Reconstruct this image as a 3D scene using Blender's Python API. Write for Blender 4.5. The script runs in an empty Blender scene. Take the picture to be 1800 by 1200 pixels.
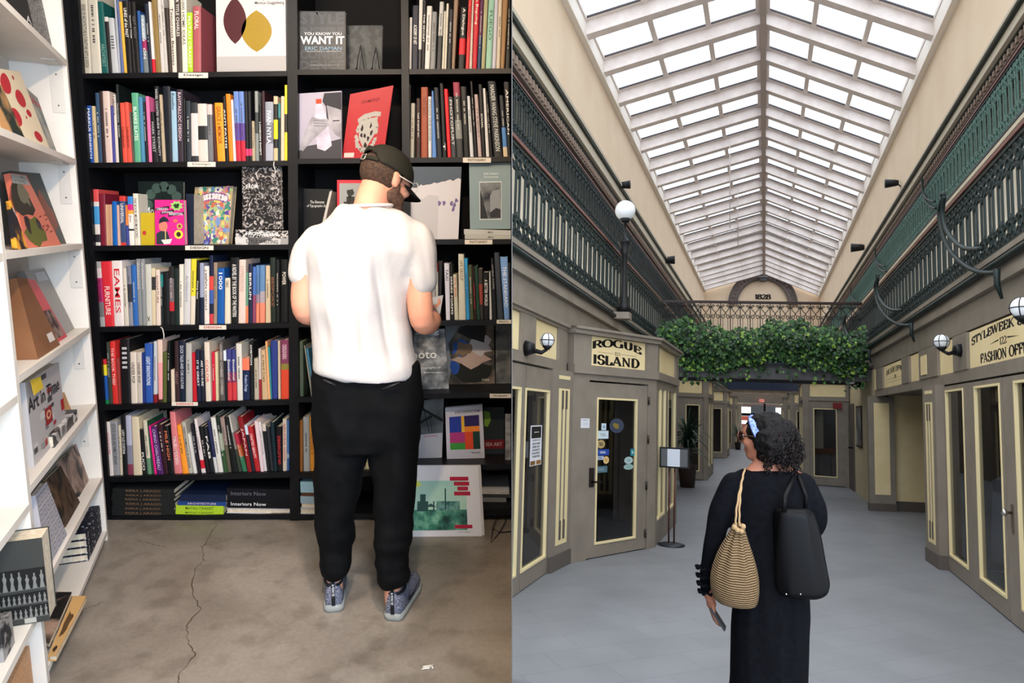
import bpy, bmesh, math, random
from mathutils import Vector, Matrix, noise
rnd = random.Random(7)
# ---------------------------------------------------------------- camera
# Two rooms side by side: the bookshop (world axes) and, past a thin party wall, the sloping arcade passage.
F = 1200.0                                   # focal length for a 1800 px wide frame
def nv(*a): return Vector(a).normalized()
_V, _H = nv(-100, 7447, 1200), nv(1, .0102, .02)
_H = (_H - _V * _H.dot(_V)).normalized()
_Z = -_V; _Y = _Z.cross(_H)
def c2w(v):
    v = Vector(v); return Vector((v.dot(_H), v.dot(_Y), v.dot(_Z)))
EYE = Vector((0, 0, 1.5))
cam = bpy.data.cameras.new('camera'); camo = bpy.data.objects.new('camera', cam)
bpy.context.scene.collection.objects.link(camo)
_r, _u, _b = c2w((1, 0, 0)), c2w((0, -1, 0)), c2w((0, 0, -1))
camo.matrix_world = Matrix(((_r.x, _u.x, _b.x, EYE.x), (_r.y, _u.y, _b.y, EYE.y), (_r.z, _u.z, _b.z, EYE.z), (0, 0, 0, 1)))
cam.sensor_width = 36; cam.lens = F / 1800 * 36; cam.clip_start = .05; cam.clip_end = 300
bpy.context.scene.camera = camo
# arcade axes: u across, w along (oblique in plan), z up
AU = c2w(nv(1, .0206, -.12)); AW = c2w((.37, 130 / 1200, 1.0)); AZ = c2w(-nv(-400, 12442, -1200))
AZ = (AZ - AW * (AZ.dot(AW) / AW.dot(AW))).normalized()
AY = AW.normalized(); AX = AY.cross(AZ)
EH = 1.68
def AP(u, w, z): return EYE + AU * u + AW * w + AZ * (z - EH)
def ray(x, y): return c2w(((x - 900) / F, (y - 600) / F, 1))
def apx(x, y, u=None, w=None, z=None):
    r = ray(x, y)
    cols = {'u': AU, 'w': AW, 'z': AZ}; known = Vector((0, 0, 0)); free = []
    for k, v in (('u', u), ('w', w), ('z', None if z is None else z - EH)):
        if v is None: free.append(k)
        else: known = cols[k] * v
    a, b = cols[free[0]], cols[free[1]]
    m = Matrix((r, -a, -b)).transposed()
    s = m.inverted() @ known
    d = {'u': u, 'w': w, 'z': z}
    for k, v in zip(free, (s[1], s[2])): d[k] = v + (EH if k == 'z' else 0)
    return d['u'], d['w'], d['z']
# ---------------------------------------------------------------- world, sun, lamps, exposure
sc = bpy.context.scene
wd = bpy.data.worlds.new('sky'); sc.world = wd; wd.use_nodes = True
bg = wd.node_tree.nodes['Background']; bg.inputs[0].default_value = (.86, .93, 1, 1); bg.inputs[1].default_value = 3.0
sc.view_settings.view_transform = 'Standard'; sc.view_settings.look = 'None'
sc.view_settings.exposure = 0.0; sc.view_settings.gamma = 1; sc.view_settings.use_curve_mapping = False
def light(name, typ, loc, target, energy, col, **kw):
    l = bpy.data.lights.new(name, typ); l.energy = energy; l.color = col
    for k, v in kw.items(): setattr(l, k, v)
    o = bpy.data.objects.new(name, l); sc.collection.objects.link(o); o.location = loc
    o.rotation_euler = (Vector(target) - Vector(loc)).to_track_quat('-Z', 'Y').to_euler(); return o
# overcast daylight falling down through the arcade's glass roof
_s = AP(0, 20, 12) ; _d = _s - AZ * 5 + AY * 1.0
light('daylight', 'SUN', _s, _d, 1.9, (1, .96, .92), angle=math.radians(70))
# bookshop: warm track lamps near the ceiling, an added warm fill behind the camera, cool daylight from the shop window on the right
light('track_or_fill_lamp', 'AREA', (-.12, 1.15, 2.85), (-1.0, 2.7, .5), 36, (1, .74, .50), shape='DISK', size=.1)
light('track_or_fill_lamp', 'AREA', (.35, -.5, 2.6), (-1.9, 2.9, .9), 14, (1, .78, .58), shape='DISK', size=.3)  # unseen warm fill, added to lift the shaded parts of the shop
light('track_or_fill_lamp', 'AREA', (-1.1, 1.0, 2.85), (-2.2, 2.8, .4), 24, (1, .76, .5), shape='DISK', size=.3)
light('shop_window_light', 'AREA', (.5, -.3, 1.9), (-.4, 2.8, .2), 85, (.60, .76, 1), shape='RECTANGLE', size=.8, size_y=1.0)
light('ceiling_lamp', 'AREA', (-1.1, 2.1, 2.85), (-.9, 3.3, 1.0), 12, (1, .96, .92), shape='DISK', size=.7)
# ---------------------------------------------------------------- materials
def lin(c): c /= 255; return c / 12.92 if c <= .04045 else ((c + .055) / 1.055) ** 2.4
_mats = {}
def mat(c, rough=.55, metal=0., spec=.28, name=None):
    k = (tuple(int(v) for v in c), rough, metal, spec)
    if k not in _mats:
        m = bpy.data.materials.new(name or 'paint_%02x%02x%02x' % k[0]); m.use_nodes = True
        p = m.node_tree.nodes['Principled BSDF']
        p.inputs['Base Color'].default_value = (lin(c[0]), lin(c[1]), lin(c[2]), 1)
        p.inputs['Roughness'].default_value = rough; p.inputs['Metallic'].default_value = metal
        p.inputs['Specular IOR Level'].default_value = spec
        _mats[k] = m
    return _mats[k]
def nmat(name, cols, scale, rough=.6, kind='noise', detail=4, stretch=(1, 1, 1), bump=0., dist=0., spec=.28, rand=None):
    """procedural material: a noise / voronoi / wave texture through a colour ramp"""
    key = (name, tuple(map(tuple, [c[1] for c in cols])), scale)
    if key in _mats: return _mats[key]
    m = bpy.data.materials.new(name); m.use_nodes = True; nt = m.node_tree; N = nt.nodes; p = N['Principled BSDF']
    tc = N.new('ShaderNodeTexCoord'); mp = N.new('ShaderNodeMapping'); mp.inputs['Scale'].default_value = stretch
    nt.links.new(tc.outputs['Object'], mp.inputs[0])
    if kind == 'noise':
        t = N.new('ShaderNodeTexNoise'); t.inputs['Scale'].default_value = scale; t.inputs['Detail'].default_value = detail
        t.inputs['Distortion'].default_value = dist; out = t.outputs['Fac']
    elif kind == 'voronoi':
        t = N.new('ShaderNodeTexVoronoi'); t.inputs['Scale'].default_value = scale; out = t.outputs['Color']
    elif kind == 'cells':
        t = N.new('ShaderNodeTexVoronoi'); t.inputs['Scale'].default_value = scale; out = t.outputs['Distance']
    else:
        t = N.new('ShaderNodeTexWave'); t.inputs['Scale'].default_value = scale; t.inputs['Distortion'].default_value = dist
        t.bands_direction = kind[-1].upper(); out = t.outputs['Fac']
    nt.links.new(mp.outputs[0], t.inputs['Vector'])
    cr = N.new('ShaderNodeValToRGB'); cr.color_ramp.interpolation = 'CONSTANT' if rand else 'LINEAR'
    el = cr.color_ramp.elements
    while len(el) < len(cols): el.new(.5)
    for e, (pos, c) in zip(el, cols): e.position = pos; e.color = (lin(c[0]), lin(c[1]), lin(c[2]), 1)
    nt.links.new(out, cr.inputs[0]); nt.links.new(cr.outputs[0], p.inputs['Base Color'])
    p.inputs['Roughness'].default_value = rough; p.inputs['Specular IOR Level'].default_value = spec
    if bump:
        b = N.new('ShaderNodeBump'); b.inputs['Strength'].default_value = bump; b.inputs['Distance'].default_value = .02
        nt.links.new(t.outputs[0], b.inputs['Height']); nt.links.new(b.outputs[0], p.inputs['Normal'])
    _mats[key] = m; return m
def glass_mat(name, tint, mix, rough=.02):
    m = bpy.data.materials.new(name); m.use_nodes = True; nt = m.node_tree; N = nt.nodes; N.remove(N['Principled BSDF'])
    o = N['Material Output']; t = N.new('ShaderNodeBsdfTransparent'); g = N.new('ShaderNodeBsdfGlossy'); mx = N.new('ShaderNodeMixShader')
    lw = N.new('ShaderNodeLayerWeight'); lw.inputs[0].default_value = .5; pw_ = N.new('ShaderNodeMath'); pw_.operation = 'POWER'; pw_.inputs[1].default_value = 5
    fr = N.new('ShaderNodeMath'); fr.operation = 'MULTIPLY_ADD'; fr.inputs[1].default_value = .9; fr.inputs[2].default_value = .04
    nt.links.new(lw.outputs['Facing'], pw_.inputs[0]); nt.links.new(pw_.outputs[0], fr.inputs[0])
    t.inputs[0].default_value = (*tint, 1); g.inputs[1].default_value = rough
    nt.links.new(fr.outputs[0], mx.inputs[0]); nt.links.new(t.outputs[0], mx.inputs[1]); nt.links.new(g.outputs[0], mx.inputs[2])
    nt.links.new(mx.outputs[0], o.inputs[0]); return m
def emis(c, s, name='lit'):
    m = mat(c, name=name).copy(); p = m.node_tree.nodes['Principled BSDF']
    p.inputs['Emission Color'].default_value = p.inputs['Base Color'].default_value; p.inputs['Emission Strength'].default_value = s; return m
# ---------------------------------------------------------------- mesh builder
class MB:
    def __init__(s): s.v = []; s.f = []; s.m = []; s.mats = []; s.smooth = []
    def mi(s, m):
        if m not in s.mats: s.mats.append(m)
        return s.mats.index(m)
    def add(s, vs, fs, m, smooth=False):
        n = len(s.v); s.v += [Vector(p) for p in vs]; i = s.mi(m)
        for f in fs: s.f.append([n + k for k in f]); s.m.append(i); s.smooth.append(smooth)
        return s
    def box8(s, c, m):   # c: bottom 4 then top 4, both counter-clockwise from above
        return s.add(c, [(3, 2, 1, 0), (4, 5, 6, 7), (0, 1, 5, 4), (1, 2, 6, 5), (2, 3, 7, 6), (3, 0, 4, 7)], m)
    def fb(s, f, a0, a1, b0, b1, c0, c1, m):
        return s.box8([f(a0, b0, c0), f(a1, b0, c0), f(a1, b0, c1), f(a0, b0, c1), f(a0, b1, c0), f(a1, b1, c0), f(a1, b1, c1), f(a0, b1, c1)], m)
    def quad(s, a, b, c, d, m): return s.add([a, b, c, d], [(0, 1, 2, 3)], m)
    def tube(s, pts, rad, m, n=8, cap=True, smooth=True, flat=None, ref=None):
        pts = [Vector(p) for p in pts]; k = len(pts)
        if not hasattr(rad, '__len__'): rad = [rad] * k
        vs = []; prev = None
        for i, p in enumerate(pts):
            t = (pts[min(i + 1, k - 1)] - pts[max(i - 1, 0)]).normalized()
            if prev is None:
                r = Vector(ref) if ref else (Vector((0, 0, 1)) if abs(t.z) < .9 else Vector((1, 0, 0)))
            else: r = prev
            a = (r - t * r.dot(t)).normalized(); b = t.cross(a); prev = a
            ra = rad[i]; ra, rb = (ra if hasattr(ra, '__len__') else (ra, ra if flat is None else ra * flat))
            for j in range(n):
                g = 2 * math.pi * j / n; vs.append(p + a * math.cos(g) * ra + b * math.sin(g) * rb)
        fs = [(i * n + j, i * n + (j + 1) % n, (i + 1) * n + (j + 1) % n, (i + 1) * n + j) for i in range(k - 1) for j in range(n)]
        if cap: fs += [tuple(range(n))[::-1], tuple((k - 1) * n + j for j in range(n))]
        return s.add(vs, fs, m, smooth)
    def lathe(s, f, prof, m, n=20, smooth=True):  # prof: (r, h); f(x, y, h)
        vs = [f(r * math.cos(2 * math.pi * j / n), r * math.sin(2 * math.pi * j / n), h) for r, h in prof for j in range(n)]
        k = len(prof)
        fs = [(i * n + j, i * n + (j + 1) % n, (i + 1) * n + (j + 1) % n, (i + 1) * n + j) for i in range(k - 1) for j in range(n)]
        fs += [tuple(range(n))[::-1], tuple((k - 1) * n + j for j in range(n))]
        return s.add(vs, fs, m, smooth)
    def ball(s, c, r, m, n=16, sx=None):
        c = Vector(c); ax = sx or (Vector((1, 0, 0)), Vector((0, 1, 0)), Vector((0, 0, 1)))
        if not hasattr(r, '__len__'): r = (r, r, r)
        prof = [(math.sin(math.pi * i / n), -math.cos(math.pi * i / n)) for i in range(n + 1)]
        prof[0] = (.001, -1); prof[-1] = (.001, 1)
        return s.lathe(lambda x, y, h: c + ax[0] * x * r[0] + ax[1] * y * r[1] + ax[2] * h * r[2], prof, m, n + 4)
    def obj(s, name, parent=None, **props):
        me = bpy.data.meshes.new(name)
        lo = [min(v[i] for v in s.v) for i in range(3)]; hi = [max(v[i] for v in s.v) for i in range(3)]
        org = Vector(((lo[0] + hi[0]) / 2, (lo[1] + hi[1]) / 2, lo[2]))
        me.from_pydata([v - org for v in s.v], [], s.f)
        for m in s.mats: me.materials.append(m)
        me.polygons.foreach_set('material_index', s.m); me.polygons.foreach_set('use_smooth', s.smooth); me.update()
        o = bpy.data.objects.new(name, me); sc.collection.objects.link(o)
        o.location = org if parent is None else org - world_loc(parent); o.parent = parent
        for k, v in props.items(): o[k] = v
        return o
def world_loc(o):
    p = Vector(o.location)
    while o.parent: o = o.parent; p = p + Vector(o.location)
    return p
def thing(name, label, cat, loc, group=None):
    o = bpy.data.objects.new(name, None); sc.collection.objects.link(o); o.location = loc
    o.empty_display_size = .1; o['label'] = label; o['category'] = cat
    if group: o['group'] = group
    return o
def tag(o, label, cat, group=None):
    o['label'] = label; o['category'] = cat
    if group: o['group'] = group
    return o
def struct(o): o['kind'] = 'structure'; return o
def copy_to(o, parent, delta=None, loc=None):
    c = o.copy(); sc.collection.objects.link(c); c.parent = parent
    if loc is not None: c.location = loc
    if delta is not None: c.location = Vector(o.location) + delta
    return c
def fix_normals(o):
    bm = bmesh.new(); bm.from_mesh(o.data); bmesh.ops.recalc_face_normals(bm, faces=bm.faces); bm.to_mesh(o.data); bm.free()
# ---------------------------------------------------------------- lettering
_gl = {}
def glyphs(s, bold=0.0, space=1.0):
    k = (s, bold, space)
    if k not in _gl:
        c = bpy.data.curves.new('t', 'FONT'); c.body = s; c.offset = bold; c.resolution_u = 2; c.space_character = space
        o = bpy.data.objects.new('t', c); me = bpy.data.meshes.new_from_object(o)
        vs = [(v.co.x, v.co.y) for v in me.vertices]; fs = [tuple(p.vertices) for p in me.polygons]
        bpy.data.objects.remove(o); bpy.data.meshes.remove(me); bpy.data.curves.remove(c)
        if vs:
            x0 = min(v[0] for v in vs); x1 = max(v[0] for v in vs); y0 = min(v[1] for v in vs); y1 = max(v[1] for v in vs)
            w = max(x1 - x0, 1e-6); h = max(y1 - y0, 1e-6)
            vs = [((v[0] - x0) / w, (v[1] - y0) / h) for v in vs]
        _gl[k] = (vs, fs)
    return _gl[k]
def put_text(mb, f, s, a0, a1, b0, b1, m, rot=0, bold=0.0, warp=None):
    """letters of s fill the box a0..a1, b0..b1 of the surface f(a, b); rot -1 reads downward, 1 upward"""
    vs, fs = glyphs(s, bold); out = []
    for x, y in vs:
        if warp: x, y = warp(x, y)
        if rot == -1: a, b = a0 + (a1 - a0) * y, b1 - (b1 - b0) * x
        elif rot == 1: a, b = a1 - (a1 - a0) * y, b0 + (b1 - b0) * x
        else: a, b = a0 + (a1 - a0) * x, b0 + (b1 - b0) * y
        out.append(f(a, b))
    mb.add(out, fs, m)
# pen-drawn serif capitals: thick uprights, thin cross strokes, bracketed serifs. strokes: lists of points; S: serif (x, y, half width)
def _arc(cx, cy, rx, ry, a0, a1, n=14): return [(cx + rx * math.cos(math.radians(a0 + (a1 - a0) * i / n)), cy + ry * math.sin(math.radians(a0 + (a1 - a0) * i / n))) for i in range(n + 1)]
SERIF = {
 'I': (.36, [[(.18, 0), (.18, 1)]], [(.18, 0), (.18, 1)]), '1': (.36, [[(.2, 0), (.2, 1)], [(.2, .98), (.05, .82)]], [(.2, 0)]),
 'R': (.8, [[(.18, 0), (.18, 1)], [(.18, 1)] + _arc(.4, .74, .25, .25, 90, -90) + [(.18, .49)], [(.42, .5), (.72, .03)]], [(.18, 0), (.18, 1), (.7, 0)]),
 'O': (.86, [_arc(.43, .5, .36, .5, 0, 360, 28)], []), '0': (.6, [_arc(.3, .5, .22, .48, 0, 360, 24)], []),
 'G': (.86, [_arc(.45, .5, .37, .5, 48, 318, 24) + [(.72, .14), (.72, .45)]], [(.72, .45)]),
 'U': (.84, [[(.18, 1), (.18, .34)] + _arc(.42, .34, .24, .33, 180, 360) + [(.66, 1)]], [(.18, 1), (.66, 1)]),
 'E': (.72, [[(.18, 0), (.18, 1)], [(.18, .98), (.6, .98), (.62, .8)], [(.18, .52), (.48, .52)], [(.48, .62), (.48, .42)], [(.18, .02), (.62, .02), (.65, .22)]], [(.18, 0), (.18, 1)]),
 'F': (.68, [[(.18, 0), (.18, 1)], [(.18, .98), (.6, .98), (.62, .78)], [(.18, .52), (.48, .52)], [(.48, .62), (.48, .42)]], [(.18, 0), (.18, 1)]),
 'S': (.66, [[(.58, .72)] + _arc(.34, .75, .22, .25, 20, 255, 12) + _arc(.34, .26, .24, .26, 75, -165, 14)], []),
 'L': (.68, [[(.18, 0), (.18, 1)], [(.18, .02), (.58, .02), (.61, .24)]], [(.18, 0), (.18, 1)]),
 'A': (.84, [[(.08, .02), (.4, 1)], [(.38, 1), (.72, .02)], [(.2, .34), (.6, .34)]], [(.1, 0), (.7, 0)]),
 'N': (.86, [[(.16, 0), (.16, .98)], [(.14, .98), (.68, .04)], [(.68, 0), (.68, 1)]], [(.16, 0), (.14, 1), (.68, 1)]),
 'D': (.84, [[(.18, 0), (.18, 1)], [(.18, .99)] + _arc(.34, .5, .38, .49, 90, -90, 16) + [(.18, .01)]], [(.18, 0), (.18, 1)]),
 'T': (.74, [[(.36, 0), (.36, 1)], [(.05, .78), (.07, .98), (.65, .98), (.67, .78)]], [(.36, 0)]),
 'Y': (.8, [[(.38, 0), (.38, .46)], [(.38, .46), (.1, 1)], [(.38, .46), (.66, 1)]], [(.38, 0), (.1, 1), (.66, 1)]),
 'W': (1.1, [[(.08, 1), (.3, .03)], [(.3, .03), (.52, .96)], [(.52, .96), (.74, .03)], [(.74, .03), (.98, 1)]], [(.08, 1), (.52, .98), (.98, 1)]),
 'K': (.84, [[(.18, 0), (.18, 1)], [(.2, .42), (.64, .98)], [(.34, .58), (.7, .03)]], [(.18, 0), (.18, 1), (.66, 1), (.7, 0)]),
 'H': (.86, [[(.18, 0), (.18, 1)], [(.68, 0), (.68, 1)], [(.18, .52), (.68, .52)]], [(.18, 0), (.18, 1), (.68, 0), (.68, 1)]),
 'C': (.8, [_arc(.44, .5, .36, .5, 45, 315, 24)], []),
 '2': (.6, [_arc(.28, .74, .2, .24, 160, -40, 12) + [(.08, .04)], [(.08, .03), (.5, .03), (.52, .16)]], []),
 '8': (.6, [_arc(.28, .75, .18, .23, 0, 360, 18), _arc(.28, .27, .23, .27, 0, 360, 20)], []),
 '3': (.6, [_arc(.26, .76, .18, .23, 150, -80, 12), _arc(.26, .27, .22, .27, 80, -150, 14)], []),
 '&': (.9, [[(.75, .5), (.4, .02)] + _arc(.28, .24, .2, .23, -60, -240, 10) + [(.42, .6)] + _arc(.34, .8, .13, .18, -30, 220, 12) + [(.72, .04)]], []), ' ': (.4, [], [])}
def serif_text(mb, f, s, a0, a1, b0, b1, m, thick=.2, thin=.06, warp=None):
    tot = sum(SERIF[c][0] for c in s); x = 0; W = (a1 - a0)
    warp = warp or (lambda p, q: (p, q))
    def P(px, py):
        p, q = warp(px / tot, py); return f(a0 + W * p, b0 + (b1 - b0) * q)
    for ch in s:
        w, strokes, serifs = SERIF[ch]
        for st in strokes:
            for i in range(len(st) - 1):
                (x0, y0), (x1, y1) = st[i], st[i + 1]; dx, dy = x1 - x0, y1 - y0; L = math.hypot(dx, dy) or 1e-6
                steep = abs(dy) / L
                if ch in 'ANWYKR' and len(st) == 2 and abs(dx) > .1: steep = steep if dx * dy < 0 else .15
                if ch == 'N' and dx == 0: steep = .25
                hw = (thin + (thick - thin) * steep ** 1.5) / 2
                # horizontal pen width for steep strokes, vertical for flat
                if steep > .5: o = (hw, 0)
                else: o = (-dy / L * hw, dx / L * hw)
                mb.quad(P(x + x0 - o[0], y0 - o[1]), P(x + x1 - o[0], y1 - o[1]), P(x + x1 + o[0], y1 + o[1]), P(x + x0 + o[0], y0 + o[1]), m)
                if len(st) > 2:
                    mb.add([P(x + x1 + hw * math.cos(g * 1.047), y1 + hw * math.sin(g * 1.047)) for g in range(6)], [tuple(range(6))], m)
        for sx, sy in serifs:
            d = .035 if sy < .5 else -.035; y0 = 0 if sy < .5 else 1
            mb.add([P(x + sx - .15, y0), P(x + sx + .15, y0), P(x + sx + .15, y0 + d), P(x + sx + .08, y0 + d * 2.4), P(x + sx - .08, y0 + d * 2.4), P(x + sx - .15, y0 + d)], [tuple(range(6))], m)
        x += w
# ================================================================ BOOKSHOP
Y0 = 3.377                                   # front plane of the black bookcase
def onY(x, y, Y):
    r = ray(x, y); t = Y / r.y; return Vector((r.x * t, Y, EYE.z + r.z * t))
def flo(x, y):
    r = ray(x, y); t = -EYE.z / r.z; return EYE + r * t
BLACK = nmat('black_shelf_paint', [(.3, (10, 11, 14)), (.7, (19, 20, 24))], 9, rough=.42)
BACKB = mat((8, 8, 10), .8)
WHITE = nmat('white_shelf_paint', [(.3, (222, 216, 206)), (.7, (236, 231, 222))], 3, rough=.5)
# --- concrete floor with stains and cracks
def concrete():
    m = bpy.data.materials.new('polished_concrete'); m.use_nodes = True; nt = m.node_tree; N = nt.nodes; L = nt.links; p = N['Principled BSDF']
    tc = N.new('ShaderNodeTexCoord')
    def noi(sc_, det, dist=0):
        t = N.new('ShaderNodeTexNoise'); t.inputs['Scale'].default_value = sc_; t.inputs['Detail'].default_value = det; t.inputs['Distortion'].default_value = dist
        L.new(tc.outputs['Object'], t.inputs['Vector']); return t
    a, b, c = noi(1.6, 6, .6), noi(9, 8), noi(60, 3)
    r1 = N.new('ShaderNodeValToRGB'); e = r1.color_ramp.elements
    e[0].position = .32; e[0].color = (lin(120), lin(112), lin(102), 1); e[1].position = .68; e[1].color = (lin(158), lin(150), lin(140), 1)
    L.new(a.outputs[0], r1.inputs[0])
    r2 = N.new('ShaderNodeValToRGB'); e = r2.color_ramp.elements
    e[0].position = .34; e[0].color = (.55, .53, .5, 1); e[1].position = .5; e[1].color = (1, 1, 1, 1)
    L.new(b.outputs[0], r2.inputs[0])
    mx = N.new('ShaderNodeMixRGB'); mx.blend_type = 'MULTIPLY'; mx.inputs[0].default_value = .55
    L.new(r1.outputs[0], mx.inputs[1]); L.new(r2.outputs[0], mx.inputs[2])
    r3 = N.new('ShaderNodeValToRGB'); e = r3.color_ramp.elements
    e[0].position = .4; e[0].color = (.85, .85, .85, 1); e[1].position = .6; e[1].color = (1, 1, 1, 1); L.new(c.outputs[0], r3.inputs[0])
    m2 = N.new('ShaderNodeMixRGB'); m2.blend_type = 'MULTIPLY'; m2.inputs[0].default_value = .6
    L.new(mx.outputs[0], m2.inputs[1]); L.new(r3.outputs[0], m2.inputs[2]); L.new(m2.outputs[0], p.inputs['Base Color'])
    rr = N.new('ShaderNodeMapRange'); rr.inputs[3].default_value = .28; rr.inputs[4].default_value = .55; L.new(b.outputs[0], rr.inputs[0]); L.new(rr.outputs[0], p.inputs['Roughness'])
    return m
CONC = concrete()
def wx(Y, z=0):                              # X of the party wall's left face at distance Y
    r = ray(899.0, 600); return r.x / r.y * Y
_r0, _r1 = ray(899.6, 0), ray(899.6, 1200); _pn = _r0.cross(_r1)
def xr(Y, z=0): return -(_pn.y * Y + _pn.z * (z - 1.5)) / _pn.x
f = MB(); f.add([(-3.6, -2.2, 0), (xr(-2.2), -2.2, 0), (xr(3.8), 3.8, 0), (-3.6, 3.8, 0), (-3.6, -2.2, -.08), (xr(-2.2), -2.2, -.08), (xr(3.8), 3.8, -.08), (-3.6, 3.8, -.08)],
     [(0, 1, 2, 3), (7, 6, 5, 4), (0, 4, 5, 1), (1, 5, 6, 2), (2, 6, 7, 3), (3, 7, 4, 0)], CONC)
struct(f.obj('floor_bookshop'))
f = MB(); f.box8([Vector(p) for p in ((-3.6, 3.72, 0), (xr(3.72), 3.72, 0), (xr(3.8), 3.8, 0), (-3.6, 3.8, 0), (-3.6, 3.72, 2.95), (xr(3.72, 2.95), 3.72, 2.95), (xr(3.8, 2.95), 3.8, 2.95), (-3.6, 3.8, 2.95))], mat((60, 60, 62)))
struct(f.obj('wall_bookshop_back'))
f = MB(); f.box8([Vector(p) for p in ((-3.7, -2.2, 2.95), (0, -2.2, 2.95), (xr(3.8, 2.95), 3.8, 2.95), (-3.7, 3.8, 2.95), (-3.7, -2.2, 3.0), (0, -2.2, 3.0), (xr(3.8, 3.0), 3.8, 3.0), (-3.7, 3.8, 3.0))], mat((190, 188, 184)))
struct(f.obj('ceiling_bookshop'))
f = MB(); f.box8([Vector(p) for p in ((-3.7, -2.3, 0), (.0, -2.3, 0), (.0, -2.2, 0), (-3.7, -2.2, 0), (-3.7, -2.3, 3), (.0, -2.3, 3), (.0, -2.2, 3), (-3.7, -2.2, 3))], mat((150, 148, 144)))
struct(f.obj('wall_bookshop_front'))
# thin party wall between the two rooms, standing edge-on to the view
def party(y0, y1, z0, z1):
    a = ray(899.2, 600); b = ray(901.0, 600); ka = a.x / a.y; kb = b.x / b.y
    ra, rb = ray(899.2, 0), ray(899.2, 1200)
    def P(px, Y, z):      # point on the sight plane through pixel column px
        r0, r1 = ray(px, 0), ray(px, 1200); n = r0.cross(r1); zz = z - EYE.z
        return Vector((-(n.y * Y + n.z * zz) / n.x, Y, z))
    m = MB(); c = []
    for z in (z0, z1): c += [P(899.3, y0, z), P(900.7, y0, z), P(900.7, y1, z), P(899.3, y1, z)]
    m.box8(c, mat((70, 68, 66))); return struct(m.obj('wall_party'))
party(1.35, 3.86, -1.6, 3.0)
# --- cracks in the floor
def crack(pts, w, name='floor_crack'):
    m = MB(); P = [flo(*p) + Vector((0, 0, .0012)) for p in pts]; L = []
    for i in range(len(P) - 1):
        for k in range(6): 
            q = P[i].lerp(P[i + 1], k / 6); L.append(q + Vector((rnd.uniform(-1, 1), rnd.uniform(-1, 1), 0)) * .006)
    L.append(P[-1]); vs = []; fs = []
    for i, q in enumerate(L):
        t = (L[min(i + 1, len(L) - 1)] - L[max(i - 1, 0)]).normalized(); s_ = Vector((-t.y, t.x, 0)) * w * rnd.uniform(.4, 1.3)
        vs += [q - s_, q + s_]
        if i: fs.append((2 * i - 2, 2 * i - 1, 2 * i + 1, 2 * i))
    m.add(vs, fs, mat((74, 62, 50), .9)); return struct(m.obj(name))
crack([(382, 920), (368, 946), (356, 960), (359, 985), (342, 1000), (337, 1045), (352, 1070), (330, 1100), (328, 1122), (344, 1148), (318, 1180), (316, 1200)], .0017, 'floor_crack')
crack([(235, 948), (262, 955), (290, 962)], .0012, 'floor_crack'); crack([(150, 1070), (170, 1064), (181, 1058)], .0016, 'floor_crack')
# --- the black bookcase: dividers and boards are parts of one unit
case = thing('bookcase', 'tall black bookcase of three bays filling the back wall', 'bookcase', onY(515, 915, Y0) * 1)
case.location.z = 0
def slabY(mb, q, Yf, Yb, m):                 # q: pixel corners bl br tr tl on the plane Yf, extruded straight back
    c = [onY(*p, Yf) for p in q]; d = Vector((0, Yb - Yf, 0))
    mb.add([*c, *[p + d for p in c]], [(0, 1, 2, 3), (7, 6, 5, 4), (4, 5, 1, 0), (1, 5, 6, 2), (3, 2, 6, 7), (4, 0, 3, 7)], m); return mb
for q in ([(188, 921), (196, 921), (131, -90), (120, -90)], [(510, 921), (526, 921), (522, -90), (504, -90)], [(712, 921), (726, 919), (717, -90), (704, -90)]):
    o = slabY(MB(), q, Y0, 3.70, BLACK).obj('divider', case); 
for o_ in case.children:                      # stand on the floor
    zmin = min(v.co.z for v in o_.data.vertices)
    for v in o_.data.vertices:
        if v.co.z < zmin + .08: v.co.z = .001 - o_.location.z - case.location.z
o = slabY(MB(), [(197, 912), (899, 898), (899, -90), (147, -90)], 3.69, 3.715, BACKB).obj('back_panel', case)
BAY = {'L': (138, 505, 195, 510), 'M': (522, 704, 526, 713), 'R': (717, 898.5, 725, 898.5)}
SH = {'A': {'L': (129, 124.5), 'M': (122.5, 121.5), 'R': (121.5, 120)}, 'B': {'L': (286, 282), 'M': (279, 277), 'R': (277, 275)},
      'C': {'L': (432, 429.5), 'M': (430, 426), 'R': (421, 420)}, 'D': {'L': (575, 567), 'M': (566, 564), 'R': (564, 562)},
      'E': {'L': (712, 702), 'M': (698, 695), 'R': (692, 689)}, 'F': {'L': (838, 829), 'M': (831, 825), 'R': (819, 815)},
      'G': {'L': (908, 903), 'M': (905, 901), 'R': (901, 897)}}
THK = {'A': 9, 'B': 9, 'C': 9, 'D': 9, 'E': 9, 'F': 10, 'G': 8}
def bayx(bay, y):
    a, b, c, d = BAY[bay]; k = (y + 0) / 915; return a + (c - a) * k, b + (d - b) * k
SZ = {}
for r_, bs in SH.items():
    for b_, (ya, yb) in bs.items():
        x0, x1 = bayx(b_, ya); t = THK[r_]
        pa, pb = onY(x0, ya, Y0), onY(x1, yb, Y0); z = (pa.z + pb.z) / 2
        SZ[r_, b_] = (pa, pb)
        slabY(MB(), [(x0, ya + t), (x1, yb + t), (x1, yb), (x0, ya)], Y0, 3.69, BLACK).obj('shelf_board', case)
slabY(MB(), [(197, 920), (510, 914), (510, 909), (197, 915)], Y0 + .02, Y0 + .05, BLACK).obj('plinth', case)
slabY(MB(), [(526, 913), (898, 906), (898, 900), (526, 907)], Y0 + .02, Y0 + .05, BLACK).obj('plinth', case)
def shelf_z(row, bay, X):
    pa, pb = SZ[row, bay]; return pa.z + (pb.z - pa.z) * (X - pa.x) / (pb.x - pa.x) + .0008
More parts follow.
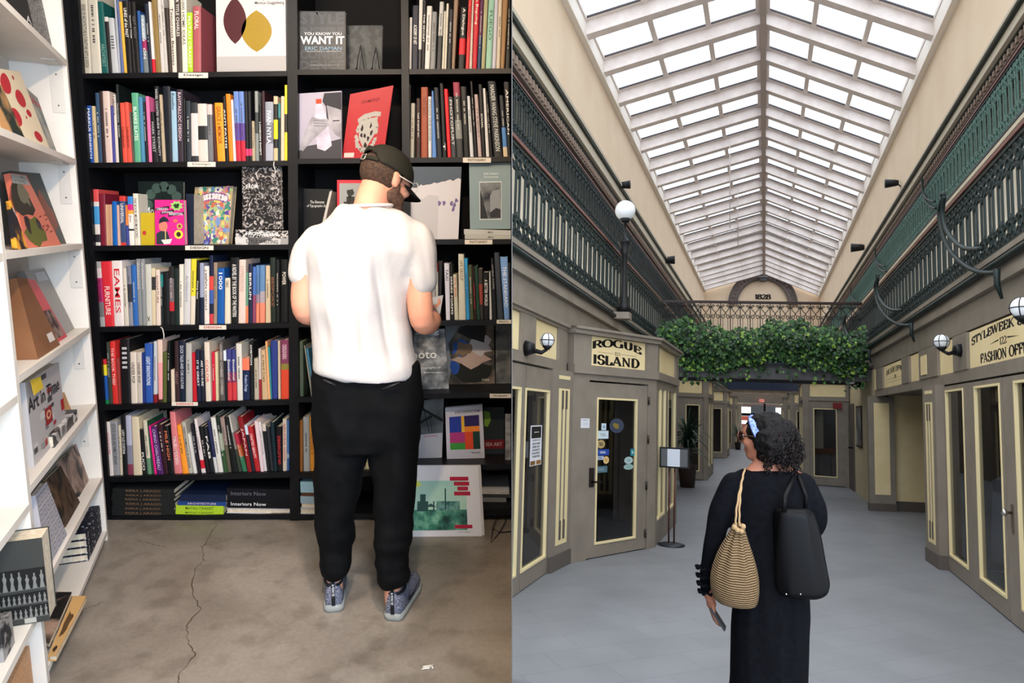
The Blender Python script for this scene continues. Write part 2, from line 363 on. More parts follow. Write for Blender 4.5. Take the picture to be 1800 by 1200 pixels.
# --- the shelf labels
def card(q, txt, col=(30, 30, 30), label='', bold=.02):
    m = MB(); slabY(m, q, Y0 - .004, Y0 - .0008, mat((222, 214, 200), .7)); o = m.obj('shelf_label'); tag(o, label, 'label', 'paper labels on the shelf edges')
    t = MB(); c = [onY(*p, Y0 - .0046) for p in q]
    fn = lambda a, b: c[0].lerp(c[1], a).lerp(c[3].lerp(c[2], a), b)
    put_text(t, fn, txt, .18, .82, .25, .78, mat(col), 0, bold); t.obj('lettering', o)
def zq(x0, y0, x1, y1, ox=0, oy=0): return [((ox + x0) / 4, (oy + y1) / 4), ((ox + x1) / 4, (oy + y1) / 4), ((ox + x1) / 4, (oy + y0) / 4), ((ox + x0) / 4, (oy + y0) / 4)]
card(zq(1255, 511, 1462, 548), 'Design', label='paper label on the top shelf edge under the lime and pink books')
card(zq(1318, 1138, 1515, 1172), 'Design', (120, 120, 120), label='faded paper label on the second shelf edge under the orange books')
card(zq(1302, 1726, 1500, 1758), 'DESIGN', label='paper label under the multicoloured flower cover on the third shelf')
card(zq(1400, 2286, 1590, 2316), 'DESIGN', (180, 60, 50), label='paper label with red lettering under the big blue 1000 book')
card(zq(1207, 2826, 1390, 2852), 'DESIGN', (200, 40, 40), label='paper label with red lettering on the fifth shelf edge of the first bay')
card(zq(3255, 1108, 3452, 1143), 'PHOTOGRAPHY', label='paper label on the second shelf edge above the white paint-stroke cover')
card(zq(3268, 1685, 3462, 1717), 'PHOTOGRAPHY', label='paper label on the shelf edge under the grey-green framed cover')
card(zq(3492, 2248, 3594, 2275), 'PHOTO', label='small paper label on the shelf edge under the pale blue book')
card(zq(3443, 2768, 3594, 2797), 'Photography', label='paper label on the shelf edge above the colour-block cover')
# --- books: pixel corners on the shelf-front plane give each spine its size and lean
PAGE = nmat('paper_edges', [(.3, (200, 188, 165)), (.7, (226, 216, 196))], 60, rough=.8)
COLN = [('white', (230, 225, 220)), ('cream', (212, 202, 182)), ('light grey', (175, 178, 180)), ('grey', (120, 122, 125)), ('black', (22, 23, 26)), ('charcoal', (55, 58, 62)),
        ('brown', (90, 65, 45)), ('tan', (170, 130, 90)), ('red', (200, 40, 45)), ('dark red', (125, 28, 38)), ('orange', (238, 140, 40)), ('coral', (222, 90, 75)),
        ('yellow', (225, 195, 50)), ('lime green', (165, 200, 45)), ('mint green', (120, 180, 150)), ('dark green', (35, 60, 48)), ('olive', (110, 100, 55)), ('teal', (25, 100, 100)),
        ('blue', (40, 90, 165)), ('light blue', (110, 150, 200)), ('navy', (28, 38, 66)), ('purple', (80, 60, 130)), ('pink', (230, 120, 160)), ('magenta', (190, 40, 100)), ('dusty pink', (185, 110, 115))]
def cname(c): return min(COLN, key=lambda n: sum((a - b) ** 2 for a, b in zip(n[1], c)))[0]
ORD = ['first', 'second', 'third', 'fourth', 'fifth', 'sixth', 'seventh', 'eighth', 'ninth', 'tenth', 'eleventh', 'twelfth', 'thirteenth', 'fourteenth', 'fifteenth', 'sixteenth',
       'seventeenth', 'eighteenth', 'nineteenth', 'twentieth'] + ['%s-%s' % (t, u) for t in ('twenty', 'thirty', 'forty') for u in ('first', 'second', 'third', 'fourth', 'fifth', 'sixth', 'seventh', 'eighth', 'ninth')]
ORD.insert(29, 'thirtieth'); ORD.insert(39, 'fortieth')
ROWN = {'A': 'top', 'B': 'second', 'C': 'third', 'D': 'fourth', 'E': 'fifth', 'F': 'sixth', 'G': 'bottom'}
BAYN = {'L': 'first bay', 'M': 'middle bay', 'R': 'last bay'}
def book(row, bay, bl, br, tl, tr, yt, bands, txt=None, tc=None, depth=None, setb=.012, noisy=None):
    """one upright book: cover (root), page block and lettering"""
    Yf = Y0 + setb + rnd.uniform(0, .012); D = depth or rnd.uniform(.15, .22); bl += .5; br -= .5; tl += .5; tr -= .5
    yb = (SH[row][bay][0] + SH[row][bay][1]) / 2 * 4
    B = [onY(bl / 4, yb / 4, Yf), onY(br / 4, yb / 4, Yf), onY(tr / 4, yt / 4, Yf), onY(tl / 4, yt / 4, Yf)]
    for i in (0, 1): B[i].z = shelf_z(row, bay, B[i].x)
    w = (B[1] - B[0]).length; t = min(.003, w * .14); e = min(.004, w * .2); tf = t / w
    P = lambda a, b, d: B[0].lerp(B[1], a).lerp(B[3].lerp(B[2], a), b) + Vector((0, d, 0))
    prof = [(0, D), (0, e), (.14, e * .25), (.32, 0), (.68, 0), (.86, e * .25), (1, e), (1, D), (1 - tf, D), (1 - tf, e + t), (tf, e + t), (tf, D)]
    if isinstance(bands[0], int): bands = [(bands, 1)]
    n = len(prof); cuts = [0] + [x[1] for x in bands[:-1]] + [1]
    mb = MB(); cuts = [1 - c for c in cuts]          # bands run from the top down
    for i, bd in enumerate(bands):
        m = noisy if (noisy and i == (len(bands) - 1)) else mat(bd[0], .45)
        vs = [P(a, b, d) for b in (cuts[i + 1], cuts[i]) for a, d in prof]
        fs = [(k, (k + 1) % n, n + (k + 1) % n, n + k) for k in range(n)]
        mb.add(vs, fs, m)
    top = [P(a, 1, d) for a, d in prof]; bot = [P(a, 0, d) for a, d in prof]
    tris = [(0, 1, 10, 11), (1, 2, 3, 4, 5, 6, 9, 10), (6, 7, 8, 9)]
    mb.add(top, tris, mat(bands[0][0], .45)); mb.add(bot, [q[::-1] for q in tris], mat(bands[-1][0], .45))
    o = mb.obj('book'); c0 = max(bands, key=lambda q: 0)[0] if len(bands) == 1 else bands[0][0]
    hts = (B[3] - B[0]).length
    if row in 'DEF' or rnd.random() < .3:
        pb = MB(); pb.fb(lambda a, b, d: P(a, b, d), tf * 1.2, 1 - tf * 1.2, .012, .985, e + t * 1.1, D - .004, PAGE); pb.obj('page_block', o)
    if txt:
        tm = MB(); s = txt; rot = -1
        if s[0] == '^': rot = 1; s = s[1:]
        b0, b1 = .1, .92
        if '|' in s: s, rg = s.split('|'); b0, b1 = map(float, rg.split(','))
        put_text(tm, lambda a, b: P(a, b, -.0007), s, .24, .76, b0, b1, mat(tc or ((235, 232, 225) if sum(bands[0][0]) < 330 else (40, 38, 38))), rot, .01)
        tm.obj('spine_title', o)
    elif w > .008 and txt is None and sum(bands[0][0]) >= 0:
        # worn, unreadable small print: a row of short strokes
        tm = MB(); col = mat((190, 188, 180) if sum(bands[0][0]) < 330 else (70, 66, 64)); b = rnd.uniform(.7, .86); end = rnd.uniform(.25, .5)
        while b > end:
            l = rnd.uniform(.008, .02)
            tm.quad(P(.36, b - l, -.0007), P(.6, b - l, -.0007), P(.6, b, -.0007), P(.36, b, -.0007), col); b -= l + .008
            if rnd.random() < .16: b -= .03
        tm.obj('spine_print', o)
    return o, cname(bands[0][0] if len(bands) == 1 else bands[0][0]), (cname(bands[-1][0]) if len(bands) > 1 else None), hts, w
W_ = (222, 214, 204); K_ = (14, 15, 17)
ROWS = {
('A', 'L'): [
 (590, 640, 550, 605, -80, (190, 184, 168), 'SENSE OF ARCHITECTURE & FURNITURE ARTS & DESIGN|.08,.82', (60, 55, 50)), (640, 712, 606, 681, -80, (200, 194, 178), None), (712, 762, 682, 729, 10, (24, 88, 84), 'ARCHITEKT|.1,.42', (120, 160, 150)),
 (762, 785, 730, 757, 118, [((200, 196, 190), .08), ((30, 30, 32), 1)], ''), (785, 832, 758, 796, 125, (182, 185, 188), 'lllll|.45,.68', (90, 92, 95)), (832, 848, 797, 811, -40, (165, 170, 180), ''),
 (848, 872, 812, 832, -40, (92, 106, 150), None), (872, 892, 833, 854, 12, (222, 172, 66), ''), (892, 928, 855, 897, 5, (24, 24, 26), 'LINES of the PAST|.5,.9'), (928, 955, 898, 914, 18, (22, 22, 24), 'Beautiful Things|.5,.82'),
 (955, 985, 915, 948, 12, (30, 28, 30), 'GET RICH|.5,.8', (110, 108, 108)), (985, 1008, 960, 984, 75, (40, 84, 146), ''), (1008, 1045, 985, 1010, 105, [((150, 165, 175), .42), ((150, 40, 90), .6), ((110, 118, 122), 1)], 'TAXEN   ON|.25,.95', (225, 225, 225)),
 (1045, 1070, 1011, 1038, 25, (26, 34, 52), None), (1070, 1092, 1040, 1056, 12, [((225, 220, 215), .8), ((205, 30, 50), 1)], ''), (1092, 1130, 1057, 1095, -60, (132, 108, 62), ''), (1130, 1158, 1098, 1126, -60, (196, 192, 186), None), (1158, 1182, 1127, 1151, -60, (188, 184, 178), None),
 (1182, 1208, 1152, 1181, 55, (52, 44, 40), ''), (1208, 1242, 1183, 1221, -30, (214, 204, 190), 'Timorous Beasties|.1,.85', (30, 28, 28)), (1242, 1280, 1222, 1264, -60, (64, 57, 53), 'CAR TITLE CHARLES|.45,.98', (220, 215, 205)),
 (1280, 1318, 1265, 1309, -60, (226, 220, 200), '1000 HOME IDEAS|.35,.9', (70, 60, 70)), (1318, 1355, 1310, 1350, 88, (166, 200, 42), 'MATALI CRASSET|.08,.94', (235, 240, 200)), (1355, 1412, 1354, 1410, 42, (166, 86, 92), 'FLORAL|.65,.92', (240, 220, 215))],
('B', 'L'): [
 (605, 657, 598, 638, 742, (28, 76, 154), 'MARKUS BENESCH|.08,.95', (240, 240, 240)), (657, 688, 640, 664, 745, (200, 180, 140), None), (688, 718, 665, 693, 652, (50, 76, 104), None), (718, 742, 694, 714, 640, (52, 36, 36), ''), (742, 790, 715, 765, 640, (214, 192, 182), None),
 (790, 812, 775, 790, 742, (72, 72, 146), ''), (812, 835, 791, 808, 665, (214, 206, 196), 'NEWS|.7,.98', (40, 40, 40)), (835, 862, 809, 832, 592, (20, 28, 28), None), (862, 895, 838, 870, 722, (220, 82, 66), 'Culturebarbarism|.25,.6', (50, 20, 15)), (895, 928, 871, 905, 718, (222, 84, 68), 'Culturebarbarism|.25,.6', (50, 20, 15)),
 (928, 945, 906, 919, 788, (90, 80, 75), ''), (945, 990, 920, 968, 652, (92, 166, 132), 'BLANKE SLATES|.32,.8', (230, 240, 230)), (990, 1018, 969, 997, 680, (72, 132, 166), ''), (1018, 1045, 1000, 1018, 715, (26, 26, 30), None), (1045, 1068, 1020, 1044, 676, (236, 112, 162), ''),
 (1068, 1112, 1055, 1080, 785, (24, 24, 28), 'MARK STREET|.2,.8', (170, 170, 170)), (1112, 1140, 1081, 1112, 605, (26, 28, 32), 'NIGEL COATES: GUIDE TO ECSTACITY|.08,.96', (190, 190, 190)), (1140, 1165, 1116, 1137, 665, (176, 160, 136), None), (1165, 1210, 1138, 1192, 605, (22, 27, 37), ''),
 (1210, 1250, 1196, 1232, 642, (150, 184, 204), 'Emilio|.74,.97', (20, 22, 30)), (1250, 1290, 1237, 1282, 628, (52, 44, 54), 'RAVITAILLOC DESIGN|.3,.96', (215, 190, 200)), (1290, 1310, 1283, 1301, 690, (24, 24, 26), ''), (1310, 1345, 1303, 1337, 708, (44, 52, 60), None),
 (1345, 1395, 1338, 1385, 720, [((48, 50, 54), .18), ((212, 202, 200), .9), ((48, 50, 54), 1)], ''), (1395, 1462, 1386, 1450, 728, [((216, 202, 192), .38), ((36, 37, 40), .62), ((216, 202, 192), 1)], ''), (1462, 1500, 1451, 1488, 732, [((205, 188, 186), .18), ((112, 114, 118), 1)], None),
 (1500, 1528, 1489, 1504, 735, (70, 32, 28), ''), (1528, 1582, 1505, 1563, 722, (236, 152, 42), 'GRACE a MEMOIR|.3,.94', (150, 60, 20)), (1582, 1610, 1564, 1583, 675, (24, 22, 24), 'ANTI PATHS|.2,.8', (225, 225, 220)), (1610, 1640, 1584, 1620, 660, (240, 132, 34), ''), (1640, 1660, 1621, 1637, 700, (222, 216, 222), ''),
 (1660, 1695, 1638, 1674, 642, [((104, 132, 192), .45), ((88, 66, 140), .7), ((184, 38, 60), 1)], None), (1695, 1728, 1675, 1712, 642, [((104, 132, 192), .45), ((88, 66, 140), .7), ((184, 38, 60), 1)], None), (1728, 1750, 1715, 1737, 642, [((26, 26, 30), .82), ((230, 60, 110), .92), ((26, 26, 30), 1)], ''),
 (1750, 1772, 1738, 1762, 642, [((26, 26, 30), .82), ((230, 60, 110), .92), ((26, 26, 30), 1)], ''), (1772, 1795, 1768, 1787, 850, (170, 156, 130), None), (1795, 1822, 1788, 1814, 640, [((140, 145, 140), .3), ((60, 66, 66), .6), ((130, 136, 132), 1)], ''), (1822, 1845, 1815, 1836, 740, (26, 28, 30), 'LONDON SWEPT|.1,.7'),
 (1845, 1865, 1837, 1861, 640, (50, 26, 34), ''), (1865, 1920, 1862, 1920, 715, [((150, 154, 165), .35), ((110, 112, 125), .7), ((165, 168, 180), 1)], 'IVAN NYLA|.3,.85', (235, 235, 235)), (1922, 1953, 1921, 1952, 676, [((206, 186, 150), .12), ((40, 36, 30), .36), ((226, 206, 44), .66), ((36, 36, 36), .8), ((200, 180, 140), 1)], ''),
 (1953, 1973, 1954, 1972, 725, [((60, 130, 130), .25), ((24, 50, 54), 1)], ''), (1973, 1998, 1974, 1998, 676, (216, 192, 168), ''), (1998, 2020, 2000, 2020, 597, [((214, 206, 52), .38), ((50, 48, 40), .62), ((214, 206, 52), 1)], '')],
('C', 'L'): [
 (665, 705, 650, 690, 1330, [((214, 80, 80), .22), ((222, 214, 206), .3), ((70, 150, 204), .62), ((222, 214, 206), .8), ((40, 40, 44), .94), ((222, 214, 206), 1)], ''), (705, 748, 691, 738, 1360, (124, 32, 50), ''), (748, 762, 738, 752, 1437, (206, 162, 128), ''), (762, 776, 752, 768, 1437, (198, 154, 120), ''), (776, 790, 768, 782, 1437, (206, 162, 128), ''),
 (790, 825, 783, 817, 1415, (22, 96, 176), ''), (825, 845, 818, 832, 1440, (206, 170, 156), ''), (845, 885, 833, 878, 1378, [((206, 60, 56), .1), ((56, 76, 116), .94), ((206, 60, 56), 1)], 'UNIVERSAL|.45,.85'), (885, 905, 879, 890, 1440, [((220, 130, 60), .5), ((60, 70, 140), 1)], ''),
 (905, 942, 891, 928, 1380, [((60, 130, 200), .16), ((196, 40, 130), .28), ((240, 160, 60), .36), ((230, 224, 216), .66), ((50, 48, 50), .7), ((230, 224, 216), 1)], 'Jim|.48,.62', (30, 30, 30)), (945, 985, 930, 966, 1360, (224, 218, 204), 'THE BOOK MUSEUM BOOKS|.15,.92', (70, 66, 70))],
('D', 'L'): [
 (695, 735, 665, 704, 1838, [((160, 160, 158), .1), ((205, 190, 190), .25), ((172, 38, 100), .62), ((110, 110, 110), .85), ((160, 160, 158), 1)], 'DE TO CHINE|.4,.72'), (735, 800, 705, 778, 1838, (216, 48, 58), 'FURNITURE|.18,.62', (245, 225, 220)), (800, 870, 779, 855, 1833, (230, 220, 216), 'EAMES|.2,.88', (205, 40, 50)),
 (870, 905, 857, 884, 1885, (208, 200, 184), None), (905, 935, 885, 917, 1870, [((120, 124, 140), .3), ((50, 52, 62), .6), ((140, 142, 150), 1)], None), (935, 970, 918, 952, 1862, (46, 100, 172), None), (970, 1000, 953, 984, 1820, (132, 136, 138), 'Architecture|.55,.95', (200, 200, 200)), (1000, 1028, 985, 1015, 1820, (136, 140, 142), 'Architecture|.55,.95', (200, 200, 200)),
 (1028, 1065, 1016, 1059, 1857, (196, 196, 186), 'X|.06,.16', (30, 30, 30)), (1065, 1095, 1060, 1090, 1885, [((206, 192, 160), .15), ((50, 48, 46), .38), ((206, 192, 160), 1)], ''), (1095, 1128, 1091, 1121, 1895, (220, 204, 190), 'SIGNATURE|.4,.9', (140, 90, 70)), (1128, 1150, 1122, 1143, 1910, [((40, 50, 52), .05), ((30, 120, 120), .28), ((26, 30, 32), 1)], None),
 (1150, 1190, 1144, 1183, 1915, (22, 24, 27), ''), (1190, 1225, 1184, 1219, 1875, [((36, 34, 36), .2), ((110, 100, 104), .6), ((190, 40, 50), .76), ((30, 30, 32), 1)], None), (1225, 1258, 1220, 1254, 1885, (26, 40, 36), ''), (1258, 1288, 1257, 1288, 1858, (228, 218, 204), None), (1288, 1335, 1295, 1340, 1820, (202, 202, 202), 'Architecture|.35,.75', (140, 145, 160)),
 (1335, 1368, 1341, 1380, 1820, [((222, 206, 50), .56), ((220, 208, 190), 1)], None), (1368, 1402, 1381, 1400, 1830, (22, 22, 24), 'Fixing Ideas|.4,.68'), (1402, 1435, 1401, 1431, 1848, [((150, 158, 180), .56), ((30, 36, 56), 1)], ''), (1435, 1470, 1432, 1468, 1870, (226, 218, 210), '^STUDIO NAJBRT|.24,.95', (24, 24, 28)),
 (1470, 1500, 1469, 1498, 1795, [((26, 34, 60), .3), ((210, 70, 60), .5), ((60, 90, 160), .7), ((26, 34, 60), .85), ((200, 60, 70), 1)], ''), (1500, 1525, 1500, 1527, 1845, (150, 132, 112), None), (1525, 1576, 1528, 1576, 1885, (26, 86, 160), '1000|.62,.92', (235, 235, 235)), (1578, 1620, 1580, 1616, 1955, (222, 210, 188), 'TABLE|.8,.95', (50, 40, 40)),
 (1625, 1675, 1617, 1678, 1810, (20, 21, 23), 'A NOVEL BY THE BOOK OF THE MASTERS|.1,.9'), (1675, 1725, 1680, 1727, 1825, (222, 202, 190), 'EXPRESSIONS|.5,.9', (190, 150, 140)), (1725, 1745, 1728, 1744, 1915, [((100, 150, 124), .66), ((220, 130, 90), 1)], ''), (1745, 1775, 1745, 1775, 1855, (34, 40, 66), 'BERLIN|.4,.85'),
 (1775, 1798, 1776, 1799, 1875, [((70, 110, 180), .5), ((140, 70, 100), 1)], ''), (1800, 1822, 1800, 1822, 1865, [((90, 130, 180), .5), ((170, 150, 170), .65), ((230, 140, 110), 1)], None), (1824, 1862, 1824, 1862, 1865, [((96, 136, 180), .45), ((170, 160, 170), .65), ((230, 140, 114), 1)], ''), (1866, 1902, 1866, 1902, 1867, (210, 190, 158), None),
 (1904, 1938, 1896, 1936, 1810, (32, 44, 38), 'BESPOKE|.25,.7', (140, 90, 70)), (1938, 1966, 1938, 1964, 1825, (26, 28, 30), None), (1972, 2026, 1972, 2022, 1823, (22, 24, 26), 'POWER|.6,.8')],
('E', 'L'): [
 (730, 762, 710, 742, 2525, [((200, 44, 48), .12), ((228, 208, 52), .36), ((34, 84, 160), .9), ((20, 120, 70), 1)], ''), (762, 790, 743, 766, 2405, (60, 66, 56), None), (790, 830, 768, 808, 2400, (216, 52, 48), 'THE BOOK THIEF|.3,.9', (245, 200, 195)), (830, 848, 812, 836, 2520, (150, 56, 50), ''), (848, 920, 840, 905, 2385, (24, 24, 26), 'lllll|.55,.88', (190, 190, 190)),
 (920, 965, 910, 954, 2475, (216, 204, 190), 'UNDER POP|.4,.8', (60, 50, 50)), (965, 1000, 955, 992, 2475, (200, 190, 178), 'UNDER POP|.4,.8', (60, 50, 50)), (1000, 1022, 993, 1012, 2480, (34, 52, 120), ''), (1022, 1072, 1013, 1068, 2415, (46, 86, 166), 'LIGHT INNOVATIONS|.3,.78', (230, 235, 240)), (1075, 1104, 1078, 1100, 2400, [((190, 196, 202), .86), ((130, 30, 40), 1)], None),
 (1113, 1140, 1103, 1140, 2390, [((224, 196, 180), .36), ((232, 160, 158), .95), ((60, 40, 40), 1)], ''), (1142, 1170, 1142, 1172, 2475, (84, 92, 44), ''), (1170, 1200, 1174, 1198, 2400, (22, 24, 24), None), (1203, 1229, 1198, 1222, 2600, (224, 206, 182), ''), (1230, 1264, 1223, 1252, 2400, (56, 38, 40), 'HELLO|.3,.5', (140, 110, 110)),
 (1266, 1300, 1254, 1300, 2395, (24, 34, 54), 'DUCK TALES AND CAR CULTURE|.22,.92', (200, 205, 215)), (1304, 1350, 1304, 1345, 2412, (178, 176, 170), None), (1354, 1384, 1346, 1369, 2480, (190, 28, 42), ''), (1385, 1413, 1371, 1400, 2460, (30, 38, 60), 'IT IS GREAT|.3,.8'), (1415, 1443, 1402, 1431, 2460, (32, 34, 48), 'ARE YOU SURE|.3,.8'),
 (1446, 1483, 1432, 1470, 2405, (222, 210, 192), 'COLOR|.32,.7', (215, 60, 50)), (1492, 1518, 1486, 1508, 2475, (202, 34, 60), None), (1518, 1536, 1509, 1530, 2475, (214, 200, 160), ''), (1545, 1582, 1538, 1566, 2400, (90, 84, 82), 'COVERED COVERED COVERED|.1,.95', (200, 190, 180)), (1583, 1599, 1568, 1587, 2465, [((222, 230, 236), .2), ((30, 34, 40), 1)], ''),
 (1600, 1632, 1590, 1624, 2455, [((58, 62, 124), .45), ((130, 56, 90), .65), ((200, 60, 66), 1)], 'Emotional|.4,.8'), (1634, 1666, 1626, 1654, 2455, [((58, 62, 124), .45), ((130, 56, 90), .65), ((200, 60, 66), 1)], 'Emotional|.4,.8'), (1668, 1706, 1656, 1697, 2415, (214, 210, 200), None), (1706, 1755, 1700, 1750, 2520, [((230, 120, 90), .28), ((26, 38, 70), 1)], 'Product Design|.2,.6', (180, 200, 230)),
 (1758, 1786, 1752, 1777, 2400, (24, 26, 28), 'AMBITION|.6,.95'), (1788, 1822, 1784, 1814, 2520, (180, 170, 150), None), (1822, 1840, 1815, 1832, 2450, [((200, 190, 186), .6), ((150, 40, 50), 1)], ''), (1842, 1884, 1833, 1862, 2460, (200, 170, 130), 'In Hard Copy|.35,.9', (30, 26, 24)), (1885, 1902, 1863, 1880, 2400, (230, 170, 120), ''), (1903, 1912, 1882, 1896, 2440, (60, 150, 150), ''),
 (1913, 1952, 1900, 1950, 2395, (46, 62, 132), ''), (1956, 1974, 1952, 1968, 2395, (206, 190, 166), ''), (1976, 2044, 1972, 2042, 2390, [((128, 62, 96), .4), ((140, 130, 60), .5), ((216, 74, 50), 1)], 'DESIGNERS|.68,.92', (230, 200, 210))],
('F', 'L'): [
 (765, 795, 737, 767, 2965, (224, 214, 206), 'DUTCH TYPE|.4,.8', (200, 70, 100)), (797, 840, 769, 822, 2960, (150, 150, 152), 'ESTATE SALES ARE FAMILY AFFAIRS|.2,.95', (60, 60, 66)), (842, 862, 828, 845, 2990, (206, 194, 168), None), (862, 896, 846, 877, 2915, (24, 26, 28), 'LADY LUZ CORTINA|.35,.75'), (896, 936, 878, 918, 2920, [((176, 178, 196), .5), ((130, 132, 148), .82), ((130, 60, 80), 1)], ''),
 (936, 998, 920, 976, 2930, (214, 200, 172), ''), (998, 1034, 978, 1000, 3020, (26, 26, 28), 'PUCO|.1,.5'), (1035, 1066, 1001, 1031, 2955, [((206, 200, 178), .7), ((100, 140, 110), 1)], None), (1067, 1084, 1032, 1042, 2960, (40, 80, 56), ''), (1085, 1102, 1043, 1058, 2995, (222, 34, 130), ''), (1102, 1149, 1059, 1097, 3000, (76, 36, 96), 'CHINO CHAUVREAU|.1,.95', (200, 180, 215)),
 (1150, 1182, 1099, 1139, 2985, (52, 26, 34), None), (1182, 1224, 1140, 1178, 2995, (22, 22, 24), 'MILE HIGH|.3,.9', (220, 120, 80)), (1225, 1281, 1190, 1238, 2895, (214, 122, 126), 'MALIBU MODERN|.15,.6', (240, 220, 215)), (1282, 1325, 1240, 1269, 2990, (246, 152, 44), None), (1325, 1356, 1271, 1306, 2965, (176, 172, 160), 'PERFORMANCE PAPER|.1,.9', (70, 70, 66)), (1358, 1385, 1315, 1336, 3050, (214, 212, 208), ''),
 (1385, 1412, 1337, 1359, 2980, (26, 26, 34), None), (1415, 1446, 1361, 1390, 2945, [((224, 212, 210), .76), ((200, 30, 50), .92), ((224, 212, 210), 1)], None), (1446, 1475, 1392, 1425, 3000, (24, 24, 26), None), (1476, 1510, 1428, 1452, 3000, (30, 32, 36), 'FAB|.3,.8'), (1511, 1532, 1453, 1475, 2960, [((40, 44, 80), .7), ((200, 200, 200), 1)], ''), (1533, 1570, 1477, 1511, 2935, (216, 214, 206), None),
 (1571, 1600, 1513, 1540, 2925, [((30, 40, 34), .3), ((150, 160, 140), .6), ((50, 80, 50), 1)], None), (1601, 1626, 1542, 1573, 2935, [((150, 130, 124), .5), ((90, 86, 70), 1)], None), (1628, 1672, 1575, 1603, 2930, (22, 24, 24), None), (1674, 1702, 1605, 1640, 2920, [((200, 196, 186), .3), ((120, 116, 110), .6), ((50, 60, 50), 1)], ''), (1705, 1738, 1642, 1667, 3050, [((170, 40, 60), .3), ((180, 90, 50), .6), ((50, 110, 80), 1)], None),
 (1740, 1770, 1668, 1704, 2930, (128, 26, 32), 'JAPAN|.3,.8', (220, 190, 190)), (1771, 1795, 1714, 1735, 2990, [((200, 216, 230), .2), ((30, 34, 44), 1)], ''), (1796, 1831, 1738, 1772, 3000, (170, 36, 42), 'CRAFTED BEAUTY|.3,.85', (235, 210, 205)), (1832, 1856, 1785, 1812, 2960, (222, 200, 204), ''), (1858, 1878, 1814, 1833, 2965, (214, 206, 206), None), (1880, 1900, 1838, 1866, 2980, [((200, 190, 180), .15), ((30, 30, 32), 1)], 'OVER|.3,.6'),
 (1902, 1925, 1868, 1892, 3000, (44, 46, 52), ''), (1927, 1950, 1896, 1925, 2970, (24, 44, 52), ''), (1951, 1986, 1935, 1980, 3000, (24, 22, 24), '^ON SUSTAINABLE|.15,.8', (210, 50, 60)), (1988, 2017, 1985, 2015, 2945, (220, 204, 186), 'INDUSTRIAL DESIGN|.2,.9', (190, 50, 50)), (2018, 2044, 2017, 2042, 2955, [((74, 120, 180), .66), ((160, 180, 190), .75), ((60, 100, 160), 1)], '')],
('A', 'R'): [
 (2872, 2892, 2880, 2899, 122, (216, 212, 202), ''), (2893, 2938, 2900, 2947, 38, (36, 38, 52), 'ACADEMY OF ART|.4,.7'), (2940, 2960, 2948, 2974, -30, [((210, 206, 196), .72), ((60, 60, 60), 1)], ''), (2962, 2983, 2975, 2998, 0, (28, 28, 32), 'THE SECRET|.4,.8'), (2985, 3020, 3002, 3038, 42, (214, 212, 206), None), (3024, 3060, 3039, 3072, 82, (136, 138, 138), None),
 (3068, 3102, 3092, 3121, 12, [((190, 190, 186), .5), ((60, 62, 64), 1)], None), (3105, 3122, 3122, 3139, 78, (208, 204, 186), ''), (3123, 3138, 3140, 3156, 25, (212, 206, 190), ''), (3140, 3172, 3158, 3190, 65, (34, 38, 42), None), (3175, 3197, 3193, 3224, -20, (142, 118, 98), ''), (3220, 3266, 3240, 3284, 50, [((30, 32, 34), .5), ((206, 32, 44), .76), ((34, 34, 36), 1)], 'A Dialogue|.55,.98'),
 (3272, 3298, 3296, 3320, -30, (212, 60, 62), None), (3299, 3319, 3321, 3334, -20, (208, 196, 184), ''), (3320, 3352, 3335, 3376, -40, (196, 34, 50), 'Le Beguing|.6,.98'), (3354, 3381, 3377, 3404, -40, [((90, 40, 80), .55), ((26, 60, 100), 1)], None), (3383, 3410, 3405, 3435, -30, (168, 166, 128), ''), (3414, 3456, 3438, 3479, -30, (152, 198, 178), 'FUEGO|.4,.8', (70, 110, 95)),
 (3458, 3486, 3480, 3506, -30, (196, 196, 210), ''), (3488, 3516, 3507, 3533, -30, (208, 196, 176), None), (3518, 3546, 3535, 3574, -30, (152, 118, 78), ''), (3550, 3588, 3576, 3596, -30, (30, 32, 32), None)],
('B', 'R'): [
 (2864, 2880, 2873, 2888, 595, (26, 28, 30), ''), (2881, 2910, 2889, 2918, 725, (176, 172, 156), None), (2925, 2958, 2926, 2956, 690, (52, 34, 32), 'Last tropical sun|.35,.75', (225, 220, 215)), (2960, 3008, 2960, 3008, 612, (152, 78, 54), 'NYC EATS|.6,.85', (110, 60, 45)), (3011, 3035, 3009, 3033, 678, (206, 208, 206), 'ETTSCAPE ARNE QUINZE|.28,.95', (24, 24, 26)),
 (3037, 3070, 3034, 3048, 638, (92, 134, 196), ''), (3071, 3110, 3049, 3082, 615, (28, 31, 40), None), (3112, 3142, 3090, 3117, 585, (26, 28, 32), 'T|.1,.2'), (3148, 3172, 3122, 3150, 625, (226, 40, 46), ''), (3174, 3210, 3151, 3183, 680, (62, 64, 66), 'PHOTOFURT|.2,.95', (210, 210, 210)), (3211, 3258, 3184, 3230, 578, [((150, 56, 78), .18), ((58, 60, 60), .5), ((130, 134, 130), .75), ((60, 62, 64), 1)], None),
 (3262, 3302, 3236, 3283, 608, (24, 24, 26), None), (3305, 3332, 3284, 3304, 675, (206, 210, 214), None), (3334, 3360, 3305, 3322, 570, (26, 26, 30), None), (3362, 3388, 3335, 3360, 663, (186, 166, 164), None), (3390, 3416, 3362, 3390, 592, (24, 24, 28), 'SOCIAL|.4,.6'), (3418, 3442, 3395, 3414, 620, (216, 214, 212), ''), (3444, 3466, 3415, 3427, 640, (24, 26, 28), None),
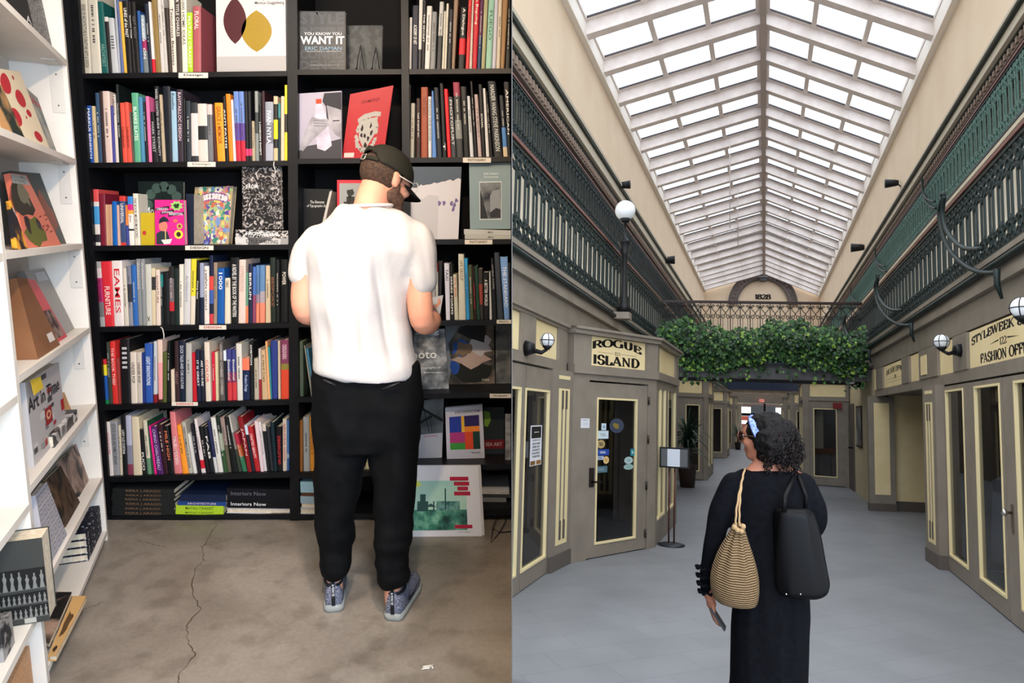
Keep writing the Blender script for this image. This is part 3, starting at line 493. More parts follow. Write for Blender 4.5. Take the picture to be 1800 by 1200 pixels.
 (3474, 3536, 3428, 3485, 570, (40, 42, 46), 'NARDER WANG STEVE PARKINSON|.08,.95', (200, 204, 200)), (3540, 3572, 3510, 3540, 670, [((36, 40, 46), .52), ((80, 130, 190), .84), ((206, 186, 156), 1)], None), (3573, 3592, 3542, 3580, 575, (26, 28, 32), 'AMERICAN|.3,.9')],
('D', 'R'): [
 (3042, 3062, 3034, 3060, 1830, (150, 150, 148), ''), (3064, 3082, 3062, 3080, 1850, [((120, 40, 44), .15), ((176, 178, 172), 1)], ''), (3084, 3100, 3082, 3112, 1835, (34, 34, 36), ''), (3136, 3166, 3122, 3159, 1850, (206, 206, 218), 'TAXI|.7,.9', (60, 60, 70)), (3167, 3195, 3160, 3184, 1865, (30, 32, 32), 'SERIES FORMS|.1,.8'), (3196, 3225, 3185, 3211, 1930, (196, 194, 170), 'VITAL BOOK|.5,.95', (200, 60, 50)), (3226, 3276, 3222, 3262, 1785, (206, 202, 184), 'LIFE GROUP|.6,.9', (110, 100, 80)),
 (3278, 3304, 3263, 3288, 1815, (54, 150, 206), None), (3305, 3332, 3289, 3318, 1865, (72, 80, 54), None), (3333, 3352, 3319, 3334, 1875, (50, 30, 30), 'TAMER LAND|.2,.7', (190, 60, 70)), (3353, 3378, 3335, 3359, 1870, (32, 66, 52), ''), (3379, 3398, 3360, 3392, 1890, [((60, 56, 52), .3), ((150, 70, 60), .7), ((60, 56, 54), 1)], ''), (3399, 3440, 3394, 3438, 1915, (24, 25, 27), 'A BETTER WORLD|.3,.85'),
 (3442, 3460, 3439, 3449, 1915, (206, 208, 208), ''), (3462, 3496, 3450, 3470, 1815, (28, 30, 32), 'CHRIS POPE|.5,.9', (150, 150, 150)), (3498, 3540, 3474, 3510, 1775, (60, 66, 74), ''), (3546, 3582, 3516, 3570, 1805, (120, 160, 214), 'THE STANDARD|.2,.85', (235, 240, 250)), (3583, 3594, 3572, 3594, 1850, (30, 32, 36), '')],
('E', 'M'): [(2102, 2134, 2100, 2130, 2400, (80, 96, 84), ''), (2186, 2202, 2136, 2146, 2430, (150, 156, 150), ''), (2204, 2216, 2148, 2166, 2450, (70, 130, 170), None)],
('F', 'M'): [(2107, 2129, 2104, 2128, 2955, (160, 104, 54), ''), (2133, 2178, 2130, 2172, 2930, (170, 176, 180), None), (2180, 2212, 2174, 2206, 2935, (226, 156, 60), 'ADDICT|.3,.7', (120, 70, 30)), (2214, 2250, 2208, 2240, 2960, (28, 28, 30), 'HOSTING|.4,.9', (140, 140, 136)), (2536, 2568, 2544, 2574, 3080, (206, 206, 170), ''), (2570, 2604, 2576, 2606, 3080, (200, 200, 164), '')],
}
def tidy(row, bay, L):
    """keep neighbouring spines and the uprights from crossing"""
    L = [list(t) for t in L]; yb = (SH[row][bay][0] + SH[row][bay][1]) * 2
    for t in L:
        for kb, kt, sg in ((0, 2, 1), (1, 3, -1)):
            for k, y in ((kb, yb), (kt, t[4])):
                lim = bayx(bay, y / 4)[kb] * 4 + sg * 5
                t[k] = max(t[k], lim) if sg > 0 else min(t[k], lim)
    X = lambda t, b, k, y: t[b] + (t[k] - t[b]) * (yb - y) / (yb - t[4])
    for p, q in zip(L, L[1:]):
        if q[0] < p[1]: q[0] = p[1]
        y = max(p[4], q[4]); over = X(p, 1, 3, y) - X(q, 0, 2, y) + .6
        if over > 0:
            s_ = (yb - y) / (yb - p[4]); p[3] = max(p[2] + 6, p[3] - over / s_)
            over = X(p, 1, 3, y) - X(q, 0, 2, y) + .6
            if over > 0: s_ = (yb - y) / (yb - q[4]); q[2] = q[2] + over / s_; q[3] = max(q[3], q[2] + 7)
    return [tuple(t) for t in L]
for (row, bay), L in ROWS.items():
    L = tidy(row, bay, L)
    made = [(book(row, bay, *t), t) for t in L]
    for i, ((o, c, c2, h, w), t) in enumerate(made):
        size = 'thick' if w > .042 else 'slim' if w < .02 else 'tall' if h > .31 else 'short' if h < .235 else 'upright'
        nm = c + (' and ' + c2 if c2 and c2 != c else '')
        l = made[i - 1][0][1] if i else None; r = made[i + 1][0][1] if i + 1 < len(made) else None
        side = f'between {l} and {r} ones' if l and r else (f'beside a {r} one' if r else f'beside a {l} one')
        lab = f'{size} {nm} book {side}, {ORD[i]} on {ROWN[row]} shelf, {BAYN[bay]}'
        if len(lab.split()) > 16: lab = lab.replace(size + ' ', '', 1)
        if len(lab.split()) > 16: lab = f'{size} {nm} book {ORD[i]} along the {ROWN[row]} shelf of the {BAYN[bay]}'
        tag(o, lab, 'book', f'books on the {ROWN[row]} shelf of the {BAYN[bay]}')
# --- books standing face-out, stacks and the poster
class Face:
    """front cover of a face-out book: corners bl br tr tl in the world, f(a, b, lift)"""
    def __init__(s, c, n): s.c = c; s.n = n
    def __call__(s, a, b, d=0.0): return s.c[0].lerp(s.c[1], a).lerp(s.c[3].lerp(s.c[2], a), b) + s.n * d
def pgon(mb, S, pts, m, lift=.0008): mb.add([S(a, b, lift) for a, b in pts], [tuple(range(len(pts)))], m)
def rect(mb, S, a0, b0, a1, b1, m, lift=.0008): pgon(mb, S, [(a0, b0), (a1, b0), (a1, b1), (a0, b1)], m, lift)
def disc(mb, S, a, b, ra, rb, m, lift=.0008, n=16): pgon(mb, S, [(a + ra * math.cos(6.2832 * i / n), b + rb * math.sin(6.2832 * i / n)) for i in range(n)], m, lift)
def blob(mb, S, a, b, ra, rb, m, lift=.0008, n=12, j=.3): 
    q = [rnd.uniform(1 - j, 1 + j) for _ in range(n)]; pgon(mb, S, [(a + ra * q[i] * math.cos(6.2832 * i / n), b + rb * q[i] * math.sin(6.2832 * i / n)) for i in range(n)], m, lift)
def solid(c, n, th, cover, name, label, cat='book', group=None, page=True, art=None, texts=()):
    """a closed book: cover boards around a page block; c = bl br tr tl of the front, n = outward normal"""
    S = Face(c, n); g = lambda a, b, d: S(a, b, -d)
    mb = MB(); t = min(.003, th * .2); w = (c[1] - c[0]).length
    if page and th > .006:
        mb.fb(g, 0, 1, 0, 1, 0, t, cover); mb.fb(g, 0, 1, 0, 1, th - t, th, cover); mb.fb(g, 0, .003 / w, 0, 1, t, th - t, cover)
    else: mb.fb(g, 0, 1, 0, 1, 0, th, cover)
    if art: art(mb, S)
    o = mb.obj(name); tag(o, label, cat, group)
    if page and th > .006:
        p = MB(); p.fb(g, .004 / w, .985, .01, .99, t, th - t, PAGE); p.obj('page_block', o)
    if texts:
        tm = MB()
        for tx in texts:
            s_, a0, a1, b0, b1, col = tx[:6]; put_text(tm, lambda a, b: S(a, b, .0014), s_, a0, a1, b0, b1, mat(col), tx[6] if len(tx) > 6 else 0, tx[7] if len(tx) > 7 else .01)
        tm.obj('cover_title', o)
    return o
def faceout(row, bay, tl, tr, br, bl, th, cover, label, setb=None, art=None, texts=(), name='book', page=True):
    zb = shelf_z(row, bay, onY((bl[0] + br[0]) / 8, (bl[1] + br[1]) / 8, Y0).x)
    ym = (bl[1] + br[1]) / 8
    if setb is None:
        r = ray((bl[0] + br[0]) / 8, ym); Yf = min(max((zb - EYE.z) / r.z * r.y, Y0 + .005), Y0 + .2) if r.z < -.02 else Y0 + .03
    else: Yf = Y0 + setb
    c = [onY(p[0] / 4, p[1] / 4, Yf) for p in (bl, br, tr, tl)]
    c[0].z = shelf_z(row, bay, c[0].x); c[1].z = shelf_z(row, bay, c[1].x)
    return solid(c, Vector((0, -1, 0)), th, cover, name, label, art=art, texts=texts, page=page)
K = mat(K_, .4); WH = mat((228, 224, 220), .4)
def art_gourd(mb, S):
    rect(mb, S, 0, 0, 1, .2, mat((178, 174, 172)))
    def bulb(cx, cy, w, h, m): 
        L = [(cx + w * math.sin(math.pi * t) ** .75 * (1 if t < 1 else 0), cy - h / 2 + h * t) for t in [i / 12 for i in range(13)]]; R = [(2 * cx - x, y) for x, y in L[::-1]]
        pgon(mb, S, L + R, m, .0012)
    bulb(.27, .63, .165, .56, nmat('maroon_ribs', [(.2, (48, 18, 22)), (.8, (92, 36, 42))], 140, kind='wave_z', rough=.4)); 
    bulb(.58, .5, .22, .5, nmat('gold_ribs', [(.2, (120, 96, 20)), (.8, (190, 156, 48))], 140, kind='wave_z', rough=.4))
faceout('A', 'L', (1517, -70), (2006, -80), (2012, 492), (1524, 492), .03, mat((214, 208, 204), .35), 'big white book cover showing a maroon and a gold ribbed gourd', art=art_gourd,
        texts=[('Philip Baldwin', .56, .96, .86, .9, (60, 60, 60)), ('Monica Guggisberg', .56, .98, .81, .855, (60, 60, 60))])
def art_want(mb, S):
    m = mat((44, 50, 58), .3)
    for i, t in enumerate(('STYLE', 'INSPIRE', 'CONFID', 'DENCE')): put_text(mb, lambda a, b: S(a, b, .0006), t, .03, .97, [.78, .6, .2, .02][i], [.98, .74, .36, .18][i], m, 0, .05)
faceout('A', 'M', (2096, 78), (2428, 80), (2430, 486), (2096, 486), .03, mat((16, 21, 28), .3), 'dark navy cover lettered YOU KNOW YOU WANT IT on the top shelf', art=art_want,
        texts=[('YOU KNOW YOU', .13, .92, .6, .65, (225, 228, 232)), ('WANT IT', .05, .98, .45, .585, (240, 242, 245), 0, .03), ('ERIC DAMAN', .15, .92, .35, .41, (140, 170, 190)), ('SHOPPING SECRETS', .18, .9, .32, .335, (200, 200, 200)), ('FOREWORD BY JOSEPHINE', .25, .86, .09, .1, (200, 200, 200))])
faceout('A', 'M', (2434, 180), (2688, 178), (2680, 484), (2436, 486), .03, nmat('embossed_black', [(.4, (34, 38, 40)), (.6, (58, 62, 64))], 45, rough=.4, kind='voronoi'), 'plain dark embossed square book beside the navy cover on the top shelf', setb=.08)
def easel(x, y0, y1, Y, zb, label):            # small wire book easel
    m = MB(); a = onY(x - 7, y1, Y); b = onY(x + 7, y1, Y); c = onY(x, y0, Y); a.z = b.z = zb + .002
    L = [a] + [a.lerp(c, t) + Vector((math.sin(t * 3.14) * -.004, 0, 0)) for t in (.3, .6, .9)] + [c + Vector((0, 0, .004))] + [b.lerp(c, t) for t in (.9, .6, .3)] + [b]
    m.tube(L, .0022, K, 6); m.tube([a, a + Vector((0, .07, 0))], .002, K, 6); m.tube([b, b + Vector((0, .07, 0))], .002, K, 6)
    m.tube([a + Vector((0, -.02, 0)), a], .002, K, 6); m.tube([b + Vector((0, -.02, 0)), b], .002, K, 6); m.tube([a + Vector((0, -.02, 0)), a + Vector((0, -.02, .012))], .002, K, 6)
    return tag(m.obj('wire_easel'), label, 'book stand', 'wire easels on the top shelf')
easel(634, 80, 119, Y0 + .05, shelf_z('A', 'M', -.7), 'empty black wire easel directly beside the navy lettered cover'); easel(661, 83, 119, Y0 + .05, shelf_z('A', 'M', -.65), 'empty black wire easel nearer the upright divider on the top shelf')
SKIN_G = nmat('grey_photo_skin', [(.3, (120, 116, 122)), (.7, (182, 178, 184))], 14, rough=.35)
def art_bottle(mb, S):
    pgon(mb, S, [(.6, .98), (1, .98), (1, .42), (.86, .36), (.72, .5), (.66, .6), (.64, .78), (.56, .86)], mat((52, 50, 56)), .0007)
    pgon(mb, S, [(.66, .8), (1, .72), (1, .3), (.86, .36), (.72, .5)], SKIN_G, .001); pgon(mb, S, [(0, 0), (0, .12), (.2, .2), (.6, .24), (1, .3), (1, 0)], mat((64, 62, 66)), .0011)
    rect(mb, S, .8, .56, .96, .575, K, .0013)
    pgon(mb, S, [(.4, .8), (.42, .85), (.53, .86), (.56, .8), (.66, .62), (.78, .2), (.62, .12), (.44, .16), (.38, .6)], nmat('bottle_silver', [(.3, (170, 160, 178)), (.7, (226, 220, 232))], 12, rough=.2), .0015)
    rect(mb, S, .41, .83, .54, .9, mat((196, 70, 40)), .0018)
    pgon(mb, S, [(.02, .18), (.1, .12), (.34, .3), (.64, .46), (.74, .54), (.68, .6), (.5, .6), (.32, .64), (.22, .52)], SKIN_G, .002)
    for k in range(3): pgon(mb, S, [(.36, .5 + k * .04), (.7, .49 + k * .035), (.7, .495 + k * .035), (.36, .51 + k * .04)], mat((96, 92, 98)), .0022)
faceout('B', 'M', (2098, 658), (2400, 638), (2400, 1096), (2098, 1096), .015, mat((176, 170, 184), .25), 'photo cover of a face and hand holding a silver bottle, second shelf', art=art_bottle)
def art_crest(mb, S):
    g = mat((176, 170, 160)); 
    for k in range(26):
        a = k * .2417; r_ = .2; blob(mb, S, .52 + .23 * math.cos(a), .38 + .2 * math.sin(a) - (.05 if math.sin(a) < 0 else 0), .05, .035, g, .001, 7, .4)
    pgon(mb, S, [(.3, .56), (.74, .6), (.72, .36), (.52, .12), (.34, .32)], g, .0011)
    for a, b in ((.4, .46), (.6, .48), (.48, .34), (.58, .3), (.52, .2), (.4, .36), (.64, .38)): blob(mb, S, a, b, .035, .04, mat((40, 24, 26)), .0014, 7, .5)
    pgon(mb, S, [(.26, .6), (.4, .66), (.66, .68), (.8, .66), (.8, .6), (.64, .61), (.4, .59), (.28, .54)], g, .0013)
    rect(mb, S, .04, .03, .28, .1, mat((214, 200, 190)), .001)
faceout('B', 'M', (2462, 662), (2765, 600), (2692, 1098), (2404, 1100), .014, mat((176, 20, 34), .35), 'tilted red cover with a grey skull crest above the capped head', setb=.06, art=art_crest, texts=[('DIAMOND', .3, .72, .82, .87, (130, 30, 40))])
# third shelf
faceout('C', 'L', (970, 1275), (1290, 1275), (1290, 1722), (985, 1722), .02, mat((22, 34, 34), .35), 'dark green cover with pale cloud outline behind the pink cover', setb=.12,
        art=lambda mb, S: [disc(mb, S, .55 + .34 * math.cos(t), .62 + .3 * math.sin(t), .11, .08, mat((62, 84, 78)), .0006) for t in (0, .5, 1, 1.5, 2, 2.5, 3.1)], texts=[('il Mo', .03, .34, .48, .6, (210, 215, 210))])
faceout('C', 'L', (988, 1495), (1088, 1495), (1090, 1720), (992, 1722), .02, mat((196, 172, 40), .4), 'yellow cover with a red round mark next to the pink cover', setb=.03, art=lambda mb, S: disc(mb, S, .25, .38, .14, .07, mat((190, 60, 60)), .001))
def art_pink(mb, S):
    for b0, a0, a1 in ((.76, .02, .5), (.68, .2, .66), (.63, .46, 1.0)): pgon(mb, S, [(a0, b0), (a1, b0 + .05), (a1, b0 + .11), (a0, b0 + .06)], mat((34, 26, 36)), .001)
    pgon(mb, S, [(.76 + (.24 if i % 2 else .16) * math.cos(i * .3927), .87 + (.12 if i % 2 else .085) * math.sin(i * .3927)) for i in range(16)], mat((150, 200, 110)), .0011); blob(mb, S, .76, .87, .1, .05, mat((30, 60, 34)), .0015)
    disc(mb, S, .28, .42, .15, .12, mat((224, 130, 110)), .001); pgon(mb, S, [(.13, .48), (.16, .58), (.3, .64), (.42, .6), (.5, .52), (.3, .52)], mat((38, 40, 52)), .0014)
    pgon(mb, S, [(.04, .02), (.04, .26), (.2, .32), (.42, .3), (.5, .14), (.42, .02)], mat((44, 56, 60)), .0012); pgon(mb, S, [(.2, .12), (.58, .14), (.5, .03), (.3, .02)], mat((226, 220, 214)), .0016)
    rect(mb, S, .34, .14, .37, .34, mat((226, 196, 120)), .0018); disc(mb, S, .8, .24, .15, .1, mat((240, 216, 70)), .001); disc(mb, S, .8, .24, .08, .055, mat((60, 40, 40)), .0014)
    disc(mb, S, .84, .42, .1, .065, mat((190, 180, 90)), .001); disc(mb, S, .84, .42, .05, .035, mat((150, 40, 60)), .0014); disc(mb, S, .7, .54, .08, .04, mat((220, 110, 90)), .001)
faceout('C', 'L', (1088, 1405), (1290, 1405), (1300, 1716), (1092, 1716), .03, mat((232, 46, 140), .4), 'hot pink cover with a cartoon eater in a cap and black title strips', setb=.0, art=art_pink,
        texts=[('CHINDOGU', .06, .45, .775, .83, (240, 230, 240)), ('JAPANESE', .24, .62, .7, .75, (240, 230, 240)), ('INVENTIONS', .5, .96, .66, .72, (240, 230, 240))])
faceout('C', 'L', (1308, 1362), (1362, 1362), (1362, 1720), (1308, 1720), .15, mat((30, 40, 58), .4), 'navy spine standing between the pink and the flower covered books', setb=.08)
def art_flowers(mb, S):
    pal = [(232, 208, 110), (214, 130, 150), (70, 140, 120), (120, 150, 200), (226, 226, 206), (200, 110, 80), (170, 190, 130), (90, 80, 150)]
    for k in range(420):
        a, b = rnd.uniform(.04, .96), rnd.uniform(.03, .97); r_ = rnd.uniform(.02, .055); blob(mb, S, a, b, r_ * 1.2, r_, mat(rnd.choice(pal)), .0005 + k * .0000025, 8, .35)
    for k in range(9): disc(mb, S, .17 + k * .082, .79 + .045 * math.sin(k * .39), .075, .07, mat((120, 60, 150)), .0018)
    for k in range(9): disc(mb, S, .17 + k * .082, .79 + .045 * math.sin(k * .39), .058, .055, mat((236, 226, 226)), .0021)
o = faceout('C', 'L', (1370, 1315), (1640, 1308), (1606, 1700), (1347, 1698), .05, mat((190, 170, 130), .4), 'multicoloured flower and creature cover with bubble lettering, third shelf', art=art_flowers, texts=[('FANTASTIC', .16, .84, .76, .83, (200, 120, 60), 0, .04), ('MAGAZINE', .28, .72, .68, .72, (130, 50, 140), 0, .03)])
BWN = nmat('black_white_scribble', [(.46, (24, 24, 26)), (.54, (200, 196, 192))], 38, rough=.4, dist=2.5, detail=6)
BWS = nmat('grey_collage', [(.35, (60, 60, 62)), (.5, (120, 118, 118)), (.6, (205, 203, 200))], 24, rough=.45, kind='voronoi')
faceout('C', 'L', (1705, 1240), (1975, 1234), (1980, 1598), (1705, 1590), .03, nmat('scratched_black_cover', [(.5, (28, 26, 28)), (.62, (186, 180, 176))], 30, rough=.4, dist=3, detail=8), 'black cover scratched with white, lettered FROM STYLE WRITING TO ART', setb=.04,
        texts=[('FROM', .12, .4, .6, .66, (230, 228, 225)), ('STYLE WRITING', .12, .92, .53, .58, (30, 30, 30), 0, .04), ('TO ART', .12, .5, .45, .51, (30, 30, 30), 0, .04)])
bpy.context.view_layer.update()
def lying(x0, x1, y0, y1, cover, label, depth=.22, Yo=.01, txt=None, tc=None, group='books lying in stacks', page=False, zb=None, txr=(.2, .8, .25, .75), name='book', tilt=0):
    """a book lying flat: spine on the front plane between two pixel rows (full-size zoom units)"""
    Yf = Y0 + Yo; a, b = onY(x0 / 4, y1 / 4, Yf), onY(x1 / 4, y1 / 4, Yf); t = onY(x0 / 4, y0 / 4, Yf); h = t.z - a.z; z = zb if zb is not None else (a.z + b.z) / 2
    g = lambda p, q, r: Vector((a.x + (b.x - a.x) * p, Yf + r + tilt * p, z + h * q - .012 * (b.x - a.x) * p)); mb = MB(); e = .0025 / h
    ct = min(e, .2)
    mb.fb(g, 0, 1, 0, ct, 0, depth, cover); mb.fb(g, 0, 1, 1 - ct, 1, 0, depth, cover)
    if not page: mb.fb(g, 0, 1, ct, 1 - ct, 0, .003, cover)
    else: mb.fb(g, 0, 1, ct, 1 - ct, depth - .003, depth, cover)
    o = mb.obj(name); tag(o, label, 'book', group); p = MB(); p.fb(g, .01, .99, ct, 1 - ct, .004, depth - .004, PAGE); p.obj('page_block', o)
    if txt:
        tm = MB(); put_text(tm, lambda p, q: g(p, q, -.0008), txt, *txr, mat(tc or (200, 200, 200)), 0, .01); tm.obj('spine_title', o)
    return z + h + .0004, o
z = shelf_z('C', 'L', -1.3)
z, _ = lying(1655, 2030, 1662, 1716, BWS, 'black and white patterned book at the bottom of the pair under the scratched cover', zb=z, txt='STYLE WRITING', tc=(30, 30, 30))
z, _ = lying(1657, 2026, 1608, 1660, BWN, 'black and white patterned book lying directly under the scratched black cover', zb=z, txt='FROM STYLE', tc=(235, 235, 235))
# the scratched cover stands on that pair
for o in bpy.data.objects:
    if o.get('label', '').startswith('black cover scratched'): o.location.z = z
z = shelf_z('G', 'L', -1.9)
RA = mat((32, 34, 34), .5)
for k, (y0, y1) in enumerate([(3598, 3632), (3568, 3598), (3532, 3566), (3500, 3530), (3474, 3500), (3440, 3474)]):
    z, _ = lying(785 + (k % 3) * 4, 1232 - (k % 2) * 8, y0, y1, RA, ['bottom', 'second lowest', 'third from the bottom', 'third from the top', 'second from the top', 'topmost'][k] + ' grey black book in the tall stack on the bottom shelf', zb=z, txt='RIERA | ARAGO', tc=(120, 92, 66), group='black books stacked on the bottom shelf', depth=.24, txr=(.22, .78, .2, .8))
z = shelf_z('G', 'L', -1.5)
LG = mat((170, 204, 46), .45)
z, _ = lying(1236, 1572, 3590, 3616, LG, 'lime green book at the very bottom beside the black stack', zb=z, txt='MATALI CRASSET', tc=(60, 80, 30), group='lime books on the bottom shelf')
z, _ = lying(1238, 1572, 3550, 3586, LG, 'lime green book lying second from the bottom beside the black stack', zb=z, txt='MATALI CRASSET', tc=(60, 80, 30), group='lime books on the bottom shelf')
z, _ = lying(1250, 1588, 3520, 3548, mat((34, 66, 130), .45), 'blue book with a red stripe lying on the lime green books', zb=z, txt='ARCHITECTURE', tc=(210, 190, 190))
z, _ = lying(1270, 1590, 3470, 3518, mat((22, 34, 62), .45), 'navy book on top of the blue and lime stack', zb=z)
z = shelf_z('G', 'L', -1.2)
z, _ = lying(1592, 2040, 3566, 3604, mat((180, 184, 196), .45), 'pale grey book under the two black INTERIORS NOW books', zb=z, page=True)
z, _ = lying(1598, 2040, 3504, 3560, mat((20, 21, 24), .25), 'lower black glossy book lettered INTERIORS NOW', zb=z, txt='Interiors Now', tc=(215, 215, 220), txr=(.06, .62, .3, .72), depth=.26)
z, _ = lying(1598, 2040, 3420, 3500, mat((20, 22, 28), .25), 'upper thick black glossy book lettered INTERIORS, top of its stack', zb=z, txt='Interiors Now', tc=(90, 92, 100), txr=(.06, .62, .4, .75), depth=.24)
z = shelf_z('G', 'M', -.98)
for i, (x1, y0, y1, c) in enumerate([(2262, 3560, 3600, (196, 200, 206)), (2270, 3520, 3556, (160, 168, 178)), (2258, 3452, 3500, (150, 176, 190)), (2264, 3425, 3450, (92, 60, 44)), (2262, 3345, 3420, (150, 190, 206))]):
    z, _ = lying(2112 + (i % 2) * 6, x1, y0, y1, mat(c, .5), ['pale grey booklet at the bottom of the stack behind the trouser leg', 'grey booklet second from the bottom behind the trouser leg', 'blue grey booklet mid-stack behind the trouser leg', 'brown book in the stack behind the trouser leg', 'thick light blue book topping the stack behind the trouser leg'][i], zb=z, group='booklets stacked in the middle bay', page=i in (0, 1))
z = shelf_z('C', 'R', -.1)
z, _ = lying(3268, 3592, 1650, 1682, mat((176, 178, 172), .5), 'lower pale grey book under the grey-green framed cover', zb=z, depth=.2, txt='AMERICAN', tc=(60, 60, 60), txr=(.5, .62, .3, .7))
z, _ = lying(3262, 3592, 1612, 1648, mat((186, 188, 184), .5), 'upper pale grey book directly under the grey-green framed cover', zb=z, depth=.2, txt='AMERICAN', tc=(60, 60, 60), txr=(.5, .62, .3, .7)); zs = z
def art_fr(mb, S):
    rect(mb, S, .24, .14, .78, .72, mat((206, 212, 212)), .0008); rect(mb, S, .255, .155, .765, .705, nmat('grey_photo', [(.35, (40, 44, 50)), (.65, (150, 154, 158))], 9, rough=.4), .0012)
    pgon(mb, S, [(.26, .6), (.26, .16), (.44, .16)], mat((40, 42, 46)), .0015); pgon(mb, S, [(.5, .5), (.56, .58), (.74, .6), (.75, .3), (.5, .2)], mat((140, 144, 148)), .0015); pgon(mb, S, [(.5, .25), (.64, .32), (.75, .3), (.75, .17), (.5, .17)], mat((44, 46, 50)), .0017)
o = faceout('C', 'R', (3298, 1218), (3590, 1213), (3590, 1600), (3305, 1600), .03, mat((134, 154, 158), .4), 'grey-green cover with a framed mountain photograph lying against the divide', setb=.03, art=art_fr, texts=[('PETER CORNELIUS', .35, .7, .82, .85, (220, 225, 225)), ('The Landscape', .35, .7, .77, .8, (220, 225, 225))])
o.location.z = zs
o['label'] = 'grey-green cover with a framed mountain photograph standing on two pale books'
def art_paint(mb, S):
    pts = [(0, .06), (0, .72)] + [(i / 16, .74 + .1 * i / 16 + (.03 if i % 2 else 0)) for i in range(17)] + [(1, 0), (0, 0)]
    pgon(mb, S, [(0, 0), (1, 0), (1, .84)] + [(1 - i / 20, .84 - .13 * i / 20 + (rnd.uniform(-.02, .02))) for i in range(21)], mat((206, 202, 204), .3), .0006)
    pgon(mb, S, [(.0, .0), (.6, 0), (.6, .6), (.4, .62), (.3, .56), (.1, .6), (0, .56)], mat((190, 188, 190), .3), .0008)
    for a, b in ((.84, .5), (.9, .48), (.88, .42), (.93, .54), (.62, .5), (.7, .5)): blob(mb, S, a, b, .03, .035, mat((110, 100, 140)), .0012)
faceout('C', 'R', (2870, 1172), (3245, 1172), (3222, 1672), (2850, 1674), .02, mat((78, 88, 98), .35), 'large white paint-stroke cover beside the cap on the third shelf', setb=.02, art=art_paint)
faceout('C', 'M', (2105, 1325), (2335, 1330), (2290, 1700), (2100, 1700), .02, mat((20, 20, 22), .4), 'black Typographic Style book standing behind the shoulder', setb=.1, texts=[('The Elements', .35, .8, .74, .79, (210, 210, 205)), ('of Typographic Style', .25, .95, .66, .72, (210, 210, 205))])
faceout('C', 'M', (2318, 1345), (2336, 1340), (2250, 1700), (2230, 1700), .15, mat((196, 192, 184), .5), 'thin white page edges leaning behind the shoulder', setb=.04)
def art_red(mb, S): rect(mb, S, .09, .1, .92, .95, mat((160, 164, 164)), .0008); blob(mb, S, .5, .8, .12, .06, mat((50, 50, 50)), .0012); rect(mb, S, .25, .6, .75, .66, mat((50, 50, 50)), .0012); rect(mb, S, .35, .66, .65, .74, mat((50, 50, 50)), .0012)
faceout('C', 'M', (2370, 1265), (2560, 1265), (2560, 1700), (2370, 1700), .02, mat((206, 50, 66), .4), 'red bordered cover with a small grey drawing behind the neck', setb=.05, art=art_red)
PH = nmat('city_photo', [(.3, (40, 44, 50)), (.5, (110, 116, 122)), (.7, (190, 194, 198))], 16, rough=.35, detail=7)
faceout('E', 'R', (2895, 2320), (3125, 2312), (3155, 2728), (2900, 2740), .02, PH, 'grey photo cover lettered Taking Photo beside the elbow', art=None,
        texts=[('Taking', -.1, .82, .9, 1.0, (225, 228, 230)), ('Photo', -.2, .72, .52, .66, (225, 228, 230)), ('Photography of', .1, .82, .34, .38, (225, 228, 230)), ('S. Burroughs', .2, .86, .26, .3, (225, 228, 230))])
def art_danc(mb, S):
    pgon(mb, S, [(0, 0), (.1, .3), (.05, .7), (.3, 1), (0, 1)], mat((130, 140, 148)), .0006); blob(mb, S, .55, .2, .42, .2, mat((34, 36, 32)), .0008, 12, .15); blob(mb, S, .5, .42, .36, .14, mat((190, 170, 160)), .001, 12, .3)
    blob(mb, S, .3, .62, .18, .14, mat((40, 90, 170)), .0011); blob(mb, S, .35, .6, .16, .12, mat((130, 110, 90)), .0013); blob(mb, S, .72, .66, .22, .16, mat((200, 200, 206)), .0012); blob(mb, S, .6, .88, .3, .16, mat((22, 24, 30)), .0014); blob(mb, S, .14, .3, .1, .12, mat((44, 84, 170)), .0014)
faceout('E', 'R', (3130, 2288), (3472, 2285), (3480, 2692), (3150, 2688), .02, nmat('street_photo', [(.4, (60, 60, 60)), (.6, (120, 110, 100))], 12), 'colour photo cover of crouching dancers in black and blue', art=art_danc, texts=[('ATHENS', .72, .88, .05, .09, (210, 210, 205))])
faceout('E', 'R', (3484, 2285), (3592, 2285), (3592, 2682), (3486, 2682), .02, nmat('grey_beach_photo', [(.4, (70, 74, 78)), (.6, (130, 132, 132))], 10), 'grey beach photograph cover past the dancers cover')
COL = [(40, 62, 160), (240, 190, 60), (46, 34, 96), (244, 140, 50), (180, 60, 130), (230, 80, 46), (36, 66, 60), (70, 160, 70)]
def art_ac(mb, S):
    R = lambda a0, b0, a1, b1, k: rect(mb, S, .1 + .8 * a0, .18 + .64 * b0, .1 + .8 * a1, .18 + .64 * b1, mat(COL[k], .4), .001)
    R(0, .52, .4, 1, 0); R(.4, .52, .5, 1, 1); R(.5, .68, 1, 1, 2); R(.5, .52, 1, .68, 3); R(0, .2, .5, .52, 4); R(.5, 0, .77, .52, 5); R(.77, 0, 1, .52, 6); R(0, 0, .5, .2, 7)
faceout('F', 'R', (3130, 2868), (3390, 2845), (3408, 3208), (3142, 3236), .025, mat((206, 208, 222), .35), 'white cover with a grid of bright colour blocks', art=art_ac, texts=[('AFTER CONSTRUCTIVISM', .25, .92, .87, .92, (90, 90, 100)), ('BENNO TEMPEL', .66, .9, .1, .125, (90, 90, 100))])
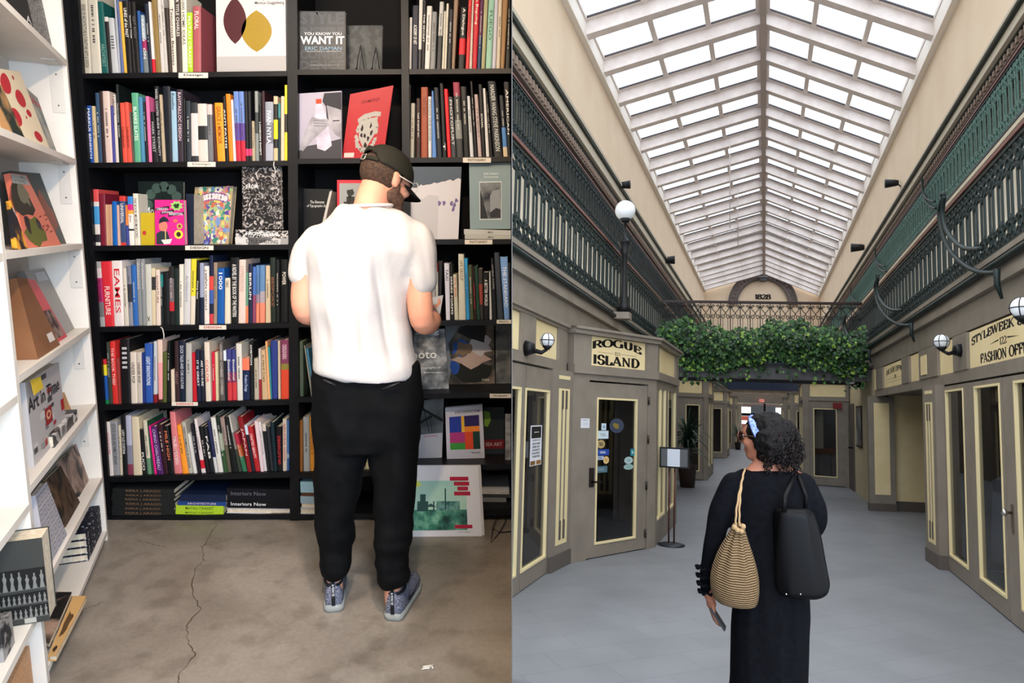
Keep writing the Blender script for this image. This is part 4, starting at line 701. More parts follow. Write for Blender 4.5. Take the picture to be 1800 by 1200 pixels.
def art_truss(mb, S):
    rect(mb, S, 0, .42, 1, 1, nmat('grey_sky_photo', [(.4, (70, 76, 80)), (.6, (120, 126, 130))], 7), .0006)
    for q in ([(0, .92), (1, .6)], [(.2, .98), (.5, .42)], [(.45, .8), (.6, .42)], [(.1, .6), (.6, .7)]):
        (a, b), (c_, d) = q; pgon(mb, S, [(a, b), (c_, d), (c_, d + .05), (a, b + .05)], K, .001)
faceout('F', 'R', (2930, 2830), (3118, 2795), (3106, 3196), (2925, 3240), .02, mat((205, 206, 212), .35), 'white and black truss cover half hidden by the trouser leg', art=art_truss, texts=[('museum folkwang', .3, .8, .36, .4, (210, 80, 110))])
faceout('F', 'R', (3400, 2870), (3545, 2870), (3545, 3165), (3400, 3170), .03, nmat('dark_stripes', [(.3, (22, 30, 34)), (.7, (50, 60, 64))], 60, kind='wave_x'), 'dark striped cover with a green leaf beside the colour-block cover', setb=.16,
        art=lambda mb, S: [pgon(mb, S, [(.02, .95), (.3, .92), (.36, .75), (.2, .6), (.04, .62)], mat((120, 160, 60)), .001), rect(mb, S, 0, .12, 1, .32, mat((110, 26, 34)), .0008)], texts=[('SEA ART', .1, .9, .18, .26, (190, 170, 160))])
faceout('F', 'R', (3552, 2915), (3592, 2915), (3592, 3232), (3552, 3232), .02, nmat('grey_texture_cover', [(.4, (110, 112, 116)), (.6, (160, 160, 162))], 30), 'grey textured cover cut off beyond the dark striped one')
# poster leaning against the bottom shelf, and a second sheet behind it
def poster():
    c = [flo(722, 943.5), flo(847.5, 942.5)]; zt = None; out = []
    for i, (x, y) in enumerate(((840.5, 818.5), (726, 819))):
        b = c[1 - i] if i == 0 else c[0]; b = c[1] if i == 0 else c[0]
        r = ray(x, y); Yt = b.y + .06; t = Yt / r.y; out.append(Vector((r.x * t, Yt, EYE.z + r.z * t)))
    c += out; n = (c[1] - c[0]).cross(c[3] - c[0]).normalized(); n = n if n.y < 0 else -n
    c = [p + Vector((0, 0, .001)) for p in c]
    GP = nmat('green_field_print', [(.35, (24, 60, 52)), (.5, (60, 130, 110)), (.65, (130, 190, 160))], 16, rough=.35, detail=7)
    def art(mb, S):
        x = -.12
        rect(mb, S, .0, .09, .8, .79, nmat('pale_sky_print', [(.3, (150, 200, 190)), (.7, (190, 224, 200))], 5, rough=.3), .0008); rect(mb, S, .0, .09, .8, .38, GP, .001)
        blob(mb, S, .06, .74, .07, .05, mat((210, 222, 90)), .0011)
        D = mat((40, 78, 76)); rect(mb, S, .12, .38, .2, .6, D, .0013); rect(mb, S, .08, .36, .24, .5, D, .0013); rect(mb, S, .31, .36, .33, .5, D, .0013); rect(mb, S, .48, .38, .5, .68, D, .0013); rect(mb, S, .36, .37, .7, .5, nmat('refinery_print', [(.4, (50, 100, 96)), (.6, (110, 160, 150))], 40), .0012)
        pgon(mb, S, [(.18, .42), (.28, .47), (.36, .42)], D, .0014)
        R = mat((176, 30, 60)); 
        for a0, b0, a1 in ((.56, .79, .84), (.62, .72, .85), (.67, .65, .83), (.62, .58, .86)): rect(mb, S, a0, b0, a1, b0 + .055, R, .0015)
        rect(mb, S, .62, .115, .87, .165, R, .0015)
    texts = [('FOLLOWING', .59, .81, .805, .835, (230, 215, 215)), ('FROM THE', .65, .83, .735, .765, (230, 215, 215)), ('MIDAS', .7, .8, .665, .69, (230, 215, 215)), ('HORIZON', .66, .83, .595, .62, (230, 215, 215)), ('LEAD IT', .66, .82, .13, .15, (230, 215, 215)), ('2 OCTOBER', .66, .84, .055, .07, (130, 130, 135))]
    solid(c, n, .003, mat((222, 224, 230), .35), 'poster', 'white art poster of a green industrial landscape leaning on the floor shelf', 'poster', page=False, art=art, texts=texts)
    d = [p + Vector((.012, .012, 0)) for p in c]; d[0].z = d[1].z = .001
    solid(d, n, .002, mat((206, 206, 208), .4), 'paper_sheet', 'white sheet standing directly behind the industrial poster', 'paper', page=False)
poster()
z = shelf_z('G', 'R', -.1)
for i, (x0, x1, y0, y1, c, lb) in enumerate([(3385, 3592, 3540, 3590, (30, 31, 34), 'black folder at the bottom of the paper pile on the lowest shelf'), (3370, 3560, 3510, 3535, (120, 122, 124), 'grey folder in the paper pile on the lowest shelf'), (3400, 3592, 3488, 3508, (60, 62, 64), 'dark folder under the white papers on the lowest shelf'), (3380, 3580, 3470, 3486, (200, 204, 210), 'white papers on top of the pile on the lowest shelf')]):
    z, _ = lying(x0, x1, y0, y1, mat(c, .5), lb, zb=z, depth=.26, Yo=.02 + .01 * i, group='papers and folders on the lowest shelf', page=i == 3, name='folder')
# bent wire stand lying on the floor
m = MB(); w_ = [flo(x, y) + Vector((0, 0, h)) for x, y, h in ((899, 935, .004), (878, 937, .004), (863, 955, .004), (866, 935, .02), (876, 912, .05), (884, 910, .055), (890, 924, .03), (878, 937, .006))]
m.tube(w_, .0024, K, 6); m.tube([w_[3], w_[7]], .002, K, 6); tag(m.obj('wire_stand'), 'bent black wire book stand lying on the concrete floor', 'book stand')
# ribbon bookmarks hanging over the shelf edges
for pts, c, lb in (([(482, 281), (481, 290), (484, 300), (482, 315)], (200, 196, 190), 'white ribbon bookmark hanging from the second shelf'), ([(280, 572), (286, 578), (288, 588), (288, 598)], (200, 198, 192), 'white ribbon bookmark hanging from the fourth shelf')):
    m = MB(); m.tube([onY(x, y, Y0 - .006 if i else Y0 + .004) for i, (x, y) in enumerate(pts)], .0028, mat(c), 6, flat=.3, ref=(1, 0, 0)); tag(m.obj('bookmark'), lb, 'bookmark')
m = MB(); q = flo(752, 1174)
for k in range(5): m.tube([q + Vector((rnd.uniform(-.02, .02), rnd.uniform(-.012, .012), .004)) for _ in range(3)], .003, mat((214, 212, 208)), 5)
tag(m.obj('paper_scrap'), 'crumpled white paper scrap lying on the concrete floor', 'litter')
# ================================================================ white shelving along the left wall
PF, PN = flo(191, 945), flo(88, 1195)
LD = (PN - PF).normalized(); LN = Vector((-LD.y, LD.x, 0)); LN = LN if LN.x > 0 else -LN; SN = (PN - PF).length
def LP(s, d, z): return PF + LD * s + LN * d + Vector((0, 0, z))
def LF(s, z, d): return LP(s, d, z)
def onL(x, y, d=0.0):                         # -> s, z on the plane d in front of / behind the shelf edges
    r = ray(x, y); k = (LP(0, d, 0) - EYE).dot(LN) / r.dot(LN); p = EYE + r * k; q = p - PF; return q.dot(LD), p.z
def onS(x, y, s):
    r = ray(x, y); k = (LP(s, 0, 0) - EYE).dot(LD) / r.dot(LD); p = EYE + r * k; return (p - PF).dot(LN), p.z
wm = mat((206, 202, 194), .7)
m = MB(); m.fb(LF, -.9, 3.6, 0, 2.95, -.28, -.21, wm); struct(m.obj('wall_bookshop_left'))
unit = thing('white_shelf_unit', 'white painted shelving unit along the side wall of the shop', 'shelves', LP(.3, 0, 0))
MB().fb(LF, -.001, .03, .001, 2.93, -.21, 0, WHITE).obj('side_panel', unit)
MB().fb(LF, SN, SN + .03, .001, 2.93, -.21, 0, WHITE).obj('side_panel', unit)
FB = [(124, 122), (135, 290), (147, 437), (156, 586), (166, 722), (176, 855)]
ZB = [onL(*p)[1] for p in FB]                 # undersides
TB = .024
for z in ZB: MB().fb(LF, .032, SN - .002, z, z + TB, -.21, 0, WHITE).obj('shelf_board', unit)
zb7 = .05
MB().fb(LF, .032, SN - .002, .03, zb7, -.21, 0, WHITE).obj('shelf_board', unit); MB().fb(LF, .032, SN - .002, 0.001, .03, -.19, -.04, WHITE).obj('kickboard', unit)
ZT = [z + TB for z in ZB] + [zb7]
NB = [(0, 470), (25, 698), (42, 897), (48, 1112)]; NZ = []
for x, y in NB:
    s, z = onL(x, y); 
    if y == 470: z = ZB[2] + .02
    NZ.append(z); MB().fb(LF, SN + .032, SN + 1.5, z - TB, z, -.21, 0, WHITE).obj('shelf_board', unit)
MB().fb(LF, SN + 1.5, SN + 1.53, .001, 2.93, -.21, 0, WHITE).obj('side_panel', unit)
BR = [(372, 500, 440, 790), (430, 1190, 490, 1430), (500, 1790, 565, 2022), (524, 2400, 582, 2595), (566, 3000, 618, 3142)]
for x0, y0, x1, y1 in BR:
    (d0, z0), (d1, z1) = onS(x0 / 4, y1 / 4, .03), onS(x1 / 4, y0 / 4, .03); zz = min(ZB, key=lambda z: abs(z - z1))
    b = MB(); b.fb(LF, .0302, .034, z0, zz - .001, d0, d1, mat((214, 210, 202), .4)); b.fb(LF, .034, .16, zz - .005, zz - .001, d0, d1, mat((214, 210, 202), .4))
    for h in (.15, .8): b.ball(LP(.0345, (d0 + d1) / 2, z0 + (zz - z0) * h), .0035, mat((120, 118, 114), .3, 1), 6)
    b.obj('shelf_bracket', unit)
def leanb(k, tl, tr, br, bl, th, cover, label, d=-.03, lean=.2, art=None, texts=(), page=True, name='book', zt=None, cat='book'):
    """cover leaning against the wall on board k; corners in pixels, base on the plane d, leaning back by lean per metre"""
    z0 = (ZT[k] if zt is None else zt) + .001; P = []
    for p in (bl, br): s, z = onL(*p, d); P.append(LP(s, d, z0))
    s0 = (P[0] - PF).dot(LD); s1 = (P[1] - PF).dot(LD)
    N = (LN + Vector((0, 0, lean))).normalized(); T = []
    for p in (tr, tl):
        r = ray(*p); t = (P[0] - EYE).dot(N) / r.dot(N); T.append(EYE + r * t)
    c = [P[0], P[1], T[0], T[1]]
    for i, q in enumerate(c):
        e = (q - PF).dot(LD)
        if e < .037: c[i] = q + LD * (.037 - e)
        if e > SN - .004 and zt is None: c[i] = q + LD * (SN - .004 - e)
    # left in the picture is nearer the camera: order corners so that the normal faces the room
    return solid(c, N, th, cover, name, label, cat, art=art, texts=texts, page=page)
GB = nmat('speckled_grey', [(.4, (84, 84, 86)), (.6, (160, 158, 156))], 120, detail=2)
leanb(0, (20, -70), (94, -70), (102, 98), (52, 52), .02, mat((118, 122, 126)), 'grey photographic cover with a black block on the highest white shelf', d=-0.042, lean=.12, art=lambda mb, S: [rect(mb, S, 0, 0, 1, .45, GB), rect(mb, S, .55, .42, 1, 1, K, .0012)])
leanb(0, (-22, -80), (30, -80), (62, 60), (-12, -14), .02, mat((30, 31, 33)), 'black cover with thin white capitals on the highest white shelf', d=-0.021, lean=.12, texts=[('MODERN', .3, .98, .66, .78, (220, 220, 220)), ('EN', .55, .95, .44, .56, (220, 220, 220)), ('A', .8, .95, .1, .2, (220, 220, 220))])
leanb(1, (30, 140), (66, 172), (102, 268), (58, 250), .015, nmat('blue_grey_scene', [(.35, (90, 104, 110)), (.65, (170, 170, 160))], 12), 'blue grey illustrated cover lettered MAN behind the red dotted cover', d=-0.050, lean=.25, texts=[('MAN', .3, .95, .78, .9, (190, 50, 60))])
def art_dots(mb, S):
    for a, b, ra, rb in ((.2, .78, .17, .16), (.6, .62, .15, .12), (.3, .3, .14, .13), (.78, .14, .1, .07), (.73, .44, .07, .05), (.55, .9, .035, .03), (.6, .36, .02, .02)): disc(mb, S, a, b, ra, rb, mat((190, 24, 44)), .001)
leanb(1, (-4, 120), (35, 126), (88, 257), (8, 234), .02, mat((232, 218, 188), .5), 'cream cover with big red dots on the second white shelf', d=-0.021, lean=.25, art=art_dots)
leanb(1, (-12, 145), (3, 150), (44, 243), (2, 226), .02, nmat('tan_face_cover', [(.45, (28, 44, 38)), (.55, (196, 150, 100))], 5), 'dark green and tan cover overlapping the red dotted one', d=-0.008, lean=.2)
leanb(2, (18, 300), (82, 308), (117, 432), (76, 436), .03, mat((44, 50, 44), .5), 'dark green grey cover with a brown shape on the third white shelf', d=-0.050, lean=.28, art=lambda mb, S: blob(mb, S, .68, .45, .22, .3, mat((130, 62, 40)), .001))
def art_km(mb, S):
    blob(mb, S, .3, .66, .34, .26, mat((50, 48, 40)), .0008); blob(mb, S, .4, .72, .2, .16, mat((120, 118, 100)), .001); blob(mb, S, .36, .2, .26, .2, mat((96, 104, 44)), .001); blob(mb, S, .2, .3, .08, .12, K, .0013); blob(mb, S, .55, .3, .06, .08, K, .0013)
    rect(mb, S, .02, .86, .9, .99, mat((170, 178, 176)), .0014)
    for k in range(9): a = .6 + rnd.uniform(-.1, .3); b = .15 + rnd.uniform(0, .3); pgon(mb, S, [(a, b), (a + .1, b + .02), (a + .11, b + .035), (a, b + .015)], mat((120, 50, 40)), .0013)
leanb(2, (17, 304), (46, 308), (108, 434), (46, 446), .02, mat((222, 122, 98), .4), 'salmon pink and olive painted cover with a grey title strip', d=-0.021, lean=.3, art=art_km, texts=[('KERRY JAMES', .1, .8, .93, .98, (50, 50, 50)), ('MARSHALL', .1, .7, .87, .92, (50, 50, 50))])
leanb(2, (19, 352), (28, 376), (50, 444), (32, 450), .015, nmat('yellow_black_cover', [(.5, (30, 30, 36)), (.6, (226, 160, 50))], 14), 'black and yellow cover in front of the salmon painted one', d=-0.004, lean=.25, texts=[('MARSHALL', .1, .9, .8, .92, (220, 220, 220))])
leanb(3, (42, 476), (78, 471), (131, 578), (108, 596), .03, mat((124, 120, 116), .3), 'grey portfolio in a clear sleeve on the fourth white shelf', d=-0.055, lean=.3, art=lambda mb, S: rect(mb, S, .35, .82, .9, .95, mat((190, 196, 200)), .001))
leanb(3, (44, 489), (62, 492), (119, 603), (96, 616), .02, mat((206, 36, 56), .35), 'glossy red cover between the grey portfolio and the brown box', d=-0.034, lean=.3, art=lambda mb, S: rect(mb, S, .2, .05, .9, .5, nmat('dark_engraving', [(.4, (60, 40, 40)), (.6, (150, 130, 120))], 20), .001))
leanb(3, (29, 488), (47, 489), (106, 608), (68, 640), .07, nmat('brown_card', [(.3, (120, 80, 52)), (.7, (140, 96, 64))], 6), 'brown cardboard slipcase leaning on the fourth white shelf', d=-0.013, lean=.25, page=False, name='slipcase', cat='slipcase', art=lambda mb, S: rect(mb, S, .62, .1, .9, .22, mat((226, 220, 214)), .001))
def art_ait(mb, S):
    for k in range(26): a, b = rnd.uniform(.02, .85), rnd.uniform(.02, .9); w_, h_ = rnd.uniform(.06, .14), rnd.uniform(.05, .1); rect(mb, S, a, b, a + w_, b + h_, mat(rnd.choice([(150, 150, 152), (210, 208, 206), (70, 70, 74), (160, 50, 50), (120, 124, 130), (190, 180, 170)])), .0005 + k * .00002)
    rect(mb, S, .4, .3, .6, .52, mat((150, 30, 36)), .0014); disc(mb, S, .5, .42, .07, .06, mat((222, 170, 130)), .0017); disc(mb, S, .5, .42, .035, .03, mat((150, 30, 36)), .002); rect(mb, S, .45, .02, .62, .18, K, .0014); rect(mb, S, .9, .3, 1, .46, mat((180, 30, 36)), .0014)
leanb(4, (110, 690), (113, 689), (127, 722), (116, 728), .02, mat((196, 152, 100)), 'small tan card standing behind the Art in Time cover', d=-0.067, lean=.2, page=False, name='card', cat='card')
leanb(4, (44, 672), (103, 636), (117, 748), (57, 785), .03, mat((186, 184, 184), .4), 'collage cover lettered Art in Time on the fifth white shelf', d=-0.034, lean=.08, art=art_ait, texts=[('Art in Time', .0, .92, .62, .8, (26, 26, 30), 0, .02)])
leanb(4, (54, 668), (71, 661), (77, 684), (60, 693), .001, mat((226, 196, 60), .7), 'yellow paper note tucked on the Art in Time cover', d=-0.025, lean=.1, page=False, name='paper_note', cat='note', zt=onL(66, 690, -.025)[1] - .001)
def lieb(k, x0, x1, y0, y1, d0, d1, th, cover, label, zt=None, name='book', s0=None, group=None):
    z = (ZT[k] if zt is None else zt) + .001; sa = onL(x0, y0, d1)[0]; sb = onL(x1, y1, d1)[0]; sa, sb = max(sa, sb), min(sa, sb)
    t = min(.003, th * .15); m = MB(); m.fb(LF, max(sb, .035), sa, z, z + t, d0, d1, cover); m.fb(LF, sb, sa, z + th - t, z + th, d0, d1, cover); m.fb(LF, sb, sa, z + t, z + th - t, d1 - .003, d1, cover)
    o = m.obj(name); tag(o, label, 'book', group); p = MB(); p.fb(LF, sb + .004, sa - .004, z + t, z + th - t, d0 + .004, d1 - .004, PAGE); p.obj('page_block', o); return z + th
lieb(4, 98, 138, 806, 750, -.17, -.02, .045, BWS, 'grey collage book lying flat on the fifth white shelf')
leanb(5, (104, 812), (134, 780), (157, 851), (140, 880), .015, nmat('hands_photo', [(.42, (40, 42, 42)), (.58, (176, 150, 136))], 7, dist=1), 'photo cover of pale hands on the sixth white shelf', d=-0.050, lean=.2)
leanb(5, (80, 845), (107, 818), (141, 886), (117, 940), .015, nmat('dark_brown_photo', [(.4, (20, 18, 16)), (.7, (110, 84, 60))], 9, dist=1.5), 'very dark brown photo cover between the hands and the grey pattern covers', d=-0.034, lean=.2)
def art_pat(mb, S):
    for i in range(4):
        for j in range(5):
            a, b = .04 + i * .25, .03 + j * .195; mm = mat((150, 148, 158))
            for q in ((0, 0, .2, .02), (0, .13, .2, .15), (0, 0, .02, .15), (.18, 0, .2, .15), (.07, .05, .13, .1)): rect(mb, S, a + q[0], b + q[1], a + q[2], b + q[3], mm, .001)
leanb(5, (62, 870), (82, 846), (118, 940), (84, 990), .02, mat((196, 194, 200), .5), 'pale grey cover with a square maze pattern on the sixth white shelf', d=-0.013, lean=.2, art=art_pat)
SP = nmat('navy_white_specks', [(.62, (22, 26, 44)), (.68, (200, 204, 214))], 70, detail=1)
z = ZT[6]
for k in range(4): z = lieb(6, 157, 187, 996, 926, -.17, -.02, .032, SP, ['lowest', 'second lowest', 'third', 'topmost'][k] + ' navy book with white specks in the stack near the floor', zt=z, group='navy speckled books near the floor')
def flat(k, pts, th, cover, label, zt, texts=(), art=None, page=True):
    c = []
    for p in pts: r = ray(*p); t = (zt + th - EYE.z) / r.z; c.append(EYE + r * t)
    return solid(c, Vector((0, 0, 1)), th, cover, 'book', label, art=art, texts=texts, page=page)
flat(6, [(84, 1152), (98, 1152), (152, 1047), (128, 1047)], .02, mat((200, 160, 104), .5), 'tan drawing book lying on the lowest white board', .051 + .0005, art=lambda mb, S: [blob(mb, S, .5, .5, .3, .2, mat((90, 66, 40)), .001), blob(mb, S, .5, .1, .2, .05, mat((60, 44, 30)), .001)])
flat(6, [(62, 1120), (86, 1130), (126, 1040), (88, 1040)], .02, nmat('black_portrait_cover', [(.5, (26, 24, 24)), (.62, (180, 150, 130))], 6), 'black cover with a pale portrait lying on the tan drawing book', .0725, )
# near bay, in front of the second upright
def art_fig(mb, S):
    g = mat((122, 124, 120)); dk = mat((24, 25, 25))
    for b0, b1, n in ((.42, .66, 9), (.25, .38, 13), (.08, .22, 13)):
        rect(mb, S, 0, b0, 1, b1, dk, .0008); rect(mb, S, 0, b0 - .008, 1, b0, mat((100, 100, 98)), .001)
        for k in range(n):
            a = (k + .5) / n; h = (b1 - b0) * rnd.uniform(.7, .95); w_ = .36 / n
            pgon(mb, S, [(a - w_, b0), (a - w_ * .5, b0 + h * .45), (a - w_ * .8, b0 + h * .7), (a - w_ * .3, b0 + h * .8), (a - w_ * .3, b0 + h), (a + w_ * .3, b0 + h), (a + w_ * .3, b0 + h * .8), (a + w_ * .8, b0 + h * .66), (a + w_ * .4, b0 + h * .4), (a + w_ * .9, b0)], g, .0012)
    rect(mb, S, .62, .01, .8, .07, mat((170, 168, 160)), .001)
zf = NZ[3] + .001; sF = SN + .12
(d0, _), (d1, zt_) = onS(-30, 1104, sF), onS(73, 945, sF)
c = [LP(sF, d0, zf), LP(sF, d1, zf), LP(sF, d1, zt_), LP(sF, d0, zt_)]
solid(c, LD, .09, mat((58, 60, 58), .5), 'book', 'thick dark grey book with rows of grey figurines on the near white shelf', art=art_fig)
s_, z_ = onL(12, 1085, -.02); m_ = MB(); m_.fb(LF, sF + .1, sF + .2, zf, zf + .1, -.12, -.02, nmat('bw_photo_spine', [(.45, (40, 40, 42)), (.55, (150, 148, 146))], 20)); tag(m_.obj('book'), 'black and white photo book in front of the figurine book', 'book')
WD = nmat('light_wood', [(.3, (186, 136, 96)), (.7, (214, 166, 122))], 20, stretch=(1, 8, 8), rough=.5)
m_ = MB(); m_.fb(LF, SN + .06, SN + .5, .002, .02, -.2, -.03, WD)
for a in ((-.2, -.185), (-.045, -.03)): m_.fb(LF, SN + .06, SN + .5, .02, .17, *a, WD)
for a in ((SN + .06, SN + .075), (SN + .485, SN + .5)): m_.fb(LF, *a,   .02, .17, -.185, -.045, WD)
tag(m_.obj('wooden_crate'), 'pale wooden crate on the floor under the near white shelves', 'crate')
# ================================================================ ARCADE
def AF(u, z, w): return AP(u, w, z)
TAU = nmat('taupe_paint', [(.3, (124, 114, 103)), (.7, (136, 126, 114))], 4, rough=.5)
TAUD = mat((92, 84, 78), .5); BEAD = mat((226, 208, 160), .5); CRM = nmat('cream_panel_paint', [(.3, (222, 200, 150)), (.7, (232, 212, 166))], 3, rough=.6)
PLAST = nmat('cream_plaster', [(.3, (216, 193, 166)), (.7, (222, 202, 176))], 1.2, rough=.8)
IRON = mat((22, 34, 33), .45, 0, .25); IRON_SUNLIT = mat((76, 104, 95), .5, 0, .25); GLOWP = emis((238, 238, 230), 1.6, 'gallery_glow_panel'); IRONB = mat((18, 18, 20), .45); RAILW = mat((98, 48, 34), .35); SKF = nmat('skylight_paint', [(.3, (214, 202, 197)), (.7, (228, 218, 213))], 5, rough=.6)
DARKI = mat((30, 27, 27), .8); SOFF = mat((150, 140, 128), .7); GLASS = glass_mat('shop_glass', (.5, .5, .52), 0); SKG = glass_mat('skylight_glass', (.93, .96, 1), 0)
UL = apx(900, 1050, z=0)[0]; UR = apx(1800, 1113, z=0)[0]; UL3, UR3 = -3.85, 3.5
# floor
def arc_floor():
    m = bpy.data.materials.new('grey_floor_tiles'); m.use_nodes = True; nt = m.node_tree; N = nt.nodes; L = nt.links; p = N['Principled BSDF']
    tc = N.new('ShaderNodeTexCoord'); mp = N.new('ShaderNodeMapping'); mp.inputs['Rotation'].default_value = (0, 0, math.atan2(AW.x, AW.y) * -1); L.new(tc.outputs['Object'], mp.inputs[0])
    br = N.new('ShaderNodeTexBrick'); br.inputs['Scale'].default_value = 1.0; br.inputs['Brick Width'].default_value = .6; br.inputs['Row Height'].default_value = .3; br.inputs['Mortar Size'].default_value = .0035
    br.inputs[1].default_value = (lin(119), lin(121), lin(125), 1); br.inputs[2].default_value = (lin(123), lin(125), lin(129), 1); br.inputs[3].default_value = (lin(108), lin(110), lin(114), 1)
    L.new(mp.outputs[0], br.inputs[0]); no = N.new('ShaderNodeTexNoise'); no.inputs['Scale'].default_value = 2.2; no.inputs['Detail'].default_value = 8; L.new(mp.outputs[0], no.inputs['Vector'])
    r2 = N.new('ShaderNodeValToRGB'); e = r2.color_ramp.elements; e[0].position = .35; e[0].color = (.8, .8, .8, 1); e[1].position = .62; e[1].color = (1, 1, 1, 1); L.new(no.outputs[0], r2.inputs[0])
    mx = N.new('ShaderNodeMixRGB'); mx.blend_type = 'MULTIPLY'; mx.inputs[0].default_value = .6; L.new(br.outputs[0], mx.inputs[1]); L.new(r2.outputs[0], mx.inputs[2]); L.new(mx.outputs[0], p.inputs['Base Color'])
    p.inputs['Roughness'].default_value = .42; p.inputs['Specular IOR Level'].default_value = .4; return m
FT = arc_floor()
def cutu(w, z=0, px=900.4):                   # u of the sight plane of the party wall at distance w
    lo, hi = -6.0, 3.0
    for _ in range(50):
        mid = (lo + hi) / 2; v = AP(mid, w, z) - EYE; c = Vector((v.dot(c2w((1, 0, 0))), 0, v.dot(c2w((0, 0, 1))))); x = 900 + F * c.x / c.z
        lo, hi = (mid, hi) if x < px else (lo, mid)
    return lo
m = MB(); pts = [(-3.2, 1.4), (4.4, 1.4), (4.4, 46), (-4.6, 46), (-4.6, 5.0)]; n = len(pts)
m.add([AP(u, w, 0) for u, w in pts] + [AP(u, w, -.1) for u, w in pts], [tuple(range(n)), tuple(range(2 * n - 1, n - 1, -1))] + [(i, n + i, n + (i + 1) % n, (i + 1) % n) for i in range(n)], FT)
struct(m.obj('floor_arcade'))
for q, lb in ((((1070, 1022), (1100, 1024)), 0), (((1200, 1048), (1210, 1049)), 0)): pass
# --- decks, galleries and upper walls, both sides
def side(sg, u2, u3, w0, w3, nm):
    S = lambda a: a * sg
    def bx(mb, ua, ub, z0, z1, wa, wb, mt): mb.fb(AF, S(min(ua, ub)) if sg > 0 else -max(ua, ub), S(max(ua, ub)) if sg > 0 else -min(ua, ub), z0, z1, wa, wb, mt)
    a, b = abs(u2), abs(u3)
    m = MB(); bx(m, a - .02, 5.6, 2.98, 3.12, w0, 46, TAU); bx(m, a - .05, a + .12, 3.12, 3.17, w0, 46, TAU); struct(m.obj(f'floor_gallery_{nm}'))
    m = MB(); bx(m, a + .02, a + .2, 2.62, 2.98, w0, 46, TAU); bx(m, a - .04, a + .02, 2.90, 2.98, w0, 46, TAU); struct(m.obj(f'trim_{1 if sg < 0 else 2}'))
    m = MB(); L = [AP(S(a - .06), w0 + k * (42.2 - w0) / 40, 3.06) for k in range(41)]; m.tube(L, .03, IRON, 8); o = m.obj('pipe'); tag(o, f'dark green pipe running along the {"lamp post" if sg < 0 else "fashion office"} side gallery edge', 'pipe')
    m = MB(); bx(m, 5.55, 5.7, 3.12, 5.8, w0, 46, PLAST)
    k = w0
    while k < 45: bx(m, 5.5, 5.55, 3.3, 5.6, k, k + 1.3, GLOWP); k += 1.9  # glowing panels added to brighten the gallery behind the railing
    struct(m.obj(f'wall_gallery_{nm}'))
    m = MB(); bx(m, b, 6.2, 5.74, 5.9, w3, 46, TAU); bx(m, b + .14, 5.54, 5.725, 5.74, w3, 46, mat((238, 234, 224), .6)); bx(m, b - .06, b + .1, 5.86, 5.93, w3, 46, mat((196, 184, 160), .6)); bx(m, b - .02, b + .06, 5.6, 5.74, w3, 46, mat((176, 164, 144), .6)); bx(m, b - .03, b, 5.76, 5.82, w3, 46, IRON); struct(m.obj(f'floor_upper_gallery_{nm}'))
    m = MB(); bx(m, 6.1, 6.2, 5.9, 7.6, w3, 46, mat((150, 168, 152), .7)); struct(m.obj(f'wall_upper_gallery_{nm}'))
    z0, z1 = ((7.08, 7.72) if sg < 0 else (7.0, 7.4)); h = z1 - z0
    m = MB(); bx(m, b - .02, b + .35, z0, z0 + h * .35, w3, 46, mat((112, 96, 86), .6)); bx(m, b - .05, b + .35, z0 + h * .35, z0 + h * .45, w3, 46, IRON)
    bx(m, b - .12, b + .35, z0 + h * .45, z0 + h * .8, w3, 46, mat((190, 180, 160), .55)); bx(m, b - .18, b + .35, z0 + h * .8, z0 + h * .88, w3, 46, IRON); bx(m, b - .2, b + .35, z0 + h * .88, z1, w3, 46, mat((176, 166, 148), .55))
    k = w3
    while k < 45: bx(m, b - .055, b - .02, z0 + h * .08, z0 + h * .3, k, k + .07, mat((134, 116, 102), .6)); k += .16
    bx(m, b + .36, 6.1, z0 + .05, z0 + .1, w3, 46, mat((238, 234, 224), .6))
    struct(m.obj(f'trim_{3 if sg < 0 else 4}'))
    zt = 9.7 if sg < 0 else 9.42
    m = MB(); bx(m, b - .02, b + .12, z1, zt + .3, w3 - 2, 46, PLAST); struct(m.obj(f'wall_clerestory_{nm}')); return zt
zL = side(-1, UL, UL3, 5.0, 7.5, 'left'); zR = side(1, UR, UR3, 3.4, 6.0, 'right')
